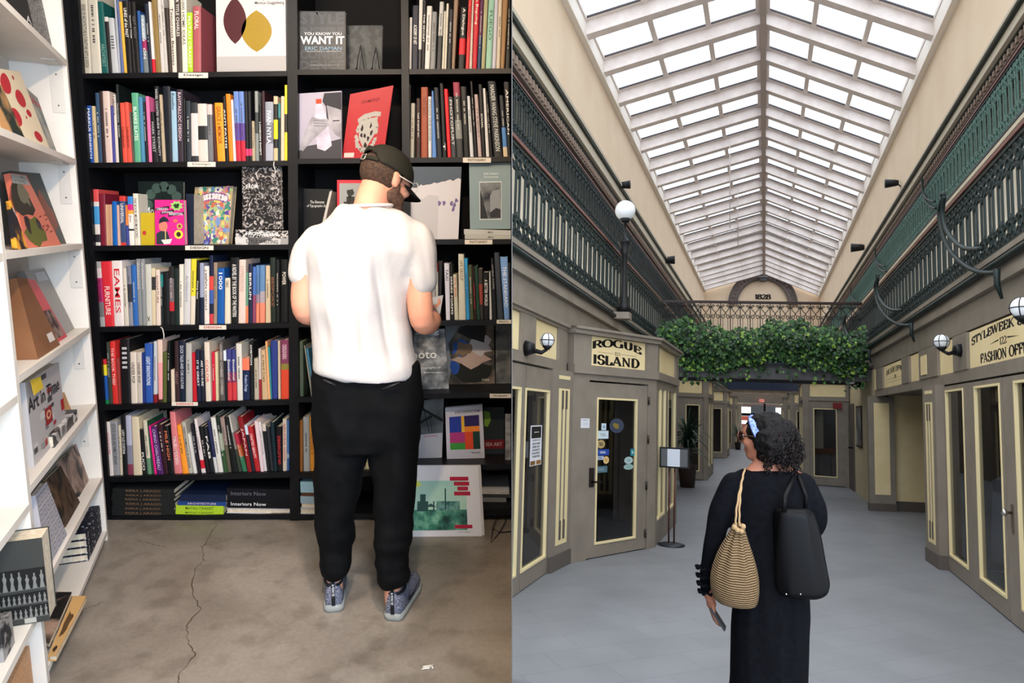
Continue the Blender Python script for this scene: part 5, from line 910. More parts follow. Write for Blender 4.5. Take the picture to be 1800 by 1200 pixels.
# --- skylight: rafters, ridge, sash bars and glass
ZRG = 10.85
sky_ = thing('skylight', 'long pitched glass roof with pale painted rafters', 'skylight', AP(0, 20, 9.5)); sky_['kind'] = 'structure'; del sky_['label']; del sky_['category']
UA, UB = UL3 + .02, UR3 - .02
def roofp(sg, t, w, h=0): u = (UA if sg < 0 else UB) * (1 - t); z = (zL if sg < 0 else zR); return AP(u, w, z + (ZRG - z) * t + h)
NR = 20; WR = [13.65 + 1.62 * i for i in range(-4, 17)] + [40.8, 42.3, 43.6]
for sg in (-1, 1):
    for i, w in enumerate(WR):
        m = MB(); m.box8([roofp(sg, 0, w - .11), roofp(sg, 1, w - .11), roofp(sg, 1, w + .11), roofp(sg, 0, w + .11)] + [roofp(sg, 0, w - .11, .36), roofp(sg, 1, w - .11, .36), roofp(sg, 1, w + .11, .36), roofp(sg, 0, w + .11, .36)], SKF)
        o = m.obj('rafter', sky_); fix_normals(o)
        if i < len(WR) - 1:
            wa, wb = w + .11, WR[i + 1] - .11; m = MB(); W1 = mat((226, 216, 210), .6)
            for t0, t1 in ((.0, .045), (.345, .375), (.66, .69), (.955, 1)):
                m.box8([roofp(sg, t0, wa, .27), roofp(sg, t1, wa, .27), roofp(sg, t1, wb, .27), roofp(sg, t0, wb, .27)] + [roofp(sg, t0, wa, .37), roofp(sg, t1, wa, .37), roofp(sg, t1, wb, .37), roofp(sg, t0, wb, .37)], W1)
            for ww in (wa, wb - .09):
                m.box8([roofp(sg, 0, ww, .30), roofp(sg, 1, ww, .30), roofp(sg, 1, ww + .09, .30), roofp(sg, 0, ww + .09, .30)] + [roofp(sg, 0, ww, .37), roofp(sg, 1, ww, .37), roofp(sg, 1, ww + .09, .37), roofp(sg, 0, ww + .09, .37)], W1)
            m.box8([roofp(sg, .045, wb - .115, .31), roofp(sg, .955, wb - .115, .31), roofp(sg, .955, wb - .09, .31), roofp(sg, .045, wb - .09, .31)] + [roofp(sg, .045, wb - .115, .35), roofp(sg, .955, wb - .115, .35), roofp(sg, .955, wb - .09, .35), roofp(sg, .045, wb - .09, .35)], mat((70, 66, 70), .6))
            o = m.obj('sash_frame', sky_); fix_normals(o)
            m = MB(); m.quad(roofp(sg, 0, wa, .35), roofp(sg, 1, wa, .35), roofp(sg, 1, wb, .35), roofp(sg, 0, wb, .35), SKG); m.obj('pane', sky_)
m = MB(); m.fb(AF, -.07, .07, ZRG - .12, ZRG + .36, WR[0] - .5, 43.8, mat((186, 174, 168), .6)); m.obj('ridge_beam', sky_)
for sg, z, u in ((-1, zL, UL3), (1, zR, UR3)):
    m = MB(); m.fb(AF, min(u, u + .25 * -sg * -1 if 0 else u - sg * .16), max(u, u - sg * .16), z - .06, z + .4, WR[0] - .5, 43.8, mat((232, 224, 214), .6)); m.obj('eaves_plate', sky_)
for x, y0, y1, w in ((1283, 245, 400, 17.5), (1297, 330, 435, 22)):
    m = MB(); u, _, z0 = apx(x, y1, w=w); _, _, z1 = apx(x, y0, w=w); m.tube([AP(u, w, min(z0, z1)), AP(u, w, max(z0, z1))], .012, mat((180, 170, 166)), 6); m.obj('pull_rod', sky_)
# roof edge keeps daylight out above the galleries
for nm, ua, ub in (('left', -6.3, UL3 - .1), ('right', UR3 + .1, 6.3)):
    m = MB(); m.fb(AF, ua, ub, 7.85, 7.95, 3, 46, mat((140, 132, 120), .8)); struct(m.obj(f'ceiling_gallery_{nm}'))
# gable wall with the arch
WG = 44.0
m = MB(); m.fb(AF, -6.2, -1.9, 0, 10.0, WG, WG + .3, PLAST); m.fb(AF, 1.45, 6.2, 0, 10.0, WG, WG + .3, PLAST); m.fb(AF, -1.9, 1.45, 3.1, 10.0, WG, WG + .3, PLAST)
m.add([AP(-3.9, WG, 10), AP(3.6, WG, 10), AP(0, WG, 11.2), AP(-3.9, WG + .3, 10), AP(3.6, WG + .3, 10), AP(0, WG + .3, 11.2)], [(0, 1, 2), (5, 4, 3)], PLAST); struct(m.obj('wall_arcade_end'))
uc, _, zc = apx(1341, 535, w=WG); ar = thing('arch_moulding', 'grey plaster arch with dark lettering and keystone around the date 1828 on the end wall', 'arch', AP(uc, WG, zc))
def ring(r0, r1, d0, d1, mt, a0=0, a1=180, n=36):
    m = MB(); f = lambda r, g, d: AP(uc + r * math.cos(math.radians(g)), WG - d, zc + r * math.sin(math.radians(g)))
    for i in range(n):
        g0, g1 = a0 + (a1 - a0) * i / n, a0 + (a1 - a0) * (i + 1) / n
        m.add([f(r0, g0, d0), f(r1, g0, d0), f(r1, g1, d0), f(r0, g1, d0), f(r0, g0, d1), f(r1, g0, d1), f(r1, g1, d1), f(r0, g1, d1)], [(4, 5, 6, 7), (0, 3, 7, 4), (1, 5, 6, 2)], mt)
    return m
G1, G2 = mat((120, 108, 104), .6), mat((88, 80, 78), .6)
ring(1.66, 2.14, .003, .1, G1).obj('arch_band', ar); ring(2.08, 2.2, .003, .18, G2).obj('outer_rim', ar); ring(1.6, 1.7, .003, .16, G2).obj('inner_rim', ar)
m = MB(); k = [AP(uc + a, WG - d, z) for d in (.003, .35) for a, z in ((-.2, zc + 1.5), (.2, zc + 1.5), (.3, zc + 2.35), (-.3, zc + 2.35))]; m.box8([k[0], k[1], k[5], k[4], k[3], k[2], k[6], k[7]], mat((70, 70, 72), .5)); m.fb(AF, uc - .32, uc + .32, zc + 1.75, zc + 1.83, WG - .42, WG - .3, mat((150, 148, 150), .5)); o = m.obj('keystone', ar)
m = MB()
for s_, ga, gb in (('EANOVADH', 172, 108), ('BIERAUNH', 72, 8)):
    for i, ch in enumerate(s_):
        g = math.radians(ga + (gb - ga) * (i + .5) / len(s_)); R_ = 1.76
        fn = lambda a, b: AP(uc + (R_ + b * .26) * math.cos(g) + (a - .5) * .2 * math.sin(g), WG - .105, zc + (R_ + b * .26) * math.sin(g) - (a - .5) * .2 * math.cos(g))
        put_text(m, fn, ch, 0, 1, 0, 1, mat((66, 58, 58)), 0, .02)
m.obj('arch_lettering', ar)
m = MB(); u0, _, z0 = apx(1327, 525.5, w=WG); u1, _, z1 = apx(1355, 517.5, w=WG); serif_text(m, lambda a, b: AP(a, WG - .02, b), '1828', u0, u1, z0, z1, mat((50, 46, 44)), .26, .12); m.obj('date_lettering', ar)
# --- railings
def rail_unit(IRON):
    """iron baluster unit: two flat bars, a ring and trefoil above, a scroll and foot below; local x along the rail, y up"""
    m = MB(); f = lambda x, y, d=0: AY * x + AZ * y + AX * d
    for x in (-.05, .05): m.fb(lambda a, b, c: f(a, b, c), x - .016, x + .016, .0, .84, -.008, .008, IRON)
    def rg(cx, cy, r, t=.013, a0=0, a1=360, n=10): m.tube([f(cx + r * math.cos(math.radians(a0 + (a1 - a0) * i / n)), cy + r * math.sin(math.radians(a0 + (a1 - a0) * i / n)), 0) for i in range(n + 1)], t, IRON, 5, False)
    rg(0, .70, .055, .017); rg(-.06, .775, .034, .015); rg(.06, .775, .034, .015); rg(0, .12, .055, .017); rg(-.06, .05, .036, .015); rg(.06, .05, .036, .015)
    rg(-.085, .66, .035, .012, 90, 300, 7); rg(.085, .66, .035, .012, -120, 90, 7); rg(-.08, .17, .03, .012, 60, 270, 7); rg(.08, .17, .03, .012, -90, 120, 7)
    for y in (.61, .2): m.tube([f(0, y - .05), f(0, y), f(0, y + .05)], [.008, .024, .008], IRON, 6)
    return m
def railing(u, w0, w1, zb, H, step, label, nm, first):
    IC = IRON_SUNLIT if nm == 'r3' else IRON  # right upper rail: same iron lightened, daylight put into its colour
    t = thing('balcony_railing', label, 'railing', AP(u, w0, zb), 'cast iron balcony railings')
    m = MB(); m.fb(AF, u - .035, u + .035, zb + H - .035, zb + H, w0, w1, RAILW); m.fb(AF, u - .02, u + .02, zb + H - .075, zb + H - .035, w0, w1, IRON); m.obj('handrail', t)
    m = MB(); m.fb(AF, u - .025, u + .025, zb, zb + .04, w0, w1, IRON); m.obj('bottom_rail', t)
    k = (H - .1) / .84; base = None; n = int((w1 - w0) / step); rest = MB(); src = rail_unit(IC); src.v = [AZ * (v.dot(AZ) * k) + (v - AZ * v.dot(AZ)) for v in src.v]
    me0 = src.obj('baluster', t); lo = Vector(me0.location) + world_loc(t); 
    off = lo
    for i in range(n):
        p = AP(u, w0 + (i + .5) * step, zb + .035)
        if i < 98:
            o = me0 if i == 0 else copy_to(me0, t); o.location = off + p - world_loc(t)
        elif i % 2 == 0 or i < 130:
            rest.add([v + p for v in src.v], src.f, IC)
    if rest.v: rest.obj('far_balusters', t)['kind'] = 'stuff'
    return t
railing(UL - .0, 5.2, 42.2, 3.17, .93, .235, 'lower green iron gallery railing behind the globe lamp post', 'l2', 0)
railing(UR + .0, 3.6, 42.2, 3.17, .9, .235, 'lower green iron gallery railing with curved struts above the fashion office sign', 'r2', 0)
railing(UL3 + .04, 8.4, 44, 5.94, .95, .235, 'upper green iron gallery railing on the lamp post side under the cornice', 'l3', 0)
railing(UR3 - .04, 7.4, 44, 5.94, .95, .235, 'upper green iron gallery railing on the fashion office side under the cornice', 'r3', 0)
# curved iron struts on the right-hand railings
def strut(P, r, lb, g):
    t = thing('iron_strut', lb, 'bracket', P[0][0], g); m = MB()
    for L, rr in P[1:]: 
        Q = []
        for i in range(len(L) - 1):
            p0, p1, p2, p3 = L[max(i - 1, 0)], L[i], L[i + 1], L[min(i + 2, len(L) - 1)]
            for k in range(6):
                s_ = k / 6; Q.append(.5 * ((2 * p1) + (p2 - p0) * s_ + (2 * p0 - 5 * p1 + 4 * p2 - p3) * s_ ** 2 + (3 * p1 - p0 - 3 * p2 + p3) * s_ ** 3))
        Q.append(L[-1]); m = MB(); m.tube(Q, rr, IRON, 8); m.obj('curved_arm', t)
    return t
def onU(x, y, u): u_, w, z = apx(x, y, u=u); return AP(u, w, z)
def strutset(k, dx, u, lb):
    A = [(1658, 345), (1651, 372), (1655, 405), (1668, 437), (1692, 463), (1722, 478), (1752, 479)]; B = [(1660, 345), (1657, 375), (1662, 400), (1676, 422), (1696, 436), (1725, 437)]
    cx, cy = 1344, 730; T = lambda L: [onU(cx + (x - cx) * k, cy + (y - cy) * k, u + (0 if 0 < i < len(L) - 1 else 0)) for i, (x, y) in enumerate(L)]
    a = T(A); t = strut([(a[-1],), (a, .022), (T(B), .022)], 0, lb, 'curved iron struts on the railings')
    q = a[-1]; m = MB(); m.tube([q + AZ * .03, q - AZ * .1, q - AZ * .22 - AX * -.03], [.03, .024, .012], IRON, 6); m.obj('foot', t); m = MB(); m.ball(a[0] + AZ * .02, .035, IRON, 8); m.obj('finial', t)
strutset(1, 0, UR - .16, 'large curved iron strut nearest the fashion office sign')
strutset(.632, 0, UR - .16, 'curved iron strut on the lower railing close to the ivy bridge')
strutset(.45, 0, UR - .16, 'small distant curved iron strut just before the ivy bridge')
for i, (x, y, k) in enumerate(((1621, 313, 1), (1538, 435, .8), (1495, 505, .6))):
    L = [onU(x + a * k, y + b * k, UR3 - .15) for a, b in ((0, 0), (1, 22), (8, 36), (22, 41))]; L2 = [onU(x + a * k, y + b * k, UR3 - .15) for a, b in ((0, 8), (3, 32), (12, 48), (24, 53))]
    strut([(L[0],), (L, .022), (L2, .022)], 0, ['thin curved iron strut on the upper railing, highest of the three', 'thin curved iron strut on the upper railing, middle of the three', 'thin curved iron strut on the upper railing, lowest of the three'][i], 'curved iron struts on the upper railing')
# --- bridge with scroll railing and ivy
WB = 13.6
br_ = thing('footbridge', 'footbridge crossing between the two galleries under hanging ivy', 'bridge', AP(-.15, WB, 2.4))
m = MB(); m.fb(AF, UL + .01, UR - .01, 2.4, 2.62, WB - .12, WB + .1, mat((92, 90, 92), .6)); m.fb(AF, UL + .01, UR - .01, 2.62, 2.72, WB - .05, WB + 1.5, mat((86, 84, 86), .6)); m.fb(AF, UL + .01, UR - .01, 2.4, 2.62, WB + 1.4, WB + 1.5, mat((92, 90, 92), .6)); m.obj('bridge_deck', br_)
m = MB(); m.fb(AF, UL + .1, UR - .1, 2.75, 3.2, WB - .02, WB + .12, mat((40, 38, 36), .7)); m.obj('planter_box', br_)
zt, zb = apx(1330, 529.5, w=WB)[2], 3.05
m = MB(); m.fb(AF, UL + .13, UR - .13, zt - .05, zt, WB - .03, WB + .03, mat((44, 28, 28), .4)); m.obj('handrail', br_)
def scroll_panel():
    m = MB(); w_ = (UR - UL - .28) / 20; H = zt - .05 - zb; f = lambda x, y: Vector(AU * x + AZ * y); T = lambda L, r=.008: m.tube([f(*p) for p in L], r, IRONB, 5)
    T([(0, 0), (0, H)], .009)
    y1, y0 = H - .06, H - .27
    for s_ in (-1, 1):
        cx = w_ / 2
        T([(cx + s_ * (.045 + .03 * math.cos(a)), y1 + .03 * math.sin(a)) for a in [i * .6 - 1.5 for i in range(9)]]); T([(cx + s_ * (.05), y0 + .0)] + [(cx + s_ * (.05 + .033 * math.cos(a)), y0 + .033 * math.sin(a)) for a in [i * .6 for i in range(11)]])
        T([(cx + s_ * .09, y1), (cx + s_ * .07, y1 - .05), (cx + s_ * .03, y1 - .1), (cx - s_ * .0, y0 + .08), (cx + s_ * .02, y0 + .03)]); m.ball(f(cx + s_ * .045, y1), .014, IRONB, 6)
        T([(cx + s_ * .05, 0), (cx + s_ * .05, y0 - .03)], .005)
    return m
base = scroll_panel().obj('scroll_panel', br_); b0 = Vector(base.location) + world_loc(br_); n = 20; du = (UR - UL - .28) / n
for i in range(n):
    o = base if i == 0 else copy_to(base, br_); o.location = b0 + AP(UL + .14 + i * du, WB, zb) - world_loc(br_)
iv = MB(); LV = [mat(c, .45) for c in ((36, 66, 34), (52, 88, 40), (74, 112, 48), (28, 50, 30), (118, 148, 58), (46, 80, 48))]
for k in range(5200):
    u = rnd.uniform(UL + .12, UR - .1); q = rnd.random() ** .8; ztop = 3.52 + .1 * math.sin(u * 3) + .05 * math.sin(u * 11)
    zl = 2.66 + .13 * math.sin(u * 2.3 + 1) + .1 * noise.noise(Vector((u * 3, 0, 0))); z = ztop - (ztop - zl) * q
    if k % 36 == 0: z = zl - rnd.uniform(0, .28)
    w = WB - .1 - .28 * math.sin(min(1, q * 1.3) * 2.6) * rnd.random() - rnd.uniform(0, .06); c = AP(u, w, z); L_ = rnd.uniform(.05, .095)
    dn = (-AZ * rnd.uniform(.3, 1) + AX * rnd.uniform(-.8, .8) - AY * rnd.uniform(.1, .7)).normalized(); sd = dn.cross(AY + AZ * rnd.uniform(-.5, .5)).normalized(); up_ = sd.cross(dn) * .12 * L_
    mt = LV[4] if rnd.random() < .05 + .1 * (q > .8) else LV[rnd.choice((0, 0, 1, 1, 2, 3, 3, 5))]
    iv.add([c, c + dn * L_ * .25 + sd * L_ * .42 + up_, c + dn * L_ * .6 + sd * L_ * .34, c + dn * L_ * 1.1, c + dn * L_ * .6 - sd * L_ * .34, c + dn * L_ * .25 - sd * L_ * .42 + up_], [(0, 1, 2, 3), (0, 3, 4, 5)], mt)
iv.obj('ivy')['kind'] = 'stuff'
bpy.data.objects['ivy']['label'] = 'hanging green ivy spilling over the footbridge'
# --- end gallery and street entrance
m = MB(); m.fb(AF, -3.8, 3.5, 2.42, 3.0, 42.3, 43.9, TAU); struct(m.obj('floor_end_gallery'))
m = MB(); m.fb(AF, -3.8, 3.5, 3.3, 5.3, 43.7, 43.9, mat((40, 56, 84), .4)); struct(m.obj('window_1'))
t = thing('balcony_railing', 'far dark railing across the end gallery seen under the bridge', 'railing', AP(0, 42.4, 3)); m = MB(); m.fb(AF, -2.3, 2, 3.75, 3.83, 42.4, 42.46, IRONB); m.obj('handrail', t); m = MB()
for k in range(60): u = -2.3 + k * .0725; m.fb(AF, u, u + .025, 3.0, 3.75, 42.4, 42.42, IRONB)
m.obj('bars', t)
m = MB()
for u in (-1.55, 1.25): m.lathe(lambda x, y, h: AP(u + x, 42.0 + y, h), [(.26, 0), (.26, .15), (.2, .2), (.18, 2.2), (.26, 2.3), (.26, 2.42)], mat((170, 158, 136), .5), 16)
o = m; 
for u, lb in ((-1.55, 'round cream column at the far street entrance, menu stand side'), (1.15, 'round cream column at the far street entrance behind the hair')):
    m = MB(); m.lathe(lambda x, y, h: AP(u + x, 42.0 + y, h), [(.26, 0), (.26, .15), (.2, .2), (.18, 2.2), (.26, 2.3), (.26, 2.42)], mat((170, 158, 136), .5), 16); tag(m.obj('column'), lb, 'column', 'columns at the street entrance')
dr = thing('street_door_frame', 'black crossed frame of the far street entrance', 'door frame', AP(0, 43.6, 0)); m = MB(); m.fb(AF, -1.5, 1.15, 1.62, 1.8, 43.6, 43.7, IRONB); m.obj('crossbar', dr); m = MB(); m.fb(AF, -.06, .06, 0.002, 2.42, 43.55, 43.6, IRONB); m.obj('mullion', dr)
m = MB(); m.fb(AF, -7, 7, -1, 1.0, 52, 52.3, mat((90, 50, 38), .8)); m.fb(AF, -7, 7, 1.25, 1.6, 52, 52.3, mat((120, 52, 34), .8)); m.fb(AF, -1.0, .8, 1.8, 2.4, 51, 51.2, mat((40, 42, 46), .6)); m.fb(AF, -7, 7, 2.3, 6, 53, 53.2, mat((70, 56, 48), .8)); tag(m.obj('street_buildings'), 'red brown building fronts glimpsed through the far street entrance', 'building')
sg_ = apx(1339, 704, w=42.2); m = MB(); m.fb(AF, sg_[0] - .15, sg_[0] + .15, sg_[2] - .09, sg_[2] + .09, 42.15, 42.25, emis((236, 150, 140), .5, 'exit_lamp')); ex = m.obj('exit_sign'); tag(ex, 'pinkish lit exit sign over the far street entrance', 'sign')
m = MB(); put_text(m, lambda a, b: AP(sg_[0] - .12 + a * .24, 42.14, sg_[2] - .05 + b * .1), 'EXIT', 0, 1, 0, 1, mat((200, 60, 50)), 0, .02); m.obj('lettering', ex)
# --- facade helper
class Fac:
    def __init__(s, p0, p1):
        s.o = AP(*p0, 0); d = AP(*p1, 0) - s.o; s.L = d.length; s.d = d.normalized(); s.n = s.d.cross(AZ); c = AP(0, (p0[1] + p1[1]) / 2, 0) - s.o
        if s.n.dot(c) < 0: s.n = -s.n
    def f(s, a, z, d): return s.o + s.d * a + AZ * z + s.n * d
    def px(s, x, y): r = ray(x, y); k = (s.o - EYE).dot(s.n) / r.dot(s.n); q = EYE + r * k - s.o; return q.dot(s.d), q.dot(AZ)
def fl(x, y): u, w, _ = apx(x, y, z=0); return (u, w)
def glazed(F_, parent, s0, s1, z0, z1, a0, a1, g0, g1, t=.05, dd=0.0, name='door_leaf', mt=None):
    """a leaf from s0 to s1 with one pane a0..a1, g0..g1, a cream bead round the glass"""
    mt = mt or TAU; m = MB(); f = F_.f
    for x0, x1, y0, y1 in ((s0, a0, z0, z1), (a1, s1, z0, z1), (a0, a1, z0, g0), (a0, a1, g1, z1)): m.fb(f, x0, x1, y0, y1, dd - t, dd, mt)
    o = m.obj(name, parent); b = .022; m = MB()
    for x0, x1, y0, y1 in ((a0, a0 + b, g0, g1), (a1 - b, a1, g0, g1), (a0 + b, a1 - b, g0, g0 + b), (a0 + b, a1 - b, g1 - b, g1)): m.fb(f, x0, x1, y0, y1, dd - .03, dd + .008, BEAD)
    m.obj('glazing_bead', o); m = MB(); m.quad(f(a0 + b, g0 + b, dd - .02), f(a1 - b, g0 + b, dd - .02), f(a1 - b, g1 - b, dd - .02), f(a0 + b, g1 - b, dd - .02), GLASS); m.obj('pane', o); return o
def frieze(F_, parent, s0, s1, panels, z=(2.1, 2.2, 2.55, 2.63), ov=.05, cap=True):
    """lintel, cream panels between posts, and cornice"""
    f = F_.f; m = MB(); m.fb(f, s0, s1, z[0], z[1], -.08, ov * .6, TAU); m.obj('lintel', parent); m = MB(); m.fb(f, s0, s1, z[1], z[2], -.1, -.03, TAU)
    cur = s0
    for a, b in sorted(panels):
        if a > cur: m.fb(f, cur, a, z[1], z[2], -.03, 0.012, TAU)
        cur = b
    if cur < s1: m.fb(f, cur, s1, z[1], z[2], -.03, .012, TAU)
    m.obj('frieze', parent)
    for a, b in panels: m = MB(); m.fb(f, a + .004, b - .004, z[1] + .004, z[2] - .004, -.0298, -.018, CRM); m.obj('frieze_panel', parent)
    if cap: m = MB(); m.fb(f, s0 - .02, s1 + .02, z[2], z[3], -.1, ov, TAU); m.fb(f, s0 - .02, s1 + .02, z[3] - .03, z[3], -.1, ov + .03, TAU); m.obj('cornice', parent)
def pilaster(F_, s0, s1, d, parent, zt=2.1):
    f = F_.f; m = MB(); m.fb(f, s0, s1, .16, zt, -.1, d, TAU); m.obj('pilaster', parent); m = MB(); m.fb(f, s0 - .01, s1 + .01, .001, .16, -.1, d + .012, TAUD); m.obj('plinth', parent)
    m = MB(); w_ = s1 - s0; a, b = s0 + w_ * .24, s1 - w_ * .2; e = d + .003
    for x0, x1 in ((a, a + w_ * .14), (b - w_ * .14, b)): m.fb(f, x0, x1, .3, zt - .22, d, e, BEAD)
    m.fb(f, (a + b) / 2 - w_ * .05, (a + b) / 2 + w_ * .05, .3, zt - .22, d, e, BEAD); m.fb(f, a, b, .25, .3, d, e, BEAD); m.fb(f, a, b, zt - .22, zt - .2, d, e, BEAD)
    for y0 in (.3, zt - .42):
        for k in (.25, .6): m.fb(f, a + (b - a) * k - .0, a + (b - a) * (k + .18), y0, y0 + .2, e, e + .003, TAUD)
    m.fb(f, a - .004, b + .004, zt - .1, zt - .06, d, e, BEAD); m.obj('inlay', parent)
# ---- left wall: shop door, pilaster
FA = Fac(fl(896, 1054), fl(962, 1006.5)); sh = thing('glazed_shopfront', 'taupe shop front with a poster on its glass door beside the Rogue Island booth', 'shop front', FA.f(.4, 0, 0))
P_ = FA.px; a0 = P_(927, 682)[0]; a0 = (P_(927, 682)[0] + P_(911, 1010)[0]) / 2; a1 = (P_(969, 686)[0] + P_(955, 981)[0]) / 2; g0 = (P_(911, 1010)[1] + P_(955, 981)[1]) / 2; g1 = (P_(927, 682)[1] + P_(969, 686)[1]) / 2
sS = P_(920, 800)[0]
glazed(FA, sh, sS + .01, FA.L + .02, .01, 2.08, a0, a1, g0, g1); glazed(FA, sh, -.55, sS - .0, .01, 2.08, -.4, sS - .12, g0, g1)
FB_ = Fac(fl(967, 1007), fl(1001, 990)); pilaster(FB_, -.02, FB_.L, .0, sh); 
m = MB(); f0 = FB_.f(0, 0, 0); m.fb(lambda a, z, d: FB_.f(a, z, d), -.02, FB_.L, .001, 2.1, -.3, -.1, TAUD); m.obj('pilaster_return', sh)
frieze(FA, sh, -.6, FA.L + .5, [(-.5, P_(915, 600)[0]), (P_(940, 600)[0], P_(980, 620)[0] + .02), (P_(997, 620)[0], P_(1011, 620)[0])], z=(2.1, 2.2, 2.56, 2.62), ov=.02)
ps = MB(); x0, z0 = P_(933, 820); x1, z1 = P_(955, 747); pf = Face([FA.f(x0, z0, -.012), FA.f(x1, z0, -.012), FA.f(x1, z1, -.012), FA.f(x0, z1, -.012)], FA.n)
rect(ps, pf, 0, 0, 1, 1, mat((216, 216, 220)), 0); rect(ps, pf, .08, .68, .92, .97, mat((28, 26, 26)), .001); rect(ps, pf, .05, .02, .45, .12, mat((120, 84, 40)), .001); rect(ps, pf, .55, .02, .95, .12, mat((150, 100, 50)), .001); rect(ps, pf, .3, .82, .7, .84, mat((200, 200, 200)), .0015)
o = ps.obj('paper_poster'); tag(o, 'long white and black paper poster taped inside the shop door glass', 'poster'); m = MB()
for i, s_ in enumerate(('JOIN US', 'EACH AND', 'EVERY DAY', 'FOR THE CITY', 'PASTRY', 'TOGETHER')): put_text(m, lambda a, b: pf(a, b, .0016), s_, .18, .84, .6 - i * .08, .65 - i * .08, mat((40, 40, 44)), 0, .02)
m.obj('lettering', o)
# ---- the Rogue Island booth
FR, FS = Fac(fl(1001, 990), fl(1151, 962)), Fac(fl(1151, 962), fl(1189, 920))
rb = thing('shop_booth', 'taupe booth with a glass door and arched ROGUE ISLAND sign', 'shop booth', FR.f(FR.L / 2, 0, 0)); P_ = FR.px
ds0, ds1 = (P_(1040, 700)[0] + P_(1027, 985)[0]) / 2, (P_(1141, 700)[0] + P_(1133, 966)[0]) / 2
ga, gb = (P_(1053, 700)[0] + P_(1043, 958)[0]) / 2, (P_(1123, 700)[0] + P_(1116, 946)[0]) / 2; gz0, gz1 = (P_(1043, 958)[1] + P_(1116, 946)[1]) / 2, (P_(1053, 700)[1] + P_(1123, 700)[1]) / 2
m = MB(); m.fb(FR.f, 0, ds0 - .008, .001, 2.1, -.1, 0, TAU); m.fb(FR.f, ds1 + .008, FR.L, .001, 2.1, -.1, 0, TAU); m.fb(FR.f, ds0 - .008, ds1 + .008, 2.02, 2.1, -.1, 0, TAU); m.obj('wall_panel', rb)
door = glazed(FR, rb, ds0, ds1, .012, 2.0, ga, gb, gz0, gz1, dd=-.01)
door['label'] = 'glass door with stickers'
m = MB(); x0, z0 = P_(1036, 856); x1, z1 = P_(1045, 822); m.fb(FR.f, x0, x1, z0, z1, -.01, 0, mat((40, 32, 30), .4)); m.tube([FR.f((x0 + x1) / 2, z0 + .06, .0), FR.f((x0 + x1) / 2, z0 + .06, .05), FR.f(x1 + .06, z0 + .06, .06)], .012, mat((40, 30, 28), .3, .8), 8); m.obj('handle', door)
for x, y in ((1140, 704), (1139, 772), (1136, 853), (1134, 937)): m = MB(); s_, z_ = P_(x, y); m.tube([FR.f(s_, z_ - .05, .004), FR.f(s_, z_ + .05, .004)], .014, mat((60, 56, 52), .4, .6), 8); m.obj('hinge', door)
pl = (P_(1042, 604)[0] - .03, P_(1136, 640)[0]); frieze(FR, rb, -.02, FR.L + .0, [pl], z=(2.09, 2.19, 2.54, 2.62), ov=.05)
q = FR.f; px0, px1 = P_(1042, 640)[0], P_(1129, 640)[0]
m = MB(); tf = lambda a, b: q(a, b, -.0175)
arch = lambda p, r: (p, .0 + r * (.62 - .22 * (2 * p - 1) ** 2 * 0) + .38 * (1 - (2 * p - 1) ** 2))
serif_text(m, tf, 'ROGUE', px0, px1, 2.385, 2.525, mat((24, 22, 22)), .27, .12, warp=arch); serif_text(m, tf, 'ISLAND', px0 + .02, px1 - .03, 2.215, 2.325, mat((24, 22, 22)), .26, .12)
cx = (px0 + px1) / 2; serif_text(m, tf, '103', cx - .055, cx + .055, 2.338, 2.38, mat((24, 22, 22)), .13, .07)
for a, b in ((px0 + .1, cx - .07), (cx + .07, px1 - .1)): m.quad(tf(a, 2.356), tf(b, 2.356), tf(b, 2.36), tf(a, 2.36), mat((80, 70, 60)))
m.obj('sign_lettering', rb)
m = MB(); m.fb(FS.f, 0, .12, .001, 2.1, -.08, 0, TAU); m.fb(FS.f, FS.L * .42, FS.L * .5, .001, 2.1, -.08, .0, TAU); m.fb(FS.f, FS.L - .14, FS.L, .001, 2.1, -.08, 0, TAU); m.fb(FS.f, 0, FS.L, .001, .3, -.08, -.005, TAU); m.fb(FS.f, 0, FS.L, 1.98, 2.1, -.08, -.005, TAU); m.obj('side_panel', rb)
for a, b in ((.14, .42), (.52, .92)):
    a *= FS.L; b = b * FS.L - .02; m = MB(); m.fb(FS.f, a + .12 * (a < .5), a + .12 * (a < .5) + .03, .3, 1.98, -.04, 0, BEAD); m.fb(FS.f, b - .03, b, .3, 1.98, -.04, 0, BEAD); m.fb(FS.f, a, b, .3, .33, -.04, 0, BEAD); m.obj('glazing_bead', rb); m = MB(); m.quad(FS.f(a, .3, -.03), FS.f(b, .3, -.03), FS.f(b, 1.98, -.03), FS.f(a, 1.98, -.03), GLASS); m.obj('pane', rb)
frieze(FS, rb, 0, FS.L, [(.12, FS.L - .25)], z=(2.09, 2.19, 2.54, 2.62), ov=.05)
m = MB(); u1, w1 = fl(1189, 920); m.fb(AF, UL, u1 - .02, .001, 2.6, w1 - .02, w1 + .05, TAU); m.obj('rear_panel', rb)
m = MB(); c = [AP(*fl(1001, 990), 2.6), AP(*fl(1151, 962), 2.6), AP(*fl(1189, 920), 2.6), AP(UL, w1, 2.6)]; m.add(c + [p + AZ * .015 for p in c], [(3, 2, 1, 0), (4, 5, 6, 7), (0, 1, 5, 4), (1, 2, 6, 5), (2, 3, 7, 6), (3, 0, 4, 7)], TAU); m.obj('booth_roof', rb)
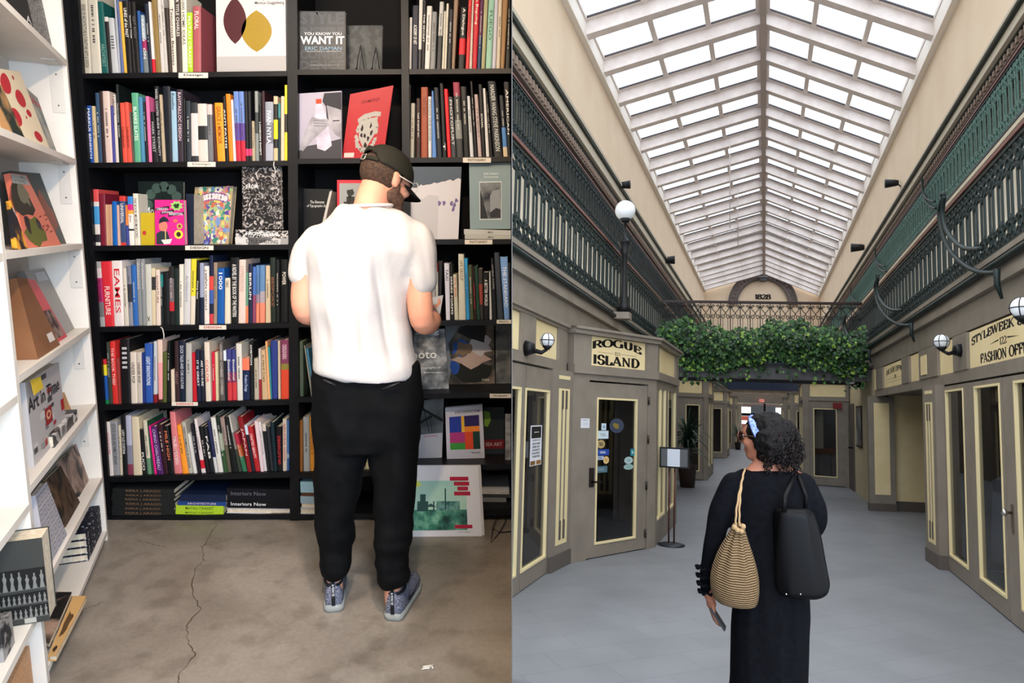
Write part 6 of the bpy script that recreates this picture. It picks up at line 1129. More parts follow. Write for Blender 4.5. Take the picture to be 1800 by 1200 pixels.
def notice(F_, x0, y0, x1, y1, col, lb, name='sticker', d=-.024, shape='rect', inner=None, cat='sticker', grp=None):
    (a, z1), (b, z0) = F_.px(x0, y0), F_.px(x1, y1); S = Face([F_.f(a, z0, d), F_.f(b, z0, d), F_.f(b, z1, d), F_.f(a, z1, d)], F_.n); m = MB()
    if shape == 'rect': m.fb(F_.f, a, b, z0, z1, d, d + .002, mat(col))
    else: disc(m, S, .5, .5, .5, .5, mat(col), .002, 20)
    if inner: inner(m, S)
    return tag(m.obj(name), lb, cat, grp)
notice(FR, 1021, 735, 1036, 752, (212, 212, 218), 'small white paper notice beside the Rogue Island door', 'paper_notice', .0, cat='notice', inner=lambda m, S: [rect(m, S, .2, .8, .8, .86, mat((120, 120, 124)), .003), rect(m, S, .2, .5, .8, .53, mat((150, 150, 154)), .003), rect(m, S, .25, .3, .75, .33, mat((150, 150, 154)), .003)])
D_ = -.026
ST = [(1060, 744, 1068, 756, (190, 206, 214), 'rect', 'small white sticker with a blue square, upper on the booth door', (40, 100, 160)), (1053, 757, 1072, 771, (196, 210, 216), 'rect', 'pale card sticker under the blue square one', (150, 160, 166)), (1052, 773, 1066, 788, (170, 148, 104), 'disc', 'round tan badge sticker on the booth door', (60, 50, 40)),
      (1051, 790, 1073, 800, (40, 70, 150), 'rect', 'blue striped sticker under the tan badge', (200, 206, 214)), (1050, 802, 1064, 808, (170, 184, 206), 'rect', 'pale blue strip sticker beside the yellow sticker', (60, 80, 140)), (1063, 802, 1073, 815, (216, 180, 120), 'disc', 'yellow rounded sticker beside the pale blue strip', (180, 140, 80)), (1048, 820, 1070, 830, (80, 110, 120), 'rect', 'teal strip sticker lowest on the glass', (140, 160, 170)),
      (1111, 789, 1118, 801, (40, 130, 140), 'rect', 'small turquoise sticker near the hinge side', (210, 220, 220)), (1100, 803, 1115, 815, (166, 190, 190), 'disc', 'upper pale green oval sticker on the booth door', (120, 150, 150)), (1099, 816, 1116, 825, (150, 182, 176), 'disc', 'lower pale green oval sticker on the booth door', (120, 150, 150))]
for x0, y0, x1, y1, c, sh_, lb, ic in ST: notice(FR, x0, y0, x1, y1, c, lb, shape=sh_, grp='stickers on the booth door', inner=lambda m, S, ic=ic: [rect(m, S, .3, .35, .75, .45, mat(ic), .003), rect(m, S, .25, .55, .7, .66, mat(ic), .003)])
notice(FR, 1074, 735, 1099, 761, (60, 66, 84), 'dark blue plate with a yellow bird-like blot painted as a reflection on the door', shape='disc', inner=lambda m, S: blob(m, S, .45, .5, .2, .2, mat((130, 110, 50)), .003))  # reflection in the door glass, painted on as a flat disc
# ---- repeating booths further along both sides
def booth(sg, w, uc_, uw, lab, depth=1.9, plant=False):
    a = Fac((uw, w - .35), (uc_, w)); b = Fac((uc_, w), (uc_, w + depth)); t = thing('shop_booth', lab, 'shop booth', AP((uw + uc_) / 2, w, 0), 'booths along the arcade')
    L = a.L; glazed(a, t, .1, L - .14, .02, 2.02, .28, L - .24, .22, 1.9); m = MB(); m.fb(a.f, 0, .1, .001, 2.1, -.08, 0, TAU); m.fb(a.f, L - .14, L, .001, 2.1, -.08, .02, TAU); m.fb(a.f, .1, L - .14, 2.02, 2.1, -.08, 0, TAU); m.obj('wall_panel', t)
    frieze(a, t, 0, L, [(.08, L - .16)], z=(2.09, 2.19, 2.54, 2.62), ov=.04)
    m = MB(); 
    for s0, s1 in ((0, .12), (depth * .45, depth * .55), (depth - .14, depth)): m.fb(b.f, s0, s1, .001, 2.1, -.08, 0, TAU)
    m.fb(b.f, 0, depth, .001, .3, -.08, -.01, TAU); m.fb(b.f, 0, depth, 1.95, 2.1, -.08, -.01, TAU); m.obj('side_panel', t)
    for s0 in (.12, depth * .55): m = MB(); m.fb(b.f, s0, s0 + .03, .3, 1.95, -.04, 0, BEAD); m.fb(b.f, s0 + .65, s0 + .68, .3, 1.95, -.04, 0, BEAD); m.obj('glazing_bead', t); m = MB(); m.quad(b.f(s0, .3, -.03), b.f(s0 + .68, .3, -.03), b.f(s0 + .68, 1.95, -.03), b.f(s0, 1.95, -.03), GLASS); m.obj('pane', t)
    frieze(b, t, 0, depth, [(.12, depth - .16)], z=(2.09, 2.19, 2.54, 2.62), ov=.04)
    m = MB(); m.fb(AF, min(uw, uc_), max(uw, uc_), .001, 2.6, w + depth, w + depth + .06, TAU); m.fb(AF, min(uw, uc_), max(uw, uc_), 2.6, 2.615, w, w + depth, TAU); m.obj('rear_panel', t); return a, b, t
BU, BV = -1.4, .93
for w, l in ((17.3, 'taupe booth directly behind the potted palm'), (26.2, 'taupe booth second beyond the potted palm'), (34.0, 'small distant taupe booth on the menu stand side nearest the street entrance')): booth(-1, w, BU, UL + .006, l)
bR = booth(1, 17.3, BV, UR - .006, 'taupe booth with a curtained glass door beyond the hair')
for w, l in ((26.2, 'taupe booth second beyond the hair on the fashion office side'), (34.0, 'small distant taupe booth on the fashion office side nearest the street entrance')): booth(1, w, BV, UR - .006, l)
A_ = bR[0]; m = MB(); m.fb(A_.f, A_.px(1437, 760)[0] - .12, A_.px(1437, 760)[0] + .1, .9, 1.85, -.3, -.27, nmat('curtain_cloth', [(.3, (150, 142, 116)), (.7, (200, 190, 160))], 40, kind='wave_x')); tag(m.obj('curtain'), 'pale curtain hanging behind the far booth door glass', 'curtain')
m = MB(); m.fb(AF, 1.25, 1.75, .75, .9, 17.8, 18.2, mat((150, 84, 40), .5)); m.fb(AF, 1.3, 1.34, .001, .75, 17.8, 18.2, mat((90, 50, 30), .5)); m.fb(AF, 1.66, 1.7, .001, .75, 17.8, 18.2, mat((90, 50, 30), .5)); tag(m.obj('wooden_counter'), 'small orange brown wooden counter inside the curtained booth', 'counter')
# ---- walls between the booths
m = MB(); m.fb(AF, UL - .1, UL, .001, 2.62, apx(1189, 920, z=0)[1] + .05, 16.8, TAU); m.fb(AF, UL - .1, UL, .001, 2.62, 19.3, 25.7, TAU); m.fb(AF, UL - .1, UL, .001, 2.62, 28.2, 33.5, TAU); m.fb(AF, UL - .1, UL, .001, 2.62, 36.0, 42.3, TAU); struct(m.obj('wall_shops_left'))
m = MB(); m.fb(AF, UR, UR + .1, .001, 2.62, apx(1600, 899, z=0)[1] + .02, 16.85, nmat('olive_cream_wall', [(.3, (190, 176, 140)), (.7, (198, 184, 150))], 3)); m.fb(AF, UR, UR + .1, .001, 2.62, 19.3, 25.7, TAU); m.fb(AF, UR, UR + .1, .001, 2.62, 28.2, 33.5, TAU); m.fb(AF, UR, UR + .1, .001, 2.62, 36.0, 42.3, TAU); struct(m.obj('wall_shops_right'))
# dark shop interiors behind the glass
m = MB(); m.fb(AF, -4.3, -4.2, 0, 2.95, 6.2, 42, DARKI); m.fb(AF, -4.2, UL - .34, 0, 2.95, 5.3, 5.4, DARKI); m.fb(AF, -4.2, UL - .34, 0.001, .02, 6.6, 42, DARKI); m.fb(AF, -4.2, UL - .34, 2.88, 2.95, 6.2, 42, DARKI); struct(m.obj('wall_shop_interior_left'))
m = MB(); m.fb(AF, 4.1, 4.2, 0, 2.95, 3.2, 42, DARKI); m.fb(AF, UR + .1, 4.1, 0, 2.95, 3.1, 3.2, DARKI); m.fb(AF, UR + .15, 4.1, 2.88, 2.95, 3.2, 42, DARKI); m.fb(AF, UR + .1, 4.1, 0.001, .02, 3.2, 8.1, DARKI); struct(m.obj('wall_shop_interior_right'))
# ---- right side: fashion office doors, pilaster, recess, column
w0, w1 = 3.3, apx(1658, 1000, z=0)[1]
FD = Fac((UR, w0), (UR, w1)); P_ = FD.px; fo = thing('glazed_shopfront', 'taupe shop front with glass doors under the STYLEWEEK fashion office sign', 'shop front', FD.f(1, 0, 0))
def span(xt, yt, xb, yb): return (P_(xt, yt)[0] + P_(xb, yb)[0]) / 2
p1 = (span(1660, 687, 1672, 976), span(1691, 681, 1705, 1002)); p2 = (span(1711, 680, 1725, 1019), span(1754, 674, 1774, 1056)); gz = (P_(1705, 1002)[1] + P_(1725, 1019)[1]) / 2, (P_(1691, 681)[1] + P_(1754, 674)[1]) / 2
sm = span(1765, 645, 1789, 1105); p3 = span(1779, 669, 1800, 1060)
xs = sorted(p1); m_ = (p1[1] + p2[0]) / 2; sm = min(p2) - .07
glazed(FD, fo, m_, FD.L - .02, .012, 2.08, min(p1), max(p1), *gz); glazed(FD, fo, sm, m_, .012, 2.08, min(p2), max(p2), *gz); lf = glazed(FD, fo, sm - 1.1, sm - .012, .012, 2.08, sm - .95, p3, *gz)
h_s, h_z = P_(1781, 912); m = MB(); m.fb(FD.f, h_s - .03, h_s + .03, h_z - .12, h_z + .12, 0, .006, mat((120, 104, 90), .35, .6)); m.lathe(lambda x, y, h: FD.f(h_s + x, h_z + .05 + y, h), [(.012, .006), (.012, .04), (.03, .05), (.032, .07), (.015, .085)], mat((190, 186, 180), .2, 1), 14); m.obj('handle', lf)
frp = [(P_(x1, y)[0], P_(x0, y)[0]) for x0, x1, y in ((1552, 1586, 655), (1599, 1617, 650), (1649, 1677, 630))] + [(P_(1795, 570)[0] - .5, P_(1700, 590)[0])]
FE = Fac((UR, w0), (UR, 13.4)); frieze(FE, fo, -.3, 10.5, [(min(a), max(a)) for a in frp] + [(P_(1541, 665)[0], P_(1531, 665)[0])], z=(2.1, 2.22, 2.6, 2.62), ov=.0, cap=False)
sp, sq = P_(1631, 640)[0], P_(1621, 640)[0]; m = MB(); m.fb(FE.f, min(sp, sq), max(sp, sq), 2.27, 2.52, .012, .02, CRM); m.obj('frieze_panel', fo)
FP = Fac(fl(1652, 1001), fl(1629, 985)); pilaster(FP, 0, FP.L, .0, fo)
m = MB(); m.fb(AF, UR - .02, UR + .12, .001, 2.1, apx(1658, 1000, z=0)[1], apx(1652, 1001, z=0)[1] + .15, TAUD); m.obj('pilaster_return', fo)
st = MB(); fn = lambda a, b: FE.f(a, b, -.0172); sA, sB = FE.px(1704, 590)[0], FE.px(1796, 560)[0]
warp = lambda p, r: (p, r * .62 + .38 * (1 - (2 * p * .75 - 1) ** 2))
serif_text(st, fn, 'STYLEWEEK &', sA, sB, 2.45, 2.575, mat((24, 22, 22)), .25, .11, warp=warp); c_ = FE.px(1758, 580)[0]; serif_text(st, fn, '122', c_ + .09, c_ - .1, 2.375, 2.44, mat((24, 22, 22)), .18, .08)
for a, b in ((.12, .4), (-.12, -.42)): st.add([fn(c_ + a, 2.415), fn(c_ + b, 2.405), fn(c_ + a, 2.43)], [(0, 1, 2)], mat((24, 22, 22)))
serif_text(st, fn, 'FASHION OFFICE', FE.px(1719, 615)[0], FE.px(1816, 600)[0], 2.25, 2.34, mat((24, 22, 22)), .25, .11); st.obj('sign_lettering', fo)
st = MB(); serif_text(st, fn, 'ARCADE OFFICE'.replace('X', ' '), FE.px(1555, 650)[0], FE.px(1587, 640)[0], 2.42, 2.54, mat((24, 22, 22)), .24, .08, warp=lambda p, r: (p, .3 * (1 - (2 * p - 1) ** 2) + .7 * r)); serif_text(st, fn, '21', FE.px(1569, 655)[0], FE.px(1573, 655)[0], 2.35, 2.4, mat((40, 36, 36)), .2, .08)
for zz in (2.35, 2.3): st.quad(fn(FE.px(1555, 660)[0], zz), fn(FE.px(1584, 655)[0], zz), fn(FE.px(1584, 655)[0], zz + .004), fn(FE.px(1555, 660)[0], zz + .004), mat((120, 110, 90)))
st.obj('office_lettering', fo)
# recess and column facing the camera
wr = apx(1600, 899, z=0)[1]; U = lambda x: apx(x, 899, w=wr)[0]
m = MB(); m.fb(AF, U(1567), U(1650) + .8, .18, 2.62, wr, wr + .1, CRM); m.fb(AF, U(1567), U(1650) + .8, .001, .18, wr - .02, wr, TAUD); struct(m.obj('wall_recess_back'))
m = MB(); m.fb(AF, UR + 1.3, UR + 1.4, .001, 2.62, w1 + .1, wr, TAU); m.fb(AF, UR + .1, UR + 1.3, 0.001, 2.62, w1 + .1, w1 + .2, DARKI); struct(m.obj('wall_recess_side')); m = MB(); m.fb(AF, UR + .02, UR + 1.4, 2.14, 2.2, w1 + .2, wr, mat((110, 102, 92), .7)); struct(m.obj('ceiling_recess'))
cl = thing('column', 'square taupe column with a tall cream panel beside the recess', 'column', AP(U(1550), wr, 0)); m = MB(); m.fb(AF, U(1527), U(1573), .14, 2.1, wr - .14, wr - .001, TAU); m.obj('shaft', cl); m = MB(); m.fb(AF, U(1537), U(1564), .3, 1.98, wr - .146, wr - .14, CRM); m.obj('inset_panel', cl); m = MB(); m.fb(AF, U(1526), U(1574), .001, .14, wr - .155, wr - .001, TAUD); m.obj('plinth', cl)
# dark door and two framed posters on the shaded wall
FW = Fac((UR, 12.1), (UR, 17.0)); P_ = FW.px; m = MB(); a, b = sorted((P_(1491, 800)[0], P_(1503, 800)[0])); m.fb(FW.f, a, b + .1, .001, 2.02, 0, .03, TAUD); struct(m.obj('door_1')); m = MB(); m.tube([FW.f(a + .1, 1.0, .03), FW.f(a + .1, 1.0, .1), FW.f(a + .3, 1.0, .1)], .02, IRONB, 8); hd = m.obj('door_handle'); tag(hd, 'black lever handle on the shaded door', 'handle')
for x0, x1, y0, y1, lb in ((1481, 1487, 716, 776, 'narrow framed poster past the dark door on the shaded wall'), (1507, 1516, 713, 786, 'framed poster between the dark door and the square column')):
    a, b = sorted((P_(x0, 740)[0], P_(x1, 740)[0])); z1_ = P_((x0 + x1) / 2, y0)[1]; z0_ = P_((x0 + x1) / 2, y1)[1]; t = thing('framed_poster', lb, 'poster', FW.f(a, z0_, 0)); m = MB(); m.fb(FW.f, a, b, z0_, z1_, 0.001, .03, mat((46, 32, 30), .4)); m.obj('frame', t); m = MB(); m.fb(FW.f, a + .05, b - .05, z0_ + .05, z1_ - .05, .03, .034, nmat('poster_print', [(.45, (90, 92, 92)), (.6, (170, 172, 172))], 3, rough=.3)); m.obj('print', t)
a, z_ = A_.px(1472, 713); m = MB(); m.fb(A_.f, a - .1, a + .1, z_ - .07, z_ + .07, 0.001, .06, mat((120, 34, 30), .5)); tag(m.obj('fire_alarm_box'), 'small dark red alarm box at the corner of the curtained booth', 'alarm box')
# clothes on a rack behind the fashion office glass
rk = thing('clothes_rack', 'metal clothes rail inside the fashion office window', 'clothes rack', AP(UR + .55, 5.6, 0)); m = MB()
zr = 1.33; m.tube([AP(UR + .55, 5.0, zr), AP(UR + .55, 6.35, zr)], .015, mat((150, 150, 152), .3, 1), 8); m.obj('rail', rk)
for w in (5.0, 6.35): m = MB(); m.tube([AP(UR + .55, w, 0), AP(UR + .55, w, zr)], .015, mat((150, 150, 152), .3, 1), 8); m.obj('upright', rk)
def garment(u, w, zt_, len_, wd, mt, lb, name='dress', arm=True, g='clothes on the rack'):
    t = thing(name, lb, 'clothing', AP(u, w, zt_ - len_), g); c = AP(u, w, zt_); m = MB(); R_ = [(0, .03), (.05, .1), (.1, wd * .8), (.3, wd * .75), (.6, wd * .85), (1, wd)]
    pts = [c - AZ * (len_ * r) for r, _ in R_]; m.tube(pts, [(.035 + .01 * (i % 2), b) for i, (_, b) in enumerate(R_)], mt, 16, ref=AY); o = m.obj('cloth', t)
    m = MB(); m.tube([c + AX * .0, c + AZ * .04, c + AZ * .07 + AY * .02, c + AZ * .05], .004, mat((200, 200, 200), .3), 6); m.tube([c - AZ * .07 + AX * wd * .7, c + AZ * .01, c - AZ * .07 - AX * wd * .7], .007, mat((200, 196, 190), .4), 6); m.obj('hanger', t)
for i in range(7): garment(UR + .55, 5.25 + i * .12, 1.27, [.9, 1.0, .85, 1.0, .95, .9, 1.0][i], .2, nmat('flowered_cloth', [(.6, (22, 22, 26)), (.64, (150, 150, 150))], 30) if i in (2, 3) else mat((24 + i * 3, 25 + i * 2, 30), .8), ['black dress at the near end of the rack', 'second dark dress on the rack', 'black and white flowered dress on the rack', 'flowered dark dress beside the other flowered one', 'plain dark dress mid-rack', 'charcoal dress near the far end of the rack', 'dark dress last on the rack'][i])
garment(UR + .32, 7.2, 1.15, .85, .16, mat((150, 160, 176), .7), 'pale blue sleeveless top hanging alone behind the narrow glass', 'sleeveless_top', g=None) if False else garment(UR + .32, 7.2, 1.15, .85, .16, mat((150, 160, 176), .7), 'pale blue sleeveless top hanging alone behind the narrow glass', 'sleeveless_top', g='clothes in the window')
# --- lamps
GL = emis((214, 216, 220), .06, 'opal_globe')
def sconce(gx, gy, r_px, u, ax, ay, lb, cage=True, uwall=None):
    _, w, z = apx(gx, gy, u=u); c = AP(u, w, z); r = r_px / 1200 * (w - .12 * u); t = thing('wall_lamp', lb, 'lamp', c - AZ * r, 'globe wall lamps'); m = MB(); m.ball(c, r, GL, 20); m.obj('globe', t)
    if cage:
        m = MB()
        for k in range(3): a = k * math.pi / 3; m.tube([c + (AX * math.cos(a) + AY * math.sin(a)) * r * 1.02 * math.cos(g) + AZ * r * 1.02 * math.sin(g) for g in [i * math.pi / 10 for i in range(21)]], .004, IRONB, 5)
        m.tube([c + (AX * math.cos(g) + AY * math.sin(g)) * r * 1.03 for g in [i * math.pi / 10 for i in range(21)]], .004, IRONB, 5); m.obj('wire_cage', t)
    m = MB(); m.lathe(lambda x, y, h: c + AX * x + AY * y + AZ * h, [(r * .3, -r * 1.35), (r * .45, -r * 1.15), (r * .75, -r * .8), (r * .5, -r * .75)], IRONB, 16); m.obj('lamp_cup', t)
    uw = uwall; sgn = 1 if uw > u else -1; wl = AP(uw, w, z - r * 1.2); m = MB(); m.tube([c - AZ * r * 1.3, c - AZ * r * 1.75 + AX * sgn * r * .8, wl], [.014, .02, .026], IRONB, 8); m.obj('bracket_arm', t); m = MB(); m.tube([wl - AX * sgn * .08, wl - AX * sgn * .002], [.05, .075], IRONB, 14); m.obj('wall_rose', t)
sconce(962, 598, 12.5, UL + .22, 0, 0, 'caged white globe lamp on the shop front beside the Rogue Island sign', uwall=UL + .02); sconce(1655, 600, 12.5, UR - .2, 0, 0, 'caged white globe lamp over the fashion office pilaster', uwall=UR); sconce(1797, 541, 19, UR - .22, 0, 0, 'large white globe lamp cut by the picture edge over the fashion office sign', uwall=UR)
sconce(1497, 671, 5, UR - .22, 0, 0, 'small distant globe lamp in the shade below the ivy end', cage=False, uwall=UR)
u_, w_, zb_ = apx(1095.5, 584, u=UL + .17); _, _, zg = apx(1103.5, 370, w=w_, u=None) if False else (0, 0, apx(1103.5, 370, w=w_)[2]); b = AP(u_, w_, 3.12); g = AP(u_, w_, zg); h = (g - b).length
lp = thing('lamp_post', 'tall black lamp post with a white globe at the gallery railing', 'lamp', b); m = MB(); R_ = .15
m.lathe(lambda x, y, k: b + AX * x + AY * y + AZ * k, [(.1, 0), (.1, .1), (.075, .14), (.085, .2), (.05, .26), (.046, h * .56), (.065, h * .58), (.05, h * .6), (.09, h * .68), (.1, h * .69), (.06, h * .7), (.022, h * .76), (.02, h - R_ * 1.3), (.06, h - R_ * 1.2), (.08, h - R_ * .85), (.07, h - R_ * .8)], IRONB, 16); m.obj('post', lp); m = MB(); m.fb(AF, UL + .045, u_ + .1, 3.02, 3.118, w_ - .1, w_ + .1, TAU); m.obj('footing', lp); m = MB(); m.ball(g, R_, GL, 24); m.obj('globe', lp)
for x, y, u, lb, d in ((1098, 325, UL3 + .25, 'black spotlight on the cream wall above the globe lamp post', 1), (1176, 457, UL3 + .25, 'small black spotlight farther along the cream wall on the lamp post side', 1), (1567, 322, UR3 - .25, 'black box spotlight on the cream wall above the upper strut', -1), (1507, 435, UR3 - .25, 'small black spotlight farther along the cream wall on the fashion side', -1)):
    _, w, z = apx(x, y, u=u); c = AP(u, w, z); r = .0065 * w; t = thing('spotlight', lb, 'spotlight', c - AZ * r, 'spotlights on the cream walls'); m = MB(); m.tube([c - AX * d * r * 1.4, c - AX * d * r * .8, c + AX * d * r * 1.3], [r * .6, r * .75, r], IRONB, 14); m.obj('lamp_head', t); m = MB(); wl = AP(u - .24 * d, w, z - .1); m.tube([c - AX * d * r, wl, wl - AZ * .25], .018, IRONB, 6); m.obj('bracket', t)
# --- menu stand, palms
u_, w_ = fl(1180, 958); b = AP(u_, w_, 0); ms = thing('menu_stand', 'black menu board on a brown twin pole stand with a round base', 'menu stand', b); loc = lambda x, y, h: b + AX * x + AY * y + AZ * h
m = MB(); m.lathe(loc, [(.17, .001), (.17, .012), (.1, .028), (.03, .035)], mat((36, 38, 44), .4), 28); m.obj('base', ms)
for x in (-.033, .033): m = MB(); m.tube([loc(x, 0, .03), loc(x, 0, 1.0)], .011, mat((92, 56, 48), .35, .4), 8); m.obj('pole', ms)
zA, zB_ = apx(1185, 822, w=w_)[2], apx(1185, 786, w=w_)[2]; uA, uB = apx(1160, 803, w=w_)[0] - u_, apx(1212, 803, w=w_)[0] - u_
m = MB(); m.fb(lambda a, z, d: loc(a, d, z), uA, uB, zA, zB_, -.045, -.015, mat((26, 26, 28), .35)); bd = m.obj('board', ms); m = MB(); m.fb(lambda a, z, d: loc(a, d, z), uA + .02, uB - .02, zA + .02, zB_ - .02, -.0475, -.0455, mat((92, 94, 96), .3)); m.obj('backing', bd); m = MB(); m.fb(lambda a, z, d: loc(a, d, z), uA + .1, uB - .115, zA + .02, zB_ - .02, -.0495, -.048, mat((206, 212, 222), .6)); m.obj('menu_sheet', bd)
def palm(x, y, hpot, hl, n, lb, px_w, lim=.35):
    u, w = fl(x, y); b = AP(u, w, 0); t = thing('potted_palm', lb, 'plant', b); L = lambda a, c, h: b + AX * max(a, -lim) + AY * c + AZ * h; m = MB()
    m.lathe(L, [(hpot * .32, .001), (hpot * .42, hpot * .96), (hpot * .46, hpot), (hpot * .4, hpot), (hpot * .38, hpot * .9)], mat((58, 42, 36), .5), 20); m.obj('pot', t)
    m = MB(); m.tube([L(0, 0, hpot * .9), L(.02, 0, hpot + hl * .35)], .035, mat((70, 56, 40), .8), 8); m.obj('stem', t); m = MB(); gm = [mat((26, 50, 32), .45), mat((38, 66, 40), .45), mat((20, 40, 28), .45)]
    for k in range(n):
        a = rnd.uniform(0, 6.28); h0 = hpot + hl * rnd.uniform(.1, .5); l = hl * rnd.uniform(.45, .8); up = rnd.uniform(.35, 1.5); P = []
        for i in range(6): s_ = i / 5; r_ = l * (s_ * math.cos(up) + .1 * s_); P.append(L(math.cos(a) * r_ * px_w, math.sin(a) * r_ * px_w, h0 + l * (s_ * math.sin(up) - .55 * s_ * s_ * (1.4 - up * .6))))
        m.tube(P, [(.002, .004), (.003, .02), (.003, .024), (.003, .02), (.002, .012), (.001, .002)], gm[k % 3], 4, smooth=False)
    m.obj('fronds', t)
palm(1208, 856, .5, 1.5, 110, 'large potted palm behind the menu stand', .5); palm(1297, 790, .35, 1.0, 40, 'small distant potted palm beside the far booths', .9)
# ================================================================ PEOPLE
def melt(mb, name, parent, voxel, mt, smooth=3, disp=None, **pr):
    """fuse overlapping volumes into one continuous skin"""
    o = mb.obj(name, parent, **pr); md = o.modifiers.new('r', 'REMESH'); md.mode = 'VOXEL'; md.voxel_size = voxel
    bpy.context.view_layer.update(); dg = bpy.context.evaluated_depsgraph_get(); me = bpy.data.meshes.new_from_object(o.evaluated_get(dg)); o.modifiers.clear(); old = o.data; o.data = me; bpy.data.meshes.remove(old)
    bm = bmesh.new(); bm.from_mesh(me)
    for _ in range(smooth): bmesh.ops.smooth_vert(bm, verts=bm.verts, factor=.5, use_axis_x=True, use_axis_y=True, use_axis_z=True)
    bm.normal_update(); org = world_loc(o)
    if disp:
        mv = [(v, v.normal * disp(v.co + org, v.normal)) for v in bm.verts]
        for v, d in mv: v.co += d
        bmesh.ops.smooth_vert(bm, verts=bm.verts, factor=.4, use_axis_x=True, use_axis_y=True, use_axis_z=True)
    for f in bm.faces: f.smooth = True
    bm.to_mesh(me); bm.free(); me.materials.clear(); me.materials.append(mt); return o
def loft(mb, rings, ax, ay, m=None, n=28, pw=2.3):
    """rings: (centre, half width along ax, half depth along ay)"""
    vs = []; fs = []
    for c, a, b in rings:
        for j in range(n):
            g = 2 * math.pi * j / n; cg, sg = math.cos(g), math.sin(g)
            vs.append(Vector(c) + ax * a * math.copysign(abs(cg) ** (2 / pw), cg) + ay * b * math.copysign(abs(sg) ** (2 / pw), sg))
    k = len(rings)
    fs = [(i * n + j, i * n + (j + 1) % n, (i + 1) * n + (j + 1) % n, (i + 1) * n + j) for i in range(k - 1) for j in range(n)] + [tuple(range(n))[::-1], tuple((k - 1) * n + j for j in range(n))]
    mb.add(vs, fs, m or SKIN, True)
def chain(mb, pts, rad, m=None, n=14):
    """smooth limb through the joints"""
    P = []; R_ = []; pts = [Vector(p) for p in pts]
    for i in range(len(pts) - 1):
        p0, p1, p2, p3 = pts[max(i - 1, 0)], pts[i], pts[i + 1], pts[min(i + 2, len(pts) - 1)]
        for k in range(5):
            s = k / 5; P.append(.5 * ((2 * p1) + (p2 - p0) * s + (2 * p0 - 5 * p1 + 4 * p2 - p3) * s * s + (3 * p1 - p0 - 3 * p2 + p3) * s ** 3)); R_.append(rad[i] + (rad[i + 1] - rad[i]) * s)
    P.append(pts[-1]); R_.append(rad[-1]); mb.tube(P, R_, m or SKIN, n); mb.ball(P[0], R_[0] * .98, m or SKIN, 10); mb.ball(P[-1], R_[-1] * .98, m or SKIN, 10)
SKIN = nmat('skin_fair', [(.3, (206, 142, 116)), (.7, (222, 160, 132))], 8, rough=.5, spec=.3); SKIN2 = nmat('skin_warm', [(.3, (150, 98, 76)), (.7, (170, 114, 90))], 8, rough=.5, spec=.3)
def head(mb, c, f, u, s=1.0, m=None):
    f = f.normalized(); r = f.cross(u).normalized(); u = r.cross(f).normalized(); A = (r, f, u); B = lambda x, y, z, rr, : mb.ball(c + r * x * s + f * y * s + u * z * s, tuple(q * s for q in rr), m or SKIN, 12, A)
    B(0, -.012, .03, (.076, .094, .088)); B(0, .012, -.03, (.062, .076, .085)); B(0, .05, -.075, (.04, .036, .034)); B(0, .03, .02, (.062, .07, .07)); B(0, .092, -.012, (.012, .02, .018)); B(0, .088, .012, (.009, .014, .024)); B(0, .074, -.048, (.024, .022, .009)); B(0, .073, -.06, (.022, .02, .008)); B(0, .077, .034, (.05, .02, .012))
    for q in (-1, 1): B(q * .04, .066, -.018, (.022, .02, .02)); B(q * .076, -.008, -.005, (.008, .018, .03)); B(q * .083, -.016, .012, (.007, .014, .012))
    return r, f, u
def hand(mb, wr, d, pn, curl=.5, s=1.0, side=1, m=None, spread=.12):
    """wr wrist, d towards the fingers, pn palm normal; thumb on the side"""
    d = d.normalized(); pn = (pn - d * pn.dot(d)).normalized(); sd = d.cross(pn) * side; M = m or SKIN
    mb.ball(wr + d * .045 * s, (.04 * s, .05 * s, .016 * s), M, 10, (sd, d, pn)); mb.tube([wr - d * .01, wr + d * .04 * s], [.024 * s, .03 * s], M, 10)
    for i, (o, l) in enumerate(((-.03, .062), (-.01, .075), (.01, .082), (.03, .076))):
        p = wr + d * (.082 * s) + sd * o * s; P = [p]; a = curl * .5
        for k, q in enumerate((.42, .33, .25)): 
            dir_ = d * math.cos(a) + pn * math.sin(a) + sd * (o * spread * 10) * .2; p = p + dir_.normalized() * l * q * s; P.append(p); a += curl
        mb.tube([wr + d * .05 * s + sd * o * s] + P, [.009 * s, .0095 * s, .0088 * s, .008 * s, .0062 * s], M, 8); mb.ball(P[-1], .0064 * s, M, 6)
    p = wr + d * .022 * s + sd * .03 * s; q = p + (sd * .7 + d * .6 + pn * .35).normalized() * .036 * s; e = q + (sd * .15 + d * .9 + pn * .55).normalized() * .034 * s
    mb.tube([wr + d * .015 * s, p, q, e], [.016 * s, .014 * s, .0105 * s, .008 * s], M, 8); mb.ball(e, .008 * s, M, 6)
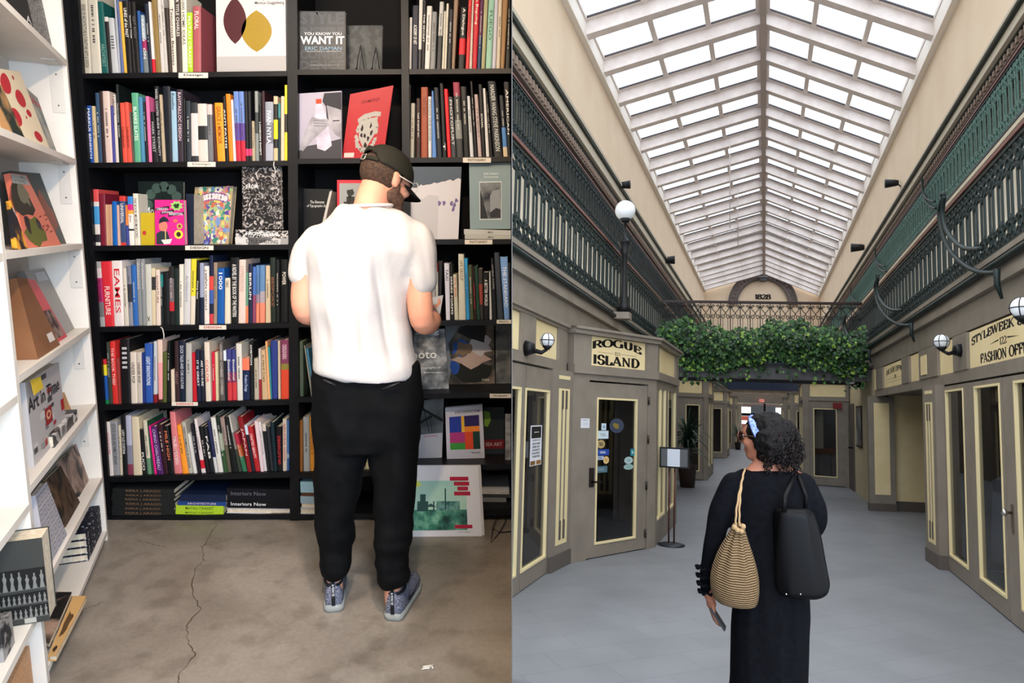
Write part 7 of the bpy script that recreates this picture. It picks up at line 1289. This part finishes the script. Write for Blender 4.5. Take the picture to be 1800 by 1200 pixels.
# ---------------------------------------------------------------- the man at the bookcase
YM = 2.52; X1, Y1, Z1 = Vector((1, 0, 0)), Vector((0, 1, 0)), Vector((0, 0, 1))
pm = lambda x, y, Y=YM: onY(x, y, Y)
man = thing('person', 'person in white T-shirt, black trousers and dark cap reading at the black bookcase', 'person', Vector((pm(645, 1080).x, YM, 0)))
def ringpx(xl, xr, y, hd, Y=YM): a, b = pm(xl, y, Y), pm(xr, y, Y); return ((a + b) / 2, (b - a).length / 2, hd)
hf = Vector((.66, .66, -.36)).normalized(); hu = (Z1 + hf * .36).normalized(); hc = pm(679, 318, YM + .07)
b = MB(); HR, HF, HU = head(b, hc, hf, hu, 1.0)
chain(b, [pm(650, 385, YM + .01), pm(654, 352, YM + .02), pm(664, 325, YM + .05)], [.072, .06, .058]); loft(b, [ringpx(600, 700, 372, .05, YM), ringpx(582, 708, 404, .06), ringpx(575, 700, 500, .06), ringpx(575, 700, 620, .065), ringpx(575, 712, 700, .08), ringpx(580, 700, 760, .08)], X1, Y1)
la = [pm(572, 430), pm(537, 490), pm(534, 545, YM - .01), pm(556, 552, YM + .1), pm(590, 535, YM + .24)]; chain(b, la, [.055, .046, .041, .04, .027])
ra = [pm(716, 432), pm(734, 500), pm(742, 563, YM - .02), pm(757, 563, YM + .08), pm(752, 545, YM + .24)]; chain(b, ra, [.06, .052, .045, .042, .028])
hand(b, la[-1], Vector((.75, .55, .15)), Vector((.1, .1, 1)), .45, 1.0, -1); hand(b, ra[-1], Vector((-.25, .8, .1)), Vector((0, .1, 1)), .45, 1.0, 1)
legs = {}
for nm, L in (('a', [(600, 745, YM + .03, .075), (598, 850, YM + .04, .06), (588, 940, YM + .05, .046), (588, 1012, YM + .05, .034), (588, 1045, YM + .05, .034)]), ('b', [(692, 745, YM + .02, .075), (692, 850, YM + .01, .06), (690, 940, YM - .0, .046), (690, 1030, YM - .02, .034), (692, 1062, YM - .02, .034)])):
    chain(b, [pm(x, y, Y) for x, y, Y, r in L], [r for *_, r in L])
melt(b, 'body', man, .0075, SKIN, 2)
# beard, hair, ear detail
b = MB(); A = (HR, HF, HU); bm_ = lambda x, y, z, rr: b.ball(hc + HR * x + HF * y + HU * z, rr, SKIN, 12, A)
for q in (-1, 1): bm_(q * .052, .02, -.058, (.017, .045, .03)); bm_(q * .03, .055, -.085, (.03, .03, .018)); bm_(q * .066, .008, -.03, (.008, .018, .03))
bm_(0, .066, -.09, (.03, .022, .018)); melt(b, 'beard', man, .006, nmat('beard_brown', [(.3, (66, 48, 40)), (.7, (104, 76, 60))], 90, rough=.8), 1)
b = MB(); b.ball(hc + HU * .022 - HF * .014, (.0805, .0985, .084), SKIN, 16, A); hr_ = b.obj('hair', man); b2 = hr_.data; hr_.data.materials.clear(); hr_.data.materials.append(nmat('short_hair', [(.3, (44, 32, 26)), (.7, (82, 60, 46))], 120, rough=.8))
bm = bmesh.new(); bm.from_mesh(b2); o_ = world_loc(hr_)                    # keep only the back and sides of the hair
bmesh.ops.delete(bm, geom=[v for v in bm.verts if (v.co + o_ - hc).dot(HF) > .035 or ((v.co + o_ - hc).dot(HU) < -.05 and (v.co + o_ - hc).dot(HF) > -.06)], context='VERTS'); bm.to_mesh(b2); bm.free()
# cap
CAP = mat((40, 39, 32), .8, 0, .15); cu = (HU + HF * .12).normalized(); cf = (HF - cu * HF.dot(cu)).normalized(); cr = cf.cross(cu); cc = hc + HU * .022 - HF * .01
m = MB(); n = 32; vs = []; fs = []; hs = [0, .12, .3, .5, .7, .85, .95, 1]
for h in hs:
    rr = math.sqrt(max(0, 1 - h * h)) ** .85
    for j in range(n):
        g = 2 * math.pi * j / n; x, y = math.cos(g), math.sin(g)           # y>0 front
        low = 0
        if h < .35 and y < -.8: low = .042 * max(0, (-y - .8) / .2) * (1 - h / .35) + (.012 if h == 0 else 0)
        vs.append(cc + cr * x * .0865 * max(rr, .02) + cf * y * .106 * max(rr, .02) + cu * (h * .097 + low))
fs = [(i * n + j, i * n + (j + 1) % n, (i + 1) * n + (j + 1) % n, (i + 1) * n + j) for i in range(len(hs) - 1) for j in range(n)] + [tuple((len(hs) - 1) * n + j for j in range(n))]
m.add(vs, fs, CAP, True); cap = m.obj('cap', man); so = cap.modifiers.new('s', 'SOLIDIFY'); so.thickness = .004; so.offset = 1
m = MB(); n = 14; vs = []
for t, zz in ((0, 0), (1, 0), (0, -.004), (1, -.004)):
    for j in range(n + 1): g = math.pi * (.12 + .76 * j / n); x, y = math.cos(g), math.sin(g); vs.append(cc + cr * x * .083 + cf * (y * .1 + t * .075 * math.sin(g) ** .5) + cu * (.004 - .028 * x * x - t * .016 + zz))
k = n + 1; fs = [(j, j + 1, k + j + 1, k + j) for j in range(n)] + [(2 * k + j + 1, 2 * k + j, 3 * k + j, 3 * k + j + 1) for j in range(n)] + [(k + j, k + j + 1, 3 * k + j + 1, 3 * k + j) for j in range(n)]
m.add(vs, fs, mat((24, 24, 22), .7), True); m.obj('brim', cap)
m = MB(); m.tube([cc - cf * .106 * math.cos(a) + cr * .088 * math.sin(a) + cu * .004 for a in [-.7 + i * .1 for i in range(15)]], .0075, CAP, 6, flat=.35); m.obj('strap', cap)
q = cc - cf * .11 + cu * .004; m = MB(); m.tube([q + cr * a + cu * b_ for a, b_ in ((-.012, -.01), (.012, -.01), (.012, .01), (-.012, .01), (-.012, -.01))], .0018, mat((220, 216, 200), .3, .8), 6); m.obj('buckle', cap)
m = MB(); e = hc + HU * .012; 
for q in (-1, 1):
    m.tube([e + HR * q * .086 - HF * .01, e + HR * q * .084 + HF * .05, e + HR * q * .07 + HF * .088], .002, mat((206, 200, 190), .3), 6); m.tube([e + HR * q * .038 + HF * .1 + (HR * math.cos(a) + HU * math.sin(a)) * .024 for a in [i * .6 for i in range(12)]], .0018, mat((206, 200, 190), .3), 6)
m.obj('glasses', man)
# T-shirt
def folds(p, nrm):
    q = Vector((p.x * 1.6, p.y * 1.6, p.z * .55)); v = noise.noise(q * 5) * .016 + noise.noise(Vector((p.x * 9 + p.z * 5, 2, p.z * 6 - p.x * 4))) * .012 + noise.noise(Vector((p.x * 16 + p.z * 3, p.y * 4, p.z * 2))) * .020 * (1 if nrm.y < .3 else .4)
    c = pm(672, 470); d = abs((p.x - c.x) - (c.z - p.z) * .16); v += -.024 * math.exp(-(d / .018) ** 2) * max(0, min(1, (pm(0, 400).z - p.z) * 6)) * (nrm.y < 0)
    c = pm(640, 470); d = abs((p.x - c.x) - (c.z - p.z) * -.06); v += -.018 * math.exp(-(d / .02) ** 2) * (nrm.y < 0)
    fd = max(.12, min(1, (p.z - pm(0, 645).z) * 7)); return v * fd
b = MB(); loft(b, [ringpx(607, 688, 360, .062, YM + .015), ringpx(592, 704, 369, .078, YM + .008), ringpx(568, 722, 383, .098), ringpx(547, 738, 402, .112), ringpx(540, 745, 440, .128), ringpx(547, 726, 490, .13), ringpx(550, 722, 560, .126), ringpx(551, 727, 610, .13), ringpx(551, 734, 640, .148), ringpx(553, 734, 651, .15), ringpx(590, 731, 660, .147)], X1, Y1)
chain(b, [pm(563, 418), pm(546, 442), pm(530, 480)], [.064, .06, .046]); chain(b, [pm(725, 420), pm(737, 450), pm(741, 497)], [.07, .07, .063])
SHIRT = nmat('white_cotton', [(.3, (194, 190, 188)), (.7, (204, 200, 198))], 300, rough=.85, spec=.2)
sh_ = melt(b, 'tshirt', man, .008, SHIRT, 2, folds)
m = MB(); m.tube([pm(647, 362, YM + .012) + X1 * math.cos(a) * .088 + Y1 * math.sin(a) * .066 + Z1 * (.004 * math.cos(a)) for a in [i * math.pi / 16 for i in range(33)]], .006, SHIRT, 6); m.obj('collar', sh_)
# trousers
def tfold(p, nrm): return noise.noise(Vector((p.x * 14, p.y * 6, p.z * 7))) * .015 + noise.noise(Vector((p.x * 5, p.y * 5, p.z * 24))) * .013 * max(0, 1 - abs(p.z - .22) / .3) + noise.noise(Vector((p.x * 9 + p.z * 6, 1, p.z * 9))) * .009
b = MB(); loft(b, [ringpx(555, 736, 634, .118), ringpx(550, 740, 660, .125), ringpx(549, 743, 710, .135, YM), ringpx(552, 742, 755, .13, YM + .005), ringpx(556, 738, 785, .115, YM + .01)], X1, Y1)
loft(b, [ringpx(554, 652, 740, .115, YM + .02), ringpx(553, 643, 800, .108, YM + .025), ringpx(554, 636, 860, .1, YM + .035), ringpx(557, 624, 920, .088, YM + .045), ringpx(560, 617, 970, .078, YM + .05), ringpx(564, 613, 1000, .072, YM + .05), ringpx(572, 608, 1012, .045, YM + .05)], X1, Y1)
loft(b, [ringpx(640, 741, 740, .115, YM + .01), ringpx(651, 736, 800, .108, YM + .01), ringpx(656, 730, 860, .1, YM + .005), ringpx(657, 723, 930, .086, YM - .005), ringpx(658, 718, 985, .078, YM - .012), ringpx(659, 717, 1016, .072, YM - .02), ringpx(668, 708, 1028, .045, YM - .02)], X1, Y1)
TR = nmat('black_trousers', [(.3, (8, 9, 11)), (.7, (14, 15, 17))], 30, rough=.8, spec=.12); tr_ = melt(b, 'trousers', man, .0085, TR, 2, tfold)
m = MB()
for x0, y0, x1, y1 in ((672, 684, 702, 673), (568, 667, 590, 677)): m.tube([pm(x0, y0, YM - .137), pm(x1, y1, YM - .137)], .004, mat((44, 45, 48), .4, .3), 6)
m.obj('pocket_zips', tr_)
# shoes
def shoe(ank, d, lb):
    d = Vector(d).normalized(); s = Vector((d.y, -d.x, 0)); h = Vector((ank.x, ank.y, 0)) - d * .055; L = lambda x, y, z: h + d * x + s * y + Z1 * z
    prof = [(-.012, .022), (0, .036), (.05, .04), (.12, .043), (.2, .05), (.25, .044), (.285, .028), (.298, .012)]
    m = MB(); vs = []; k = len(prof)
    SOLE = mat((150, 156, 154), .25); 
    for (z, e) in ((.001, .98), (.012, 1.06), (.03, 1.0)): vs += [L(x * (1 if e < 1 else 1.01), w * e, z + (.012 * (x / .3) ** 2 if z < .01 else 0)) for x, w in prof] + [L(x, -w * e, z + (.012 * (x / .3) ** 2 if z < .01 else 0)) for x, w in prof[::-1]]
    n = 2 * k; m.add(vs, [(i * n + j, i * n + (j + 1) % n, (i + 1) * n + (j + 1) % n, (i + 1) * n + j) for i in range(2) for j in range(n)] + [tuple(range(n))[::-1], tuple(2 * n + j for j in range(n))], SOLE, True); t = m.obj('shoe_sole', man)
    m = MB(); R_ = [(-.006, .03, .085), (.03, .037, .092), (.07, .039, .088), (.11, .04, .08), (.16, .043, .062), (.21, .045, .05), (.255, .038, .04), (.285, .022, .03)]; n = 16; vs = []
    for x, w, hh in R_:
        for j in range(n): g = 2 * math.pi * j / n; cz = math.sin(g); vs.append(L(x, w * math.copysign(abs(math.cos(g)) ** .8, math.cos(g)), .028 + (hh if cz > 0 else .008) * cz))
    k = len(R_); UP = nmat('marled_knit', [(.4, (52, 56, 72)), (.6, (140, 146, 166))], 160, rough=.8, stretch=(1, 1, 3))
    m.add(vs, [(i * n + j, i * n + (j + 1) % n, (i + 1) * n + (j + 1) % n, (i + 1) * n + j) for i in range(k - 1) for j in range(n)] + [tuple(range(n))[::-1], tuple((k - 1) * n + j for j in range(n))], UP, True); u = m.obj('shoe_upper', man)
    m = MB(); m.tube([L(.045 + .045 * math.cos(a), .033 * math.sin(a), .112 + .006 * math.cos(a)) for a in [i * math.pi / 8 for i in range(17)]], .006, mat((24, 26, 32), .7), 6); m.obj('shoe_collar', u)
    m = MB(); m.fb(lambda a, z, c: L(a, c, z), -.042 + .028, -.012 + .002, .03, .13, -.007, .007, mat((22, 24, 28), .6)); put_text(m, lambda a, b_: L(-.0145, .0045 - .009 * a, .07 + .05 * b_), 'NIKE', 0, 1, 0, 1, mat((200, 204, 210)), -1, .02); m.obj('heel_tab', u)
    for sd in (-1, 1):
        m = MB(); P = [(.05, .06), (.08, .045), (.13, .048), (.21, .075), (.13, .06), (.09, .06), (.07, .075)]; m.add([L(x, sd * (.0445 + .002 * (x > .1)), z - .004) for x, z in P], [tuple(range(len(P)))], mat((24, 26, 34), .6)); m.obj('side_mark', u)
    for i in range(4): m = MB(); x = .1 + i * .022; m.tube([L(x, -.024, .1 - i * .009), L(x + .004, 0, .106 - i * .009), L(x, .024, .1 - i * .009)], .003, mat((28, 30, 36)), 5); m.obj('lace', u)
fa, fb_ = pm(588, 1045, YM + .05), pm(690, 1062, YM - .02)
h1, h2 = flo(586, 1077), flo(686, 1091)
shoe(Vector((h1.x - .012, h1.y + .068, 0)), (-.2, 1, 0), ''); shoe(Vector((h2.x + .02, h2.y + .062, 0)), (.16, 1, 0), '')
# the open book in his hands
c = pm(728, 548, YM + .3); bk = thing('open_book', 'open white-paged book held by the person in the white T-shirt', 'book', c); d = Vector((.0, .93, .36)).normalized()
for sg in (-1, 1):
    m = MB(); a = Vector((sg * .95, -.05, .22)).normalized(); m.fb(lambda p, q, r: c + a * p + d * q + a.cross(d) * sg * -1 * r, 0, .115, -.08, .08, -.006, 0, mat((228, 228, 232), .7)); o = m.obj('pages', bk); fix_normals(o)
    m = MB(); m.fb(lambda p, q, r: c + a * p + d * q + a.cross(d) * sg * -1 * r, 0, .12, -.083, .083, -.009, -.0062, mat((190, 194, 200), .5)); o = m.obj('cover', bk); fix_normals(o)
# ---------------------------------------------------------------- the woman in the arcade
WW = 3.1
def pw(x, y, dw=0.0): u, w, z = apx(x, y, w=WW + dw); return AP(u, w, z)
wo = thing('person', 'person in long black dress with blue headband walking away down the arcade', 'person', AP(apx(1350, 1000, w=WW)[0], WW, 0))
def rw(xl, xr, y, hd, dw=0.0): a, b = pw(xl, y, dw), pw(xr, y, dw); return ((a + b) / 2, (b - a).length / 2, hd)
fz = AP(apx(1350, 1000, w=WW)[0], WW, 0)
wf = (-AX * .93 + AY * .3 - AZ * .03).normalized(); whc = pw(1341, 771, .02)
b = MB(); WR_, WF, WU = head(b, whc, wf, AZ, .93)
chain(b, [pw(1352, 850), pw(1350, 822), pw(1346, 796, .02)], [.06, .05, .048]); chain(b, [pw(1316, 846), pw(1330, 828), pw(1350, 820), pw(1376, 828), pw(1402, 842)], [.035, .042, .05, .042, .035])
loft(b, [rw(1300, 1400, 842, .06), rw(1295, 1405, 900, .08), rw(1300, 1400, 960, .07), rw(1295, 1410, 1040, .09), rw(1300, 1405, 1080, .08)], AX, AY)
wa = [pw(1290, 850), pw(1268, 915), pw(1250, 985, .02), pw(1243, 1035, .06), pw(1249, 1052, .08)]; chain(b, wa, [.042, .036, .031, .024, .02])
wb_ = [pw(1408, 852), pw(1424, 905), pw(1430, 940, .06), pw(1412, 958, .2)]; chain(b, wb_, [.042, .036, .03, .022])
hand(b, wa[-1], (-AZ * 1.0 + AX * .16), (AX * .9 + AY * .3), .32, .82, -1); hand(b, wb_[-1], (-AX * .6 + AY * .6 + AZ * .1), -AZ, .6, .85, 1)
for x, dd in ((1330, .0), (1372, .08)):
    k = pw(x, 1100, dd); ft = Vector(AP(apx(x, 1100, w=WW + dd)[0], WW + dd, .07)); chain(b, [pw(x, 1060, dd), k * .5 + ft * .5, ft], [.07, .05, .035]); b.ball(ft - AZ * .04 + AY * .07, (.035, .1, .028), SKIN, 10, (AX, AY, AZ))
melt(b, 'body', wo, .0075, SKIN2, 2)
m = MB(); m.ball(whc + WF * .071 + WU * .012 + WR_ * .03, .011, mat((236, 232, 228), .3), 8); m.ball(whc + WF * .071 + WU * .012 - WR_ * .03, .011, mat((236, 232, 228), .3), 8); m.obj('eyes', wo)
m = MB(); m.ball(whc + WF * .078 - WU * .05, (.02, .009, .008), mat((150, 74, 70), .4), 8, (WR_, WF, WU)); m.obj('lips', wo)
m = MB()
for x, dd in ((1330, 0), (1372, .08)): f_ = AP(apx(x, 1100, w=WW + dd)[0], WW + dd, 0); m.fb(lambda a, z, c: f_ + AX * a + AY * c + AZ * z, -.045, .045, .001, .02, -.07, .18, mat((40, 32, 28), .5))
m.obj('sandals', wo)
# sunglasses
gm = nmat('tortoiseshell', [(.4, (40, 24, 20)), (.6, (96, 56, 36))], 40, rough=.2); m = MB(); e = whc + WU * .012
for q in (-1, 1):
    m.tube([e + WR_ * q * .076 - WF * .01, e + WR_ * q * .074 + WF * .05, e + WR_ * q * .064 + WF * .086], .0032, gm, 6); cq = e + WR_ * q * .034 + WF * .093; m.tube([cq + (WR_ * math.cos(a) + WU * math.sin(a) * .85) * .027 for a in [i * .571 for i in range(12)]], .0032, gm, 6)
    m.ball(cq, (.026, .003, .022), mat((26, 22, 24), .1), 10, (WR_, WF, WU))
m.obj('sunglasses', wo)
# curly hair
hb = MB(); rr = random.Random(3)
for x, y, r, dw in ((1355, 757, .08, .02), (1362, 766, .092, 0), (1366, 782, .082, -.02), (1358, 790, .072, -.03), (1377, 796, .058, -.01), (1352, 776, .064, -.05), (1350, 746, .056, .02), (1370, 768, .08, .04), (1366, 800, .05, .05)): hb.ball(pw(x, y, dw), r, SKIN, 12)
hb.ball(whc - WF * .016 + WU * .036, (.08, .09, .086), SKIN, 14, (WR_, WF, WU))
hair = melt(hb, 'hair', wo, .01, nmat('curly_black_hair', [(.4, (9, 8, 9)), (.75, (24, 18, 18))], 60, rough=.6, spec=.15, bump=.6), 1, lambda p, n_: noise.noise(p * 34) * .014 + noise.noise(p * 80) * .007 + .002)
HM = [mat((12, 10, 12), .5, 0, .2), mat((20, 15, 16), .5, 0, .2), mat((36, 25, 23), .5, 0, .2)]; m = MB(); cen = pw(1363, 775)
for k in range(430):
    a = rr.uniform(0, 6.28); t = rr.uniform(-.95, .8); d_ = (AX * math.cos(a) * math.sqrt(1 - t * t) + AY * math.sin(a) * math.sqrt(1 - t * t) + AZ * t)
    if d_.dot(WF) > .35 and t < .5: continue
    p = cen + AX * d_.dot(AX) * .105 + AY * d_.dot(AY) * .105 + AZ * (d_.dot(AZ) * .125 - .012); P = []; ph = rr.uniform(0, 6); l = rr.uniform(.03, .06); sw = (d_ * .25 - AZ + AX * rr.uniform(-.3, .4)).normalized(); s1 = sw.cross(AY).normalized(); s2 = sw.cross(s1)
    for i in range(9): P.append(p + sw * l * i / 8 + (s1 * math.cos(ph + i * 1.1) + s2 * math.sin(ph + i * 1.1)) * .007)
    m.tube(P, [.0022] * 8 + [.0008], rr.choice(HM), 4)
m.obj('curls', hair)
m = MB(); HBC = nmat('blue_headband', [(.35, (70, 96, 190)), (.65, (150, 170, 226))], 60, rough=.7, stretch=(1, 1, 1))
bc = whc + WU * .01 - WF * .01; bu = (WU * .9 - WF * -.45).normalized(); bu = (WU + WF * .5).normalized(); 
m.tube([bc + WR_ * math.sin(a) * .088 + bu * math.cos(a) * .108 for a in [-2.0 + i * .16 for i in range(26)]], [(.016, .0035)] * 26, HBC, 8, ref=WF.cross(WR_)); m.obj('headband', wo)
# dress with puffed sleeves
def dfold(p, nrm): q = p - fz; x = q.dot(AX); z = q.dot(AZ); return noise.noise(Vector((x * 22, q.dot(AY) * 10, z * 1.6))) * .012 * min(1, max(.2, (1.35 - z) * 2)) + noise.noise(Vector((x * 9, 3, z * 9))) * .004
b = MB(); bot = AP(apx(1350, 1000, w=WW)[0], WW, .04); hw = rw(1281, 1421, 1200, .1)[1]
loft(b, [rw(1305, 1400, 826, .055), rw(1292, 1412, 833, .075), rw(1284, 1419, 848, .09), rw(1284, 1419, 900, .1), rw(1290, 1414, 960, .1), rw(1288, 1418, 1030, .12), rw(1285, 1421, 1080, .13), rw(1283, 1420, 1200, .14), (bot, hw * 1.06, .16)], AX, AY)
chain(b, [pw(1289, 848), pw(1268, 895), pw(1254, 955, .01), pw(1243, 1005, .03), pw(1241, 1036, .05)], [.05, .053, .047, .037, .025]); chain(b, [pw(1412, 850), pw(1428, 890), pw(1433, 920, .04), pw(1420, 945, .14)], [.05, .058, .05, .034])
DR = nmat('black_dress_cloth', [(.3, (7, 8, 12)), (.7, (13, 14, 20))], 40, rough=.85, spec=.08); dr_ = melt(b, 'dress', wo, .009, DR, 2, dfold)
m = MB()
for zz, r_ in ((998, .047), (1012, .045), (1026, .042), (1040, .037)):
    c = pw(1244, zz, .035); P = [c + AX * math.cos(a) * r_ * (1 + .14 * math.sin(a * 9)) + AY * math.sin(a) * r_ * (1 + .14 * math.sin(a * 9)) + AZ * .005 * math.sin(a * 7) for a in [i * .13 for i in range(50)]]; m.tube(P, .006, DR, 5)
m.obj('cuff_ruffles', dr_)
hp = wa[-1] - AZ * .075 + AX * .03; m = MB(); pa = (-AZ * .8 + AX * .55).normalized(); pb = AY; pc = pa.cross(pb); m.fb(lambda a, z, c: hp + pc * a * -1 + pa * z + pb * c, -.004, .004, -.05, .06, -.034, .034, mat((34, 38, 50), .2)); ph_ = m.obj('phone'); fix_normals(ph_); tag(ph_, 'dark phone held in the lowered hand of the person in black', 'phone')
# woven drawstring bag
bag = thing('drawstring_bag', 'woven tan jute drawstring bag hanging on the back of the person in black', 'bag', pw(1291, 1067, -.13))
JT = nmat('jute_weave', [(.3, (98, 74, 50)), (.6, (178, 148, 108))], 34, kind='wave_z', rough=.85, dist=1.2, bump=1.0)
RB = [(1066, 1272, 1325, .05), (1058, 1256, 1331, .075), (1040, 1249, 1334, .085), (1015, 1248, 1334, .085), (990, 1254, 1329, .075), (965, 1264, 1321, .06), (945, 1276, 1314, .042), (932, 1284, 1310, .028), (925, 1286, 1309, .028), (918, 1289, 1308, .03)]
def bagmesh(k=44, yoff=-.13):
    m = MB(); vs = []
    for y, xl, xr, hd in RB:
        a, b_ = pw(xl, y, yoff), pw(xr, y, yoff); c = (a + b_) / 2; hw_ = (b_ - a).length / 2; pl_ = min(1.2, max(0, (1040 - y) / 90)) * .22
        for j in range(k): g = 2 * math.pi * j / k; q = 1 - pl_ * (.5 + .5 * math.cos(g * 9)); vs.append(c + AX * math.cos(g) * hw_ * (q if abs(math.cos(g)) < .9 else 1) + AY * math.sin(g) * hd * q)
    n = len(RB); m.add(vs, [(i * k + j, i * k + (j + 1) % k, (i + 1) * k + (j + 1) % k, (i + 1) * k + j) for i in range(n - 1) for j in range(k)] + [tuple(range(k))[::-1], tuple((n - 1) * k + j for j in range(k))], JT, True); return m
bo = bagmesh().obj('bag_body', bag); fix_normals(bo); bo.modifiers.new('sub', 'SUBSURF').render_levels = 2
JR = mat((160, 132, 96), .9)
for dx in (-4, 3):
    m = MB(); P = []; pts = [pw(1297 + dx, 925, -.17), pw(1297 + dx * .8, 900, -.165), pw(1300 + dx * .4, 870, -.14), pw(1304, 845, -.115), pw(1308, 828, -.07), pw(1311, 822, .02)]
    for i in range(len(pts) - 1):
        for k in range(7): s = k / 7; q = pts[i].lerp(pts[i + 1], s); a = (i * 7 + k) * 1.1; P.append(q + AX * .0012 * math.cos(a) + AY * .0012 * math.sin(a))
    m.tube(P, .0045, JR, 6); m.obj('cord', bag)
m = MB()
for x, y in ((1296, 931), (1303, 933), (1291, 926), (1306, 925)): m.ball(pw(x, y, -.165), .012, JR, 8)
m.obj('knot', bag)
# black leather tote
LT = mat((7, 7, 9), .42, 0, .12); tt = thing('tote_bag', 'large black leather tote on the shoulder of the person in the black dress', 'bag', pw(1412, 1049, -.16))
m = MB(); k = 36; vs = []; RT = [(1049, 1378, 1428, .05), (1042, 1370, 1446, .07), (1035, 1366, 1456, .075), (1020, 1364, 1459, .075), (985, 1362, 1450, .07), (940, 1362, 1441, .062), (905, 1363, 1432, .055), (890, 1364, 1424, .05)]
for y, xl, xr, hd in RT:
    a, b_ = pw(xl, y, -.15), pw(xr, y, -.15); c = (a + b_) / 2; hw_ = (b_ - a).length / 2
    for j in range(k): g = 2 * math.pi * j / k; cg, sg = math.cos(g), math.sin(g); vs.append(c + AX * math.copysign(abs(cg) ** .55, cg) * hw_ + AY * math.copysign(abs(sg) ** .7, sg) * hd + AX * .006 * math.sin(g * 5 + y * .03))
n = len(RT); m.add(vs, [(i * k + j, i * k + (j + 1) % k, (i + 1) * k + (j + 1) % k, (i + 1) * k + j) for i in range(n - 1) for j in range(k)] + [tuple(range(k))[::-1], tuple((n - 1) * k + j for j in range(k))], LT, True); o = m.obj('tote_body', tt); fix_normals(o); o.modifiers.new('sub', 'SUBSURF').render_levels = 2
for dw, xa in ((-.19, 1378), (-.1, 1415)):
    m = MB(); P = [pw(xa, 900, dw), pw(xa + 2, 872, dw), pw(1392 + (xa - 1378) * .4, 845, -.1), pw(1398, 828, -.04), pw(1400, 824, .03), pw(1404, 850, .1)]; m.tube(P, [(.003, .009)] * 6, LT, 8, ref=AY); m.obj('strap', tt)
for x in (1382, 1407): m = MB(); m.ball(pw(x, 1044, -.215), .004, mat((190, 186, 176), .2, 1), 8); m.obj('rivet', tt)
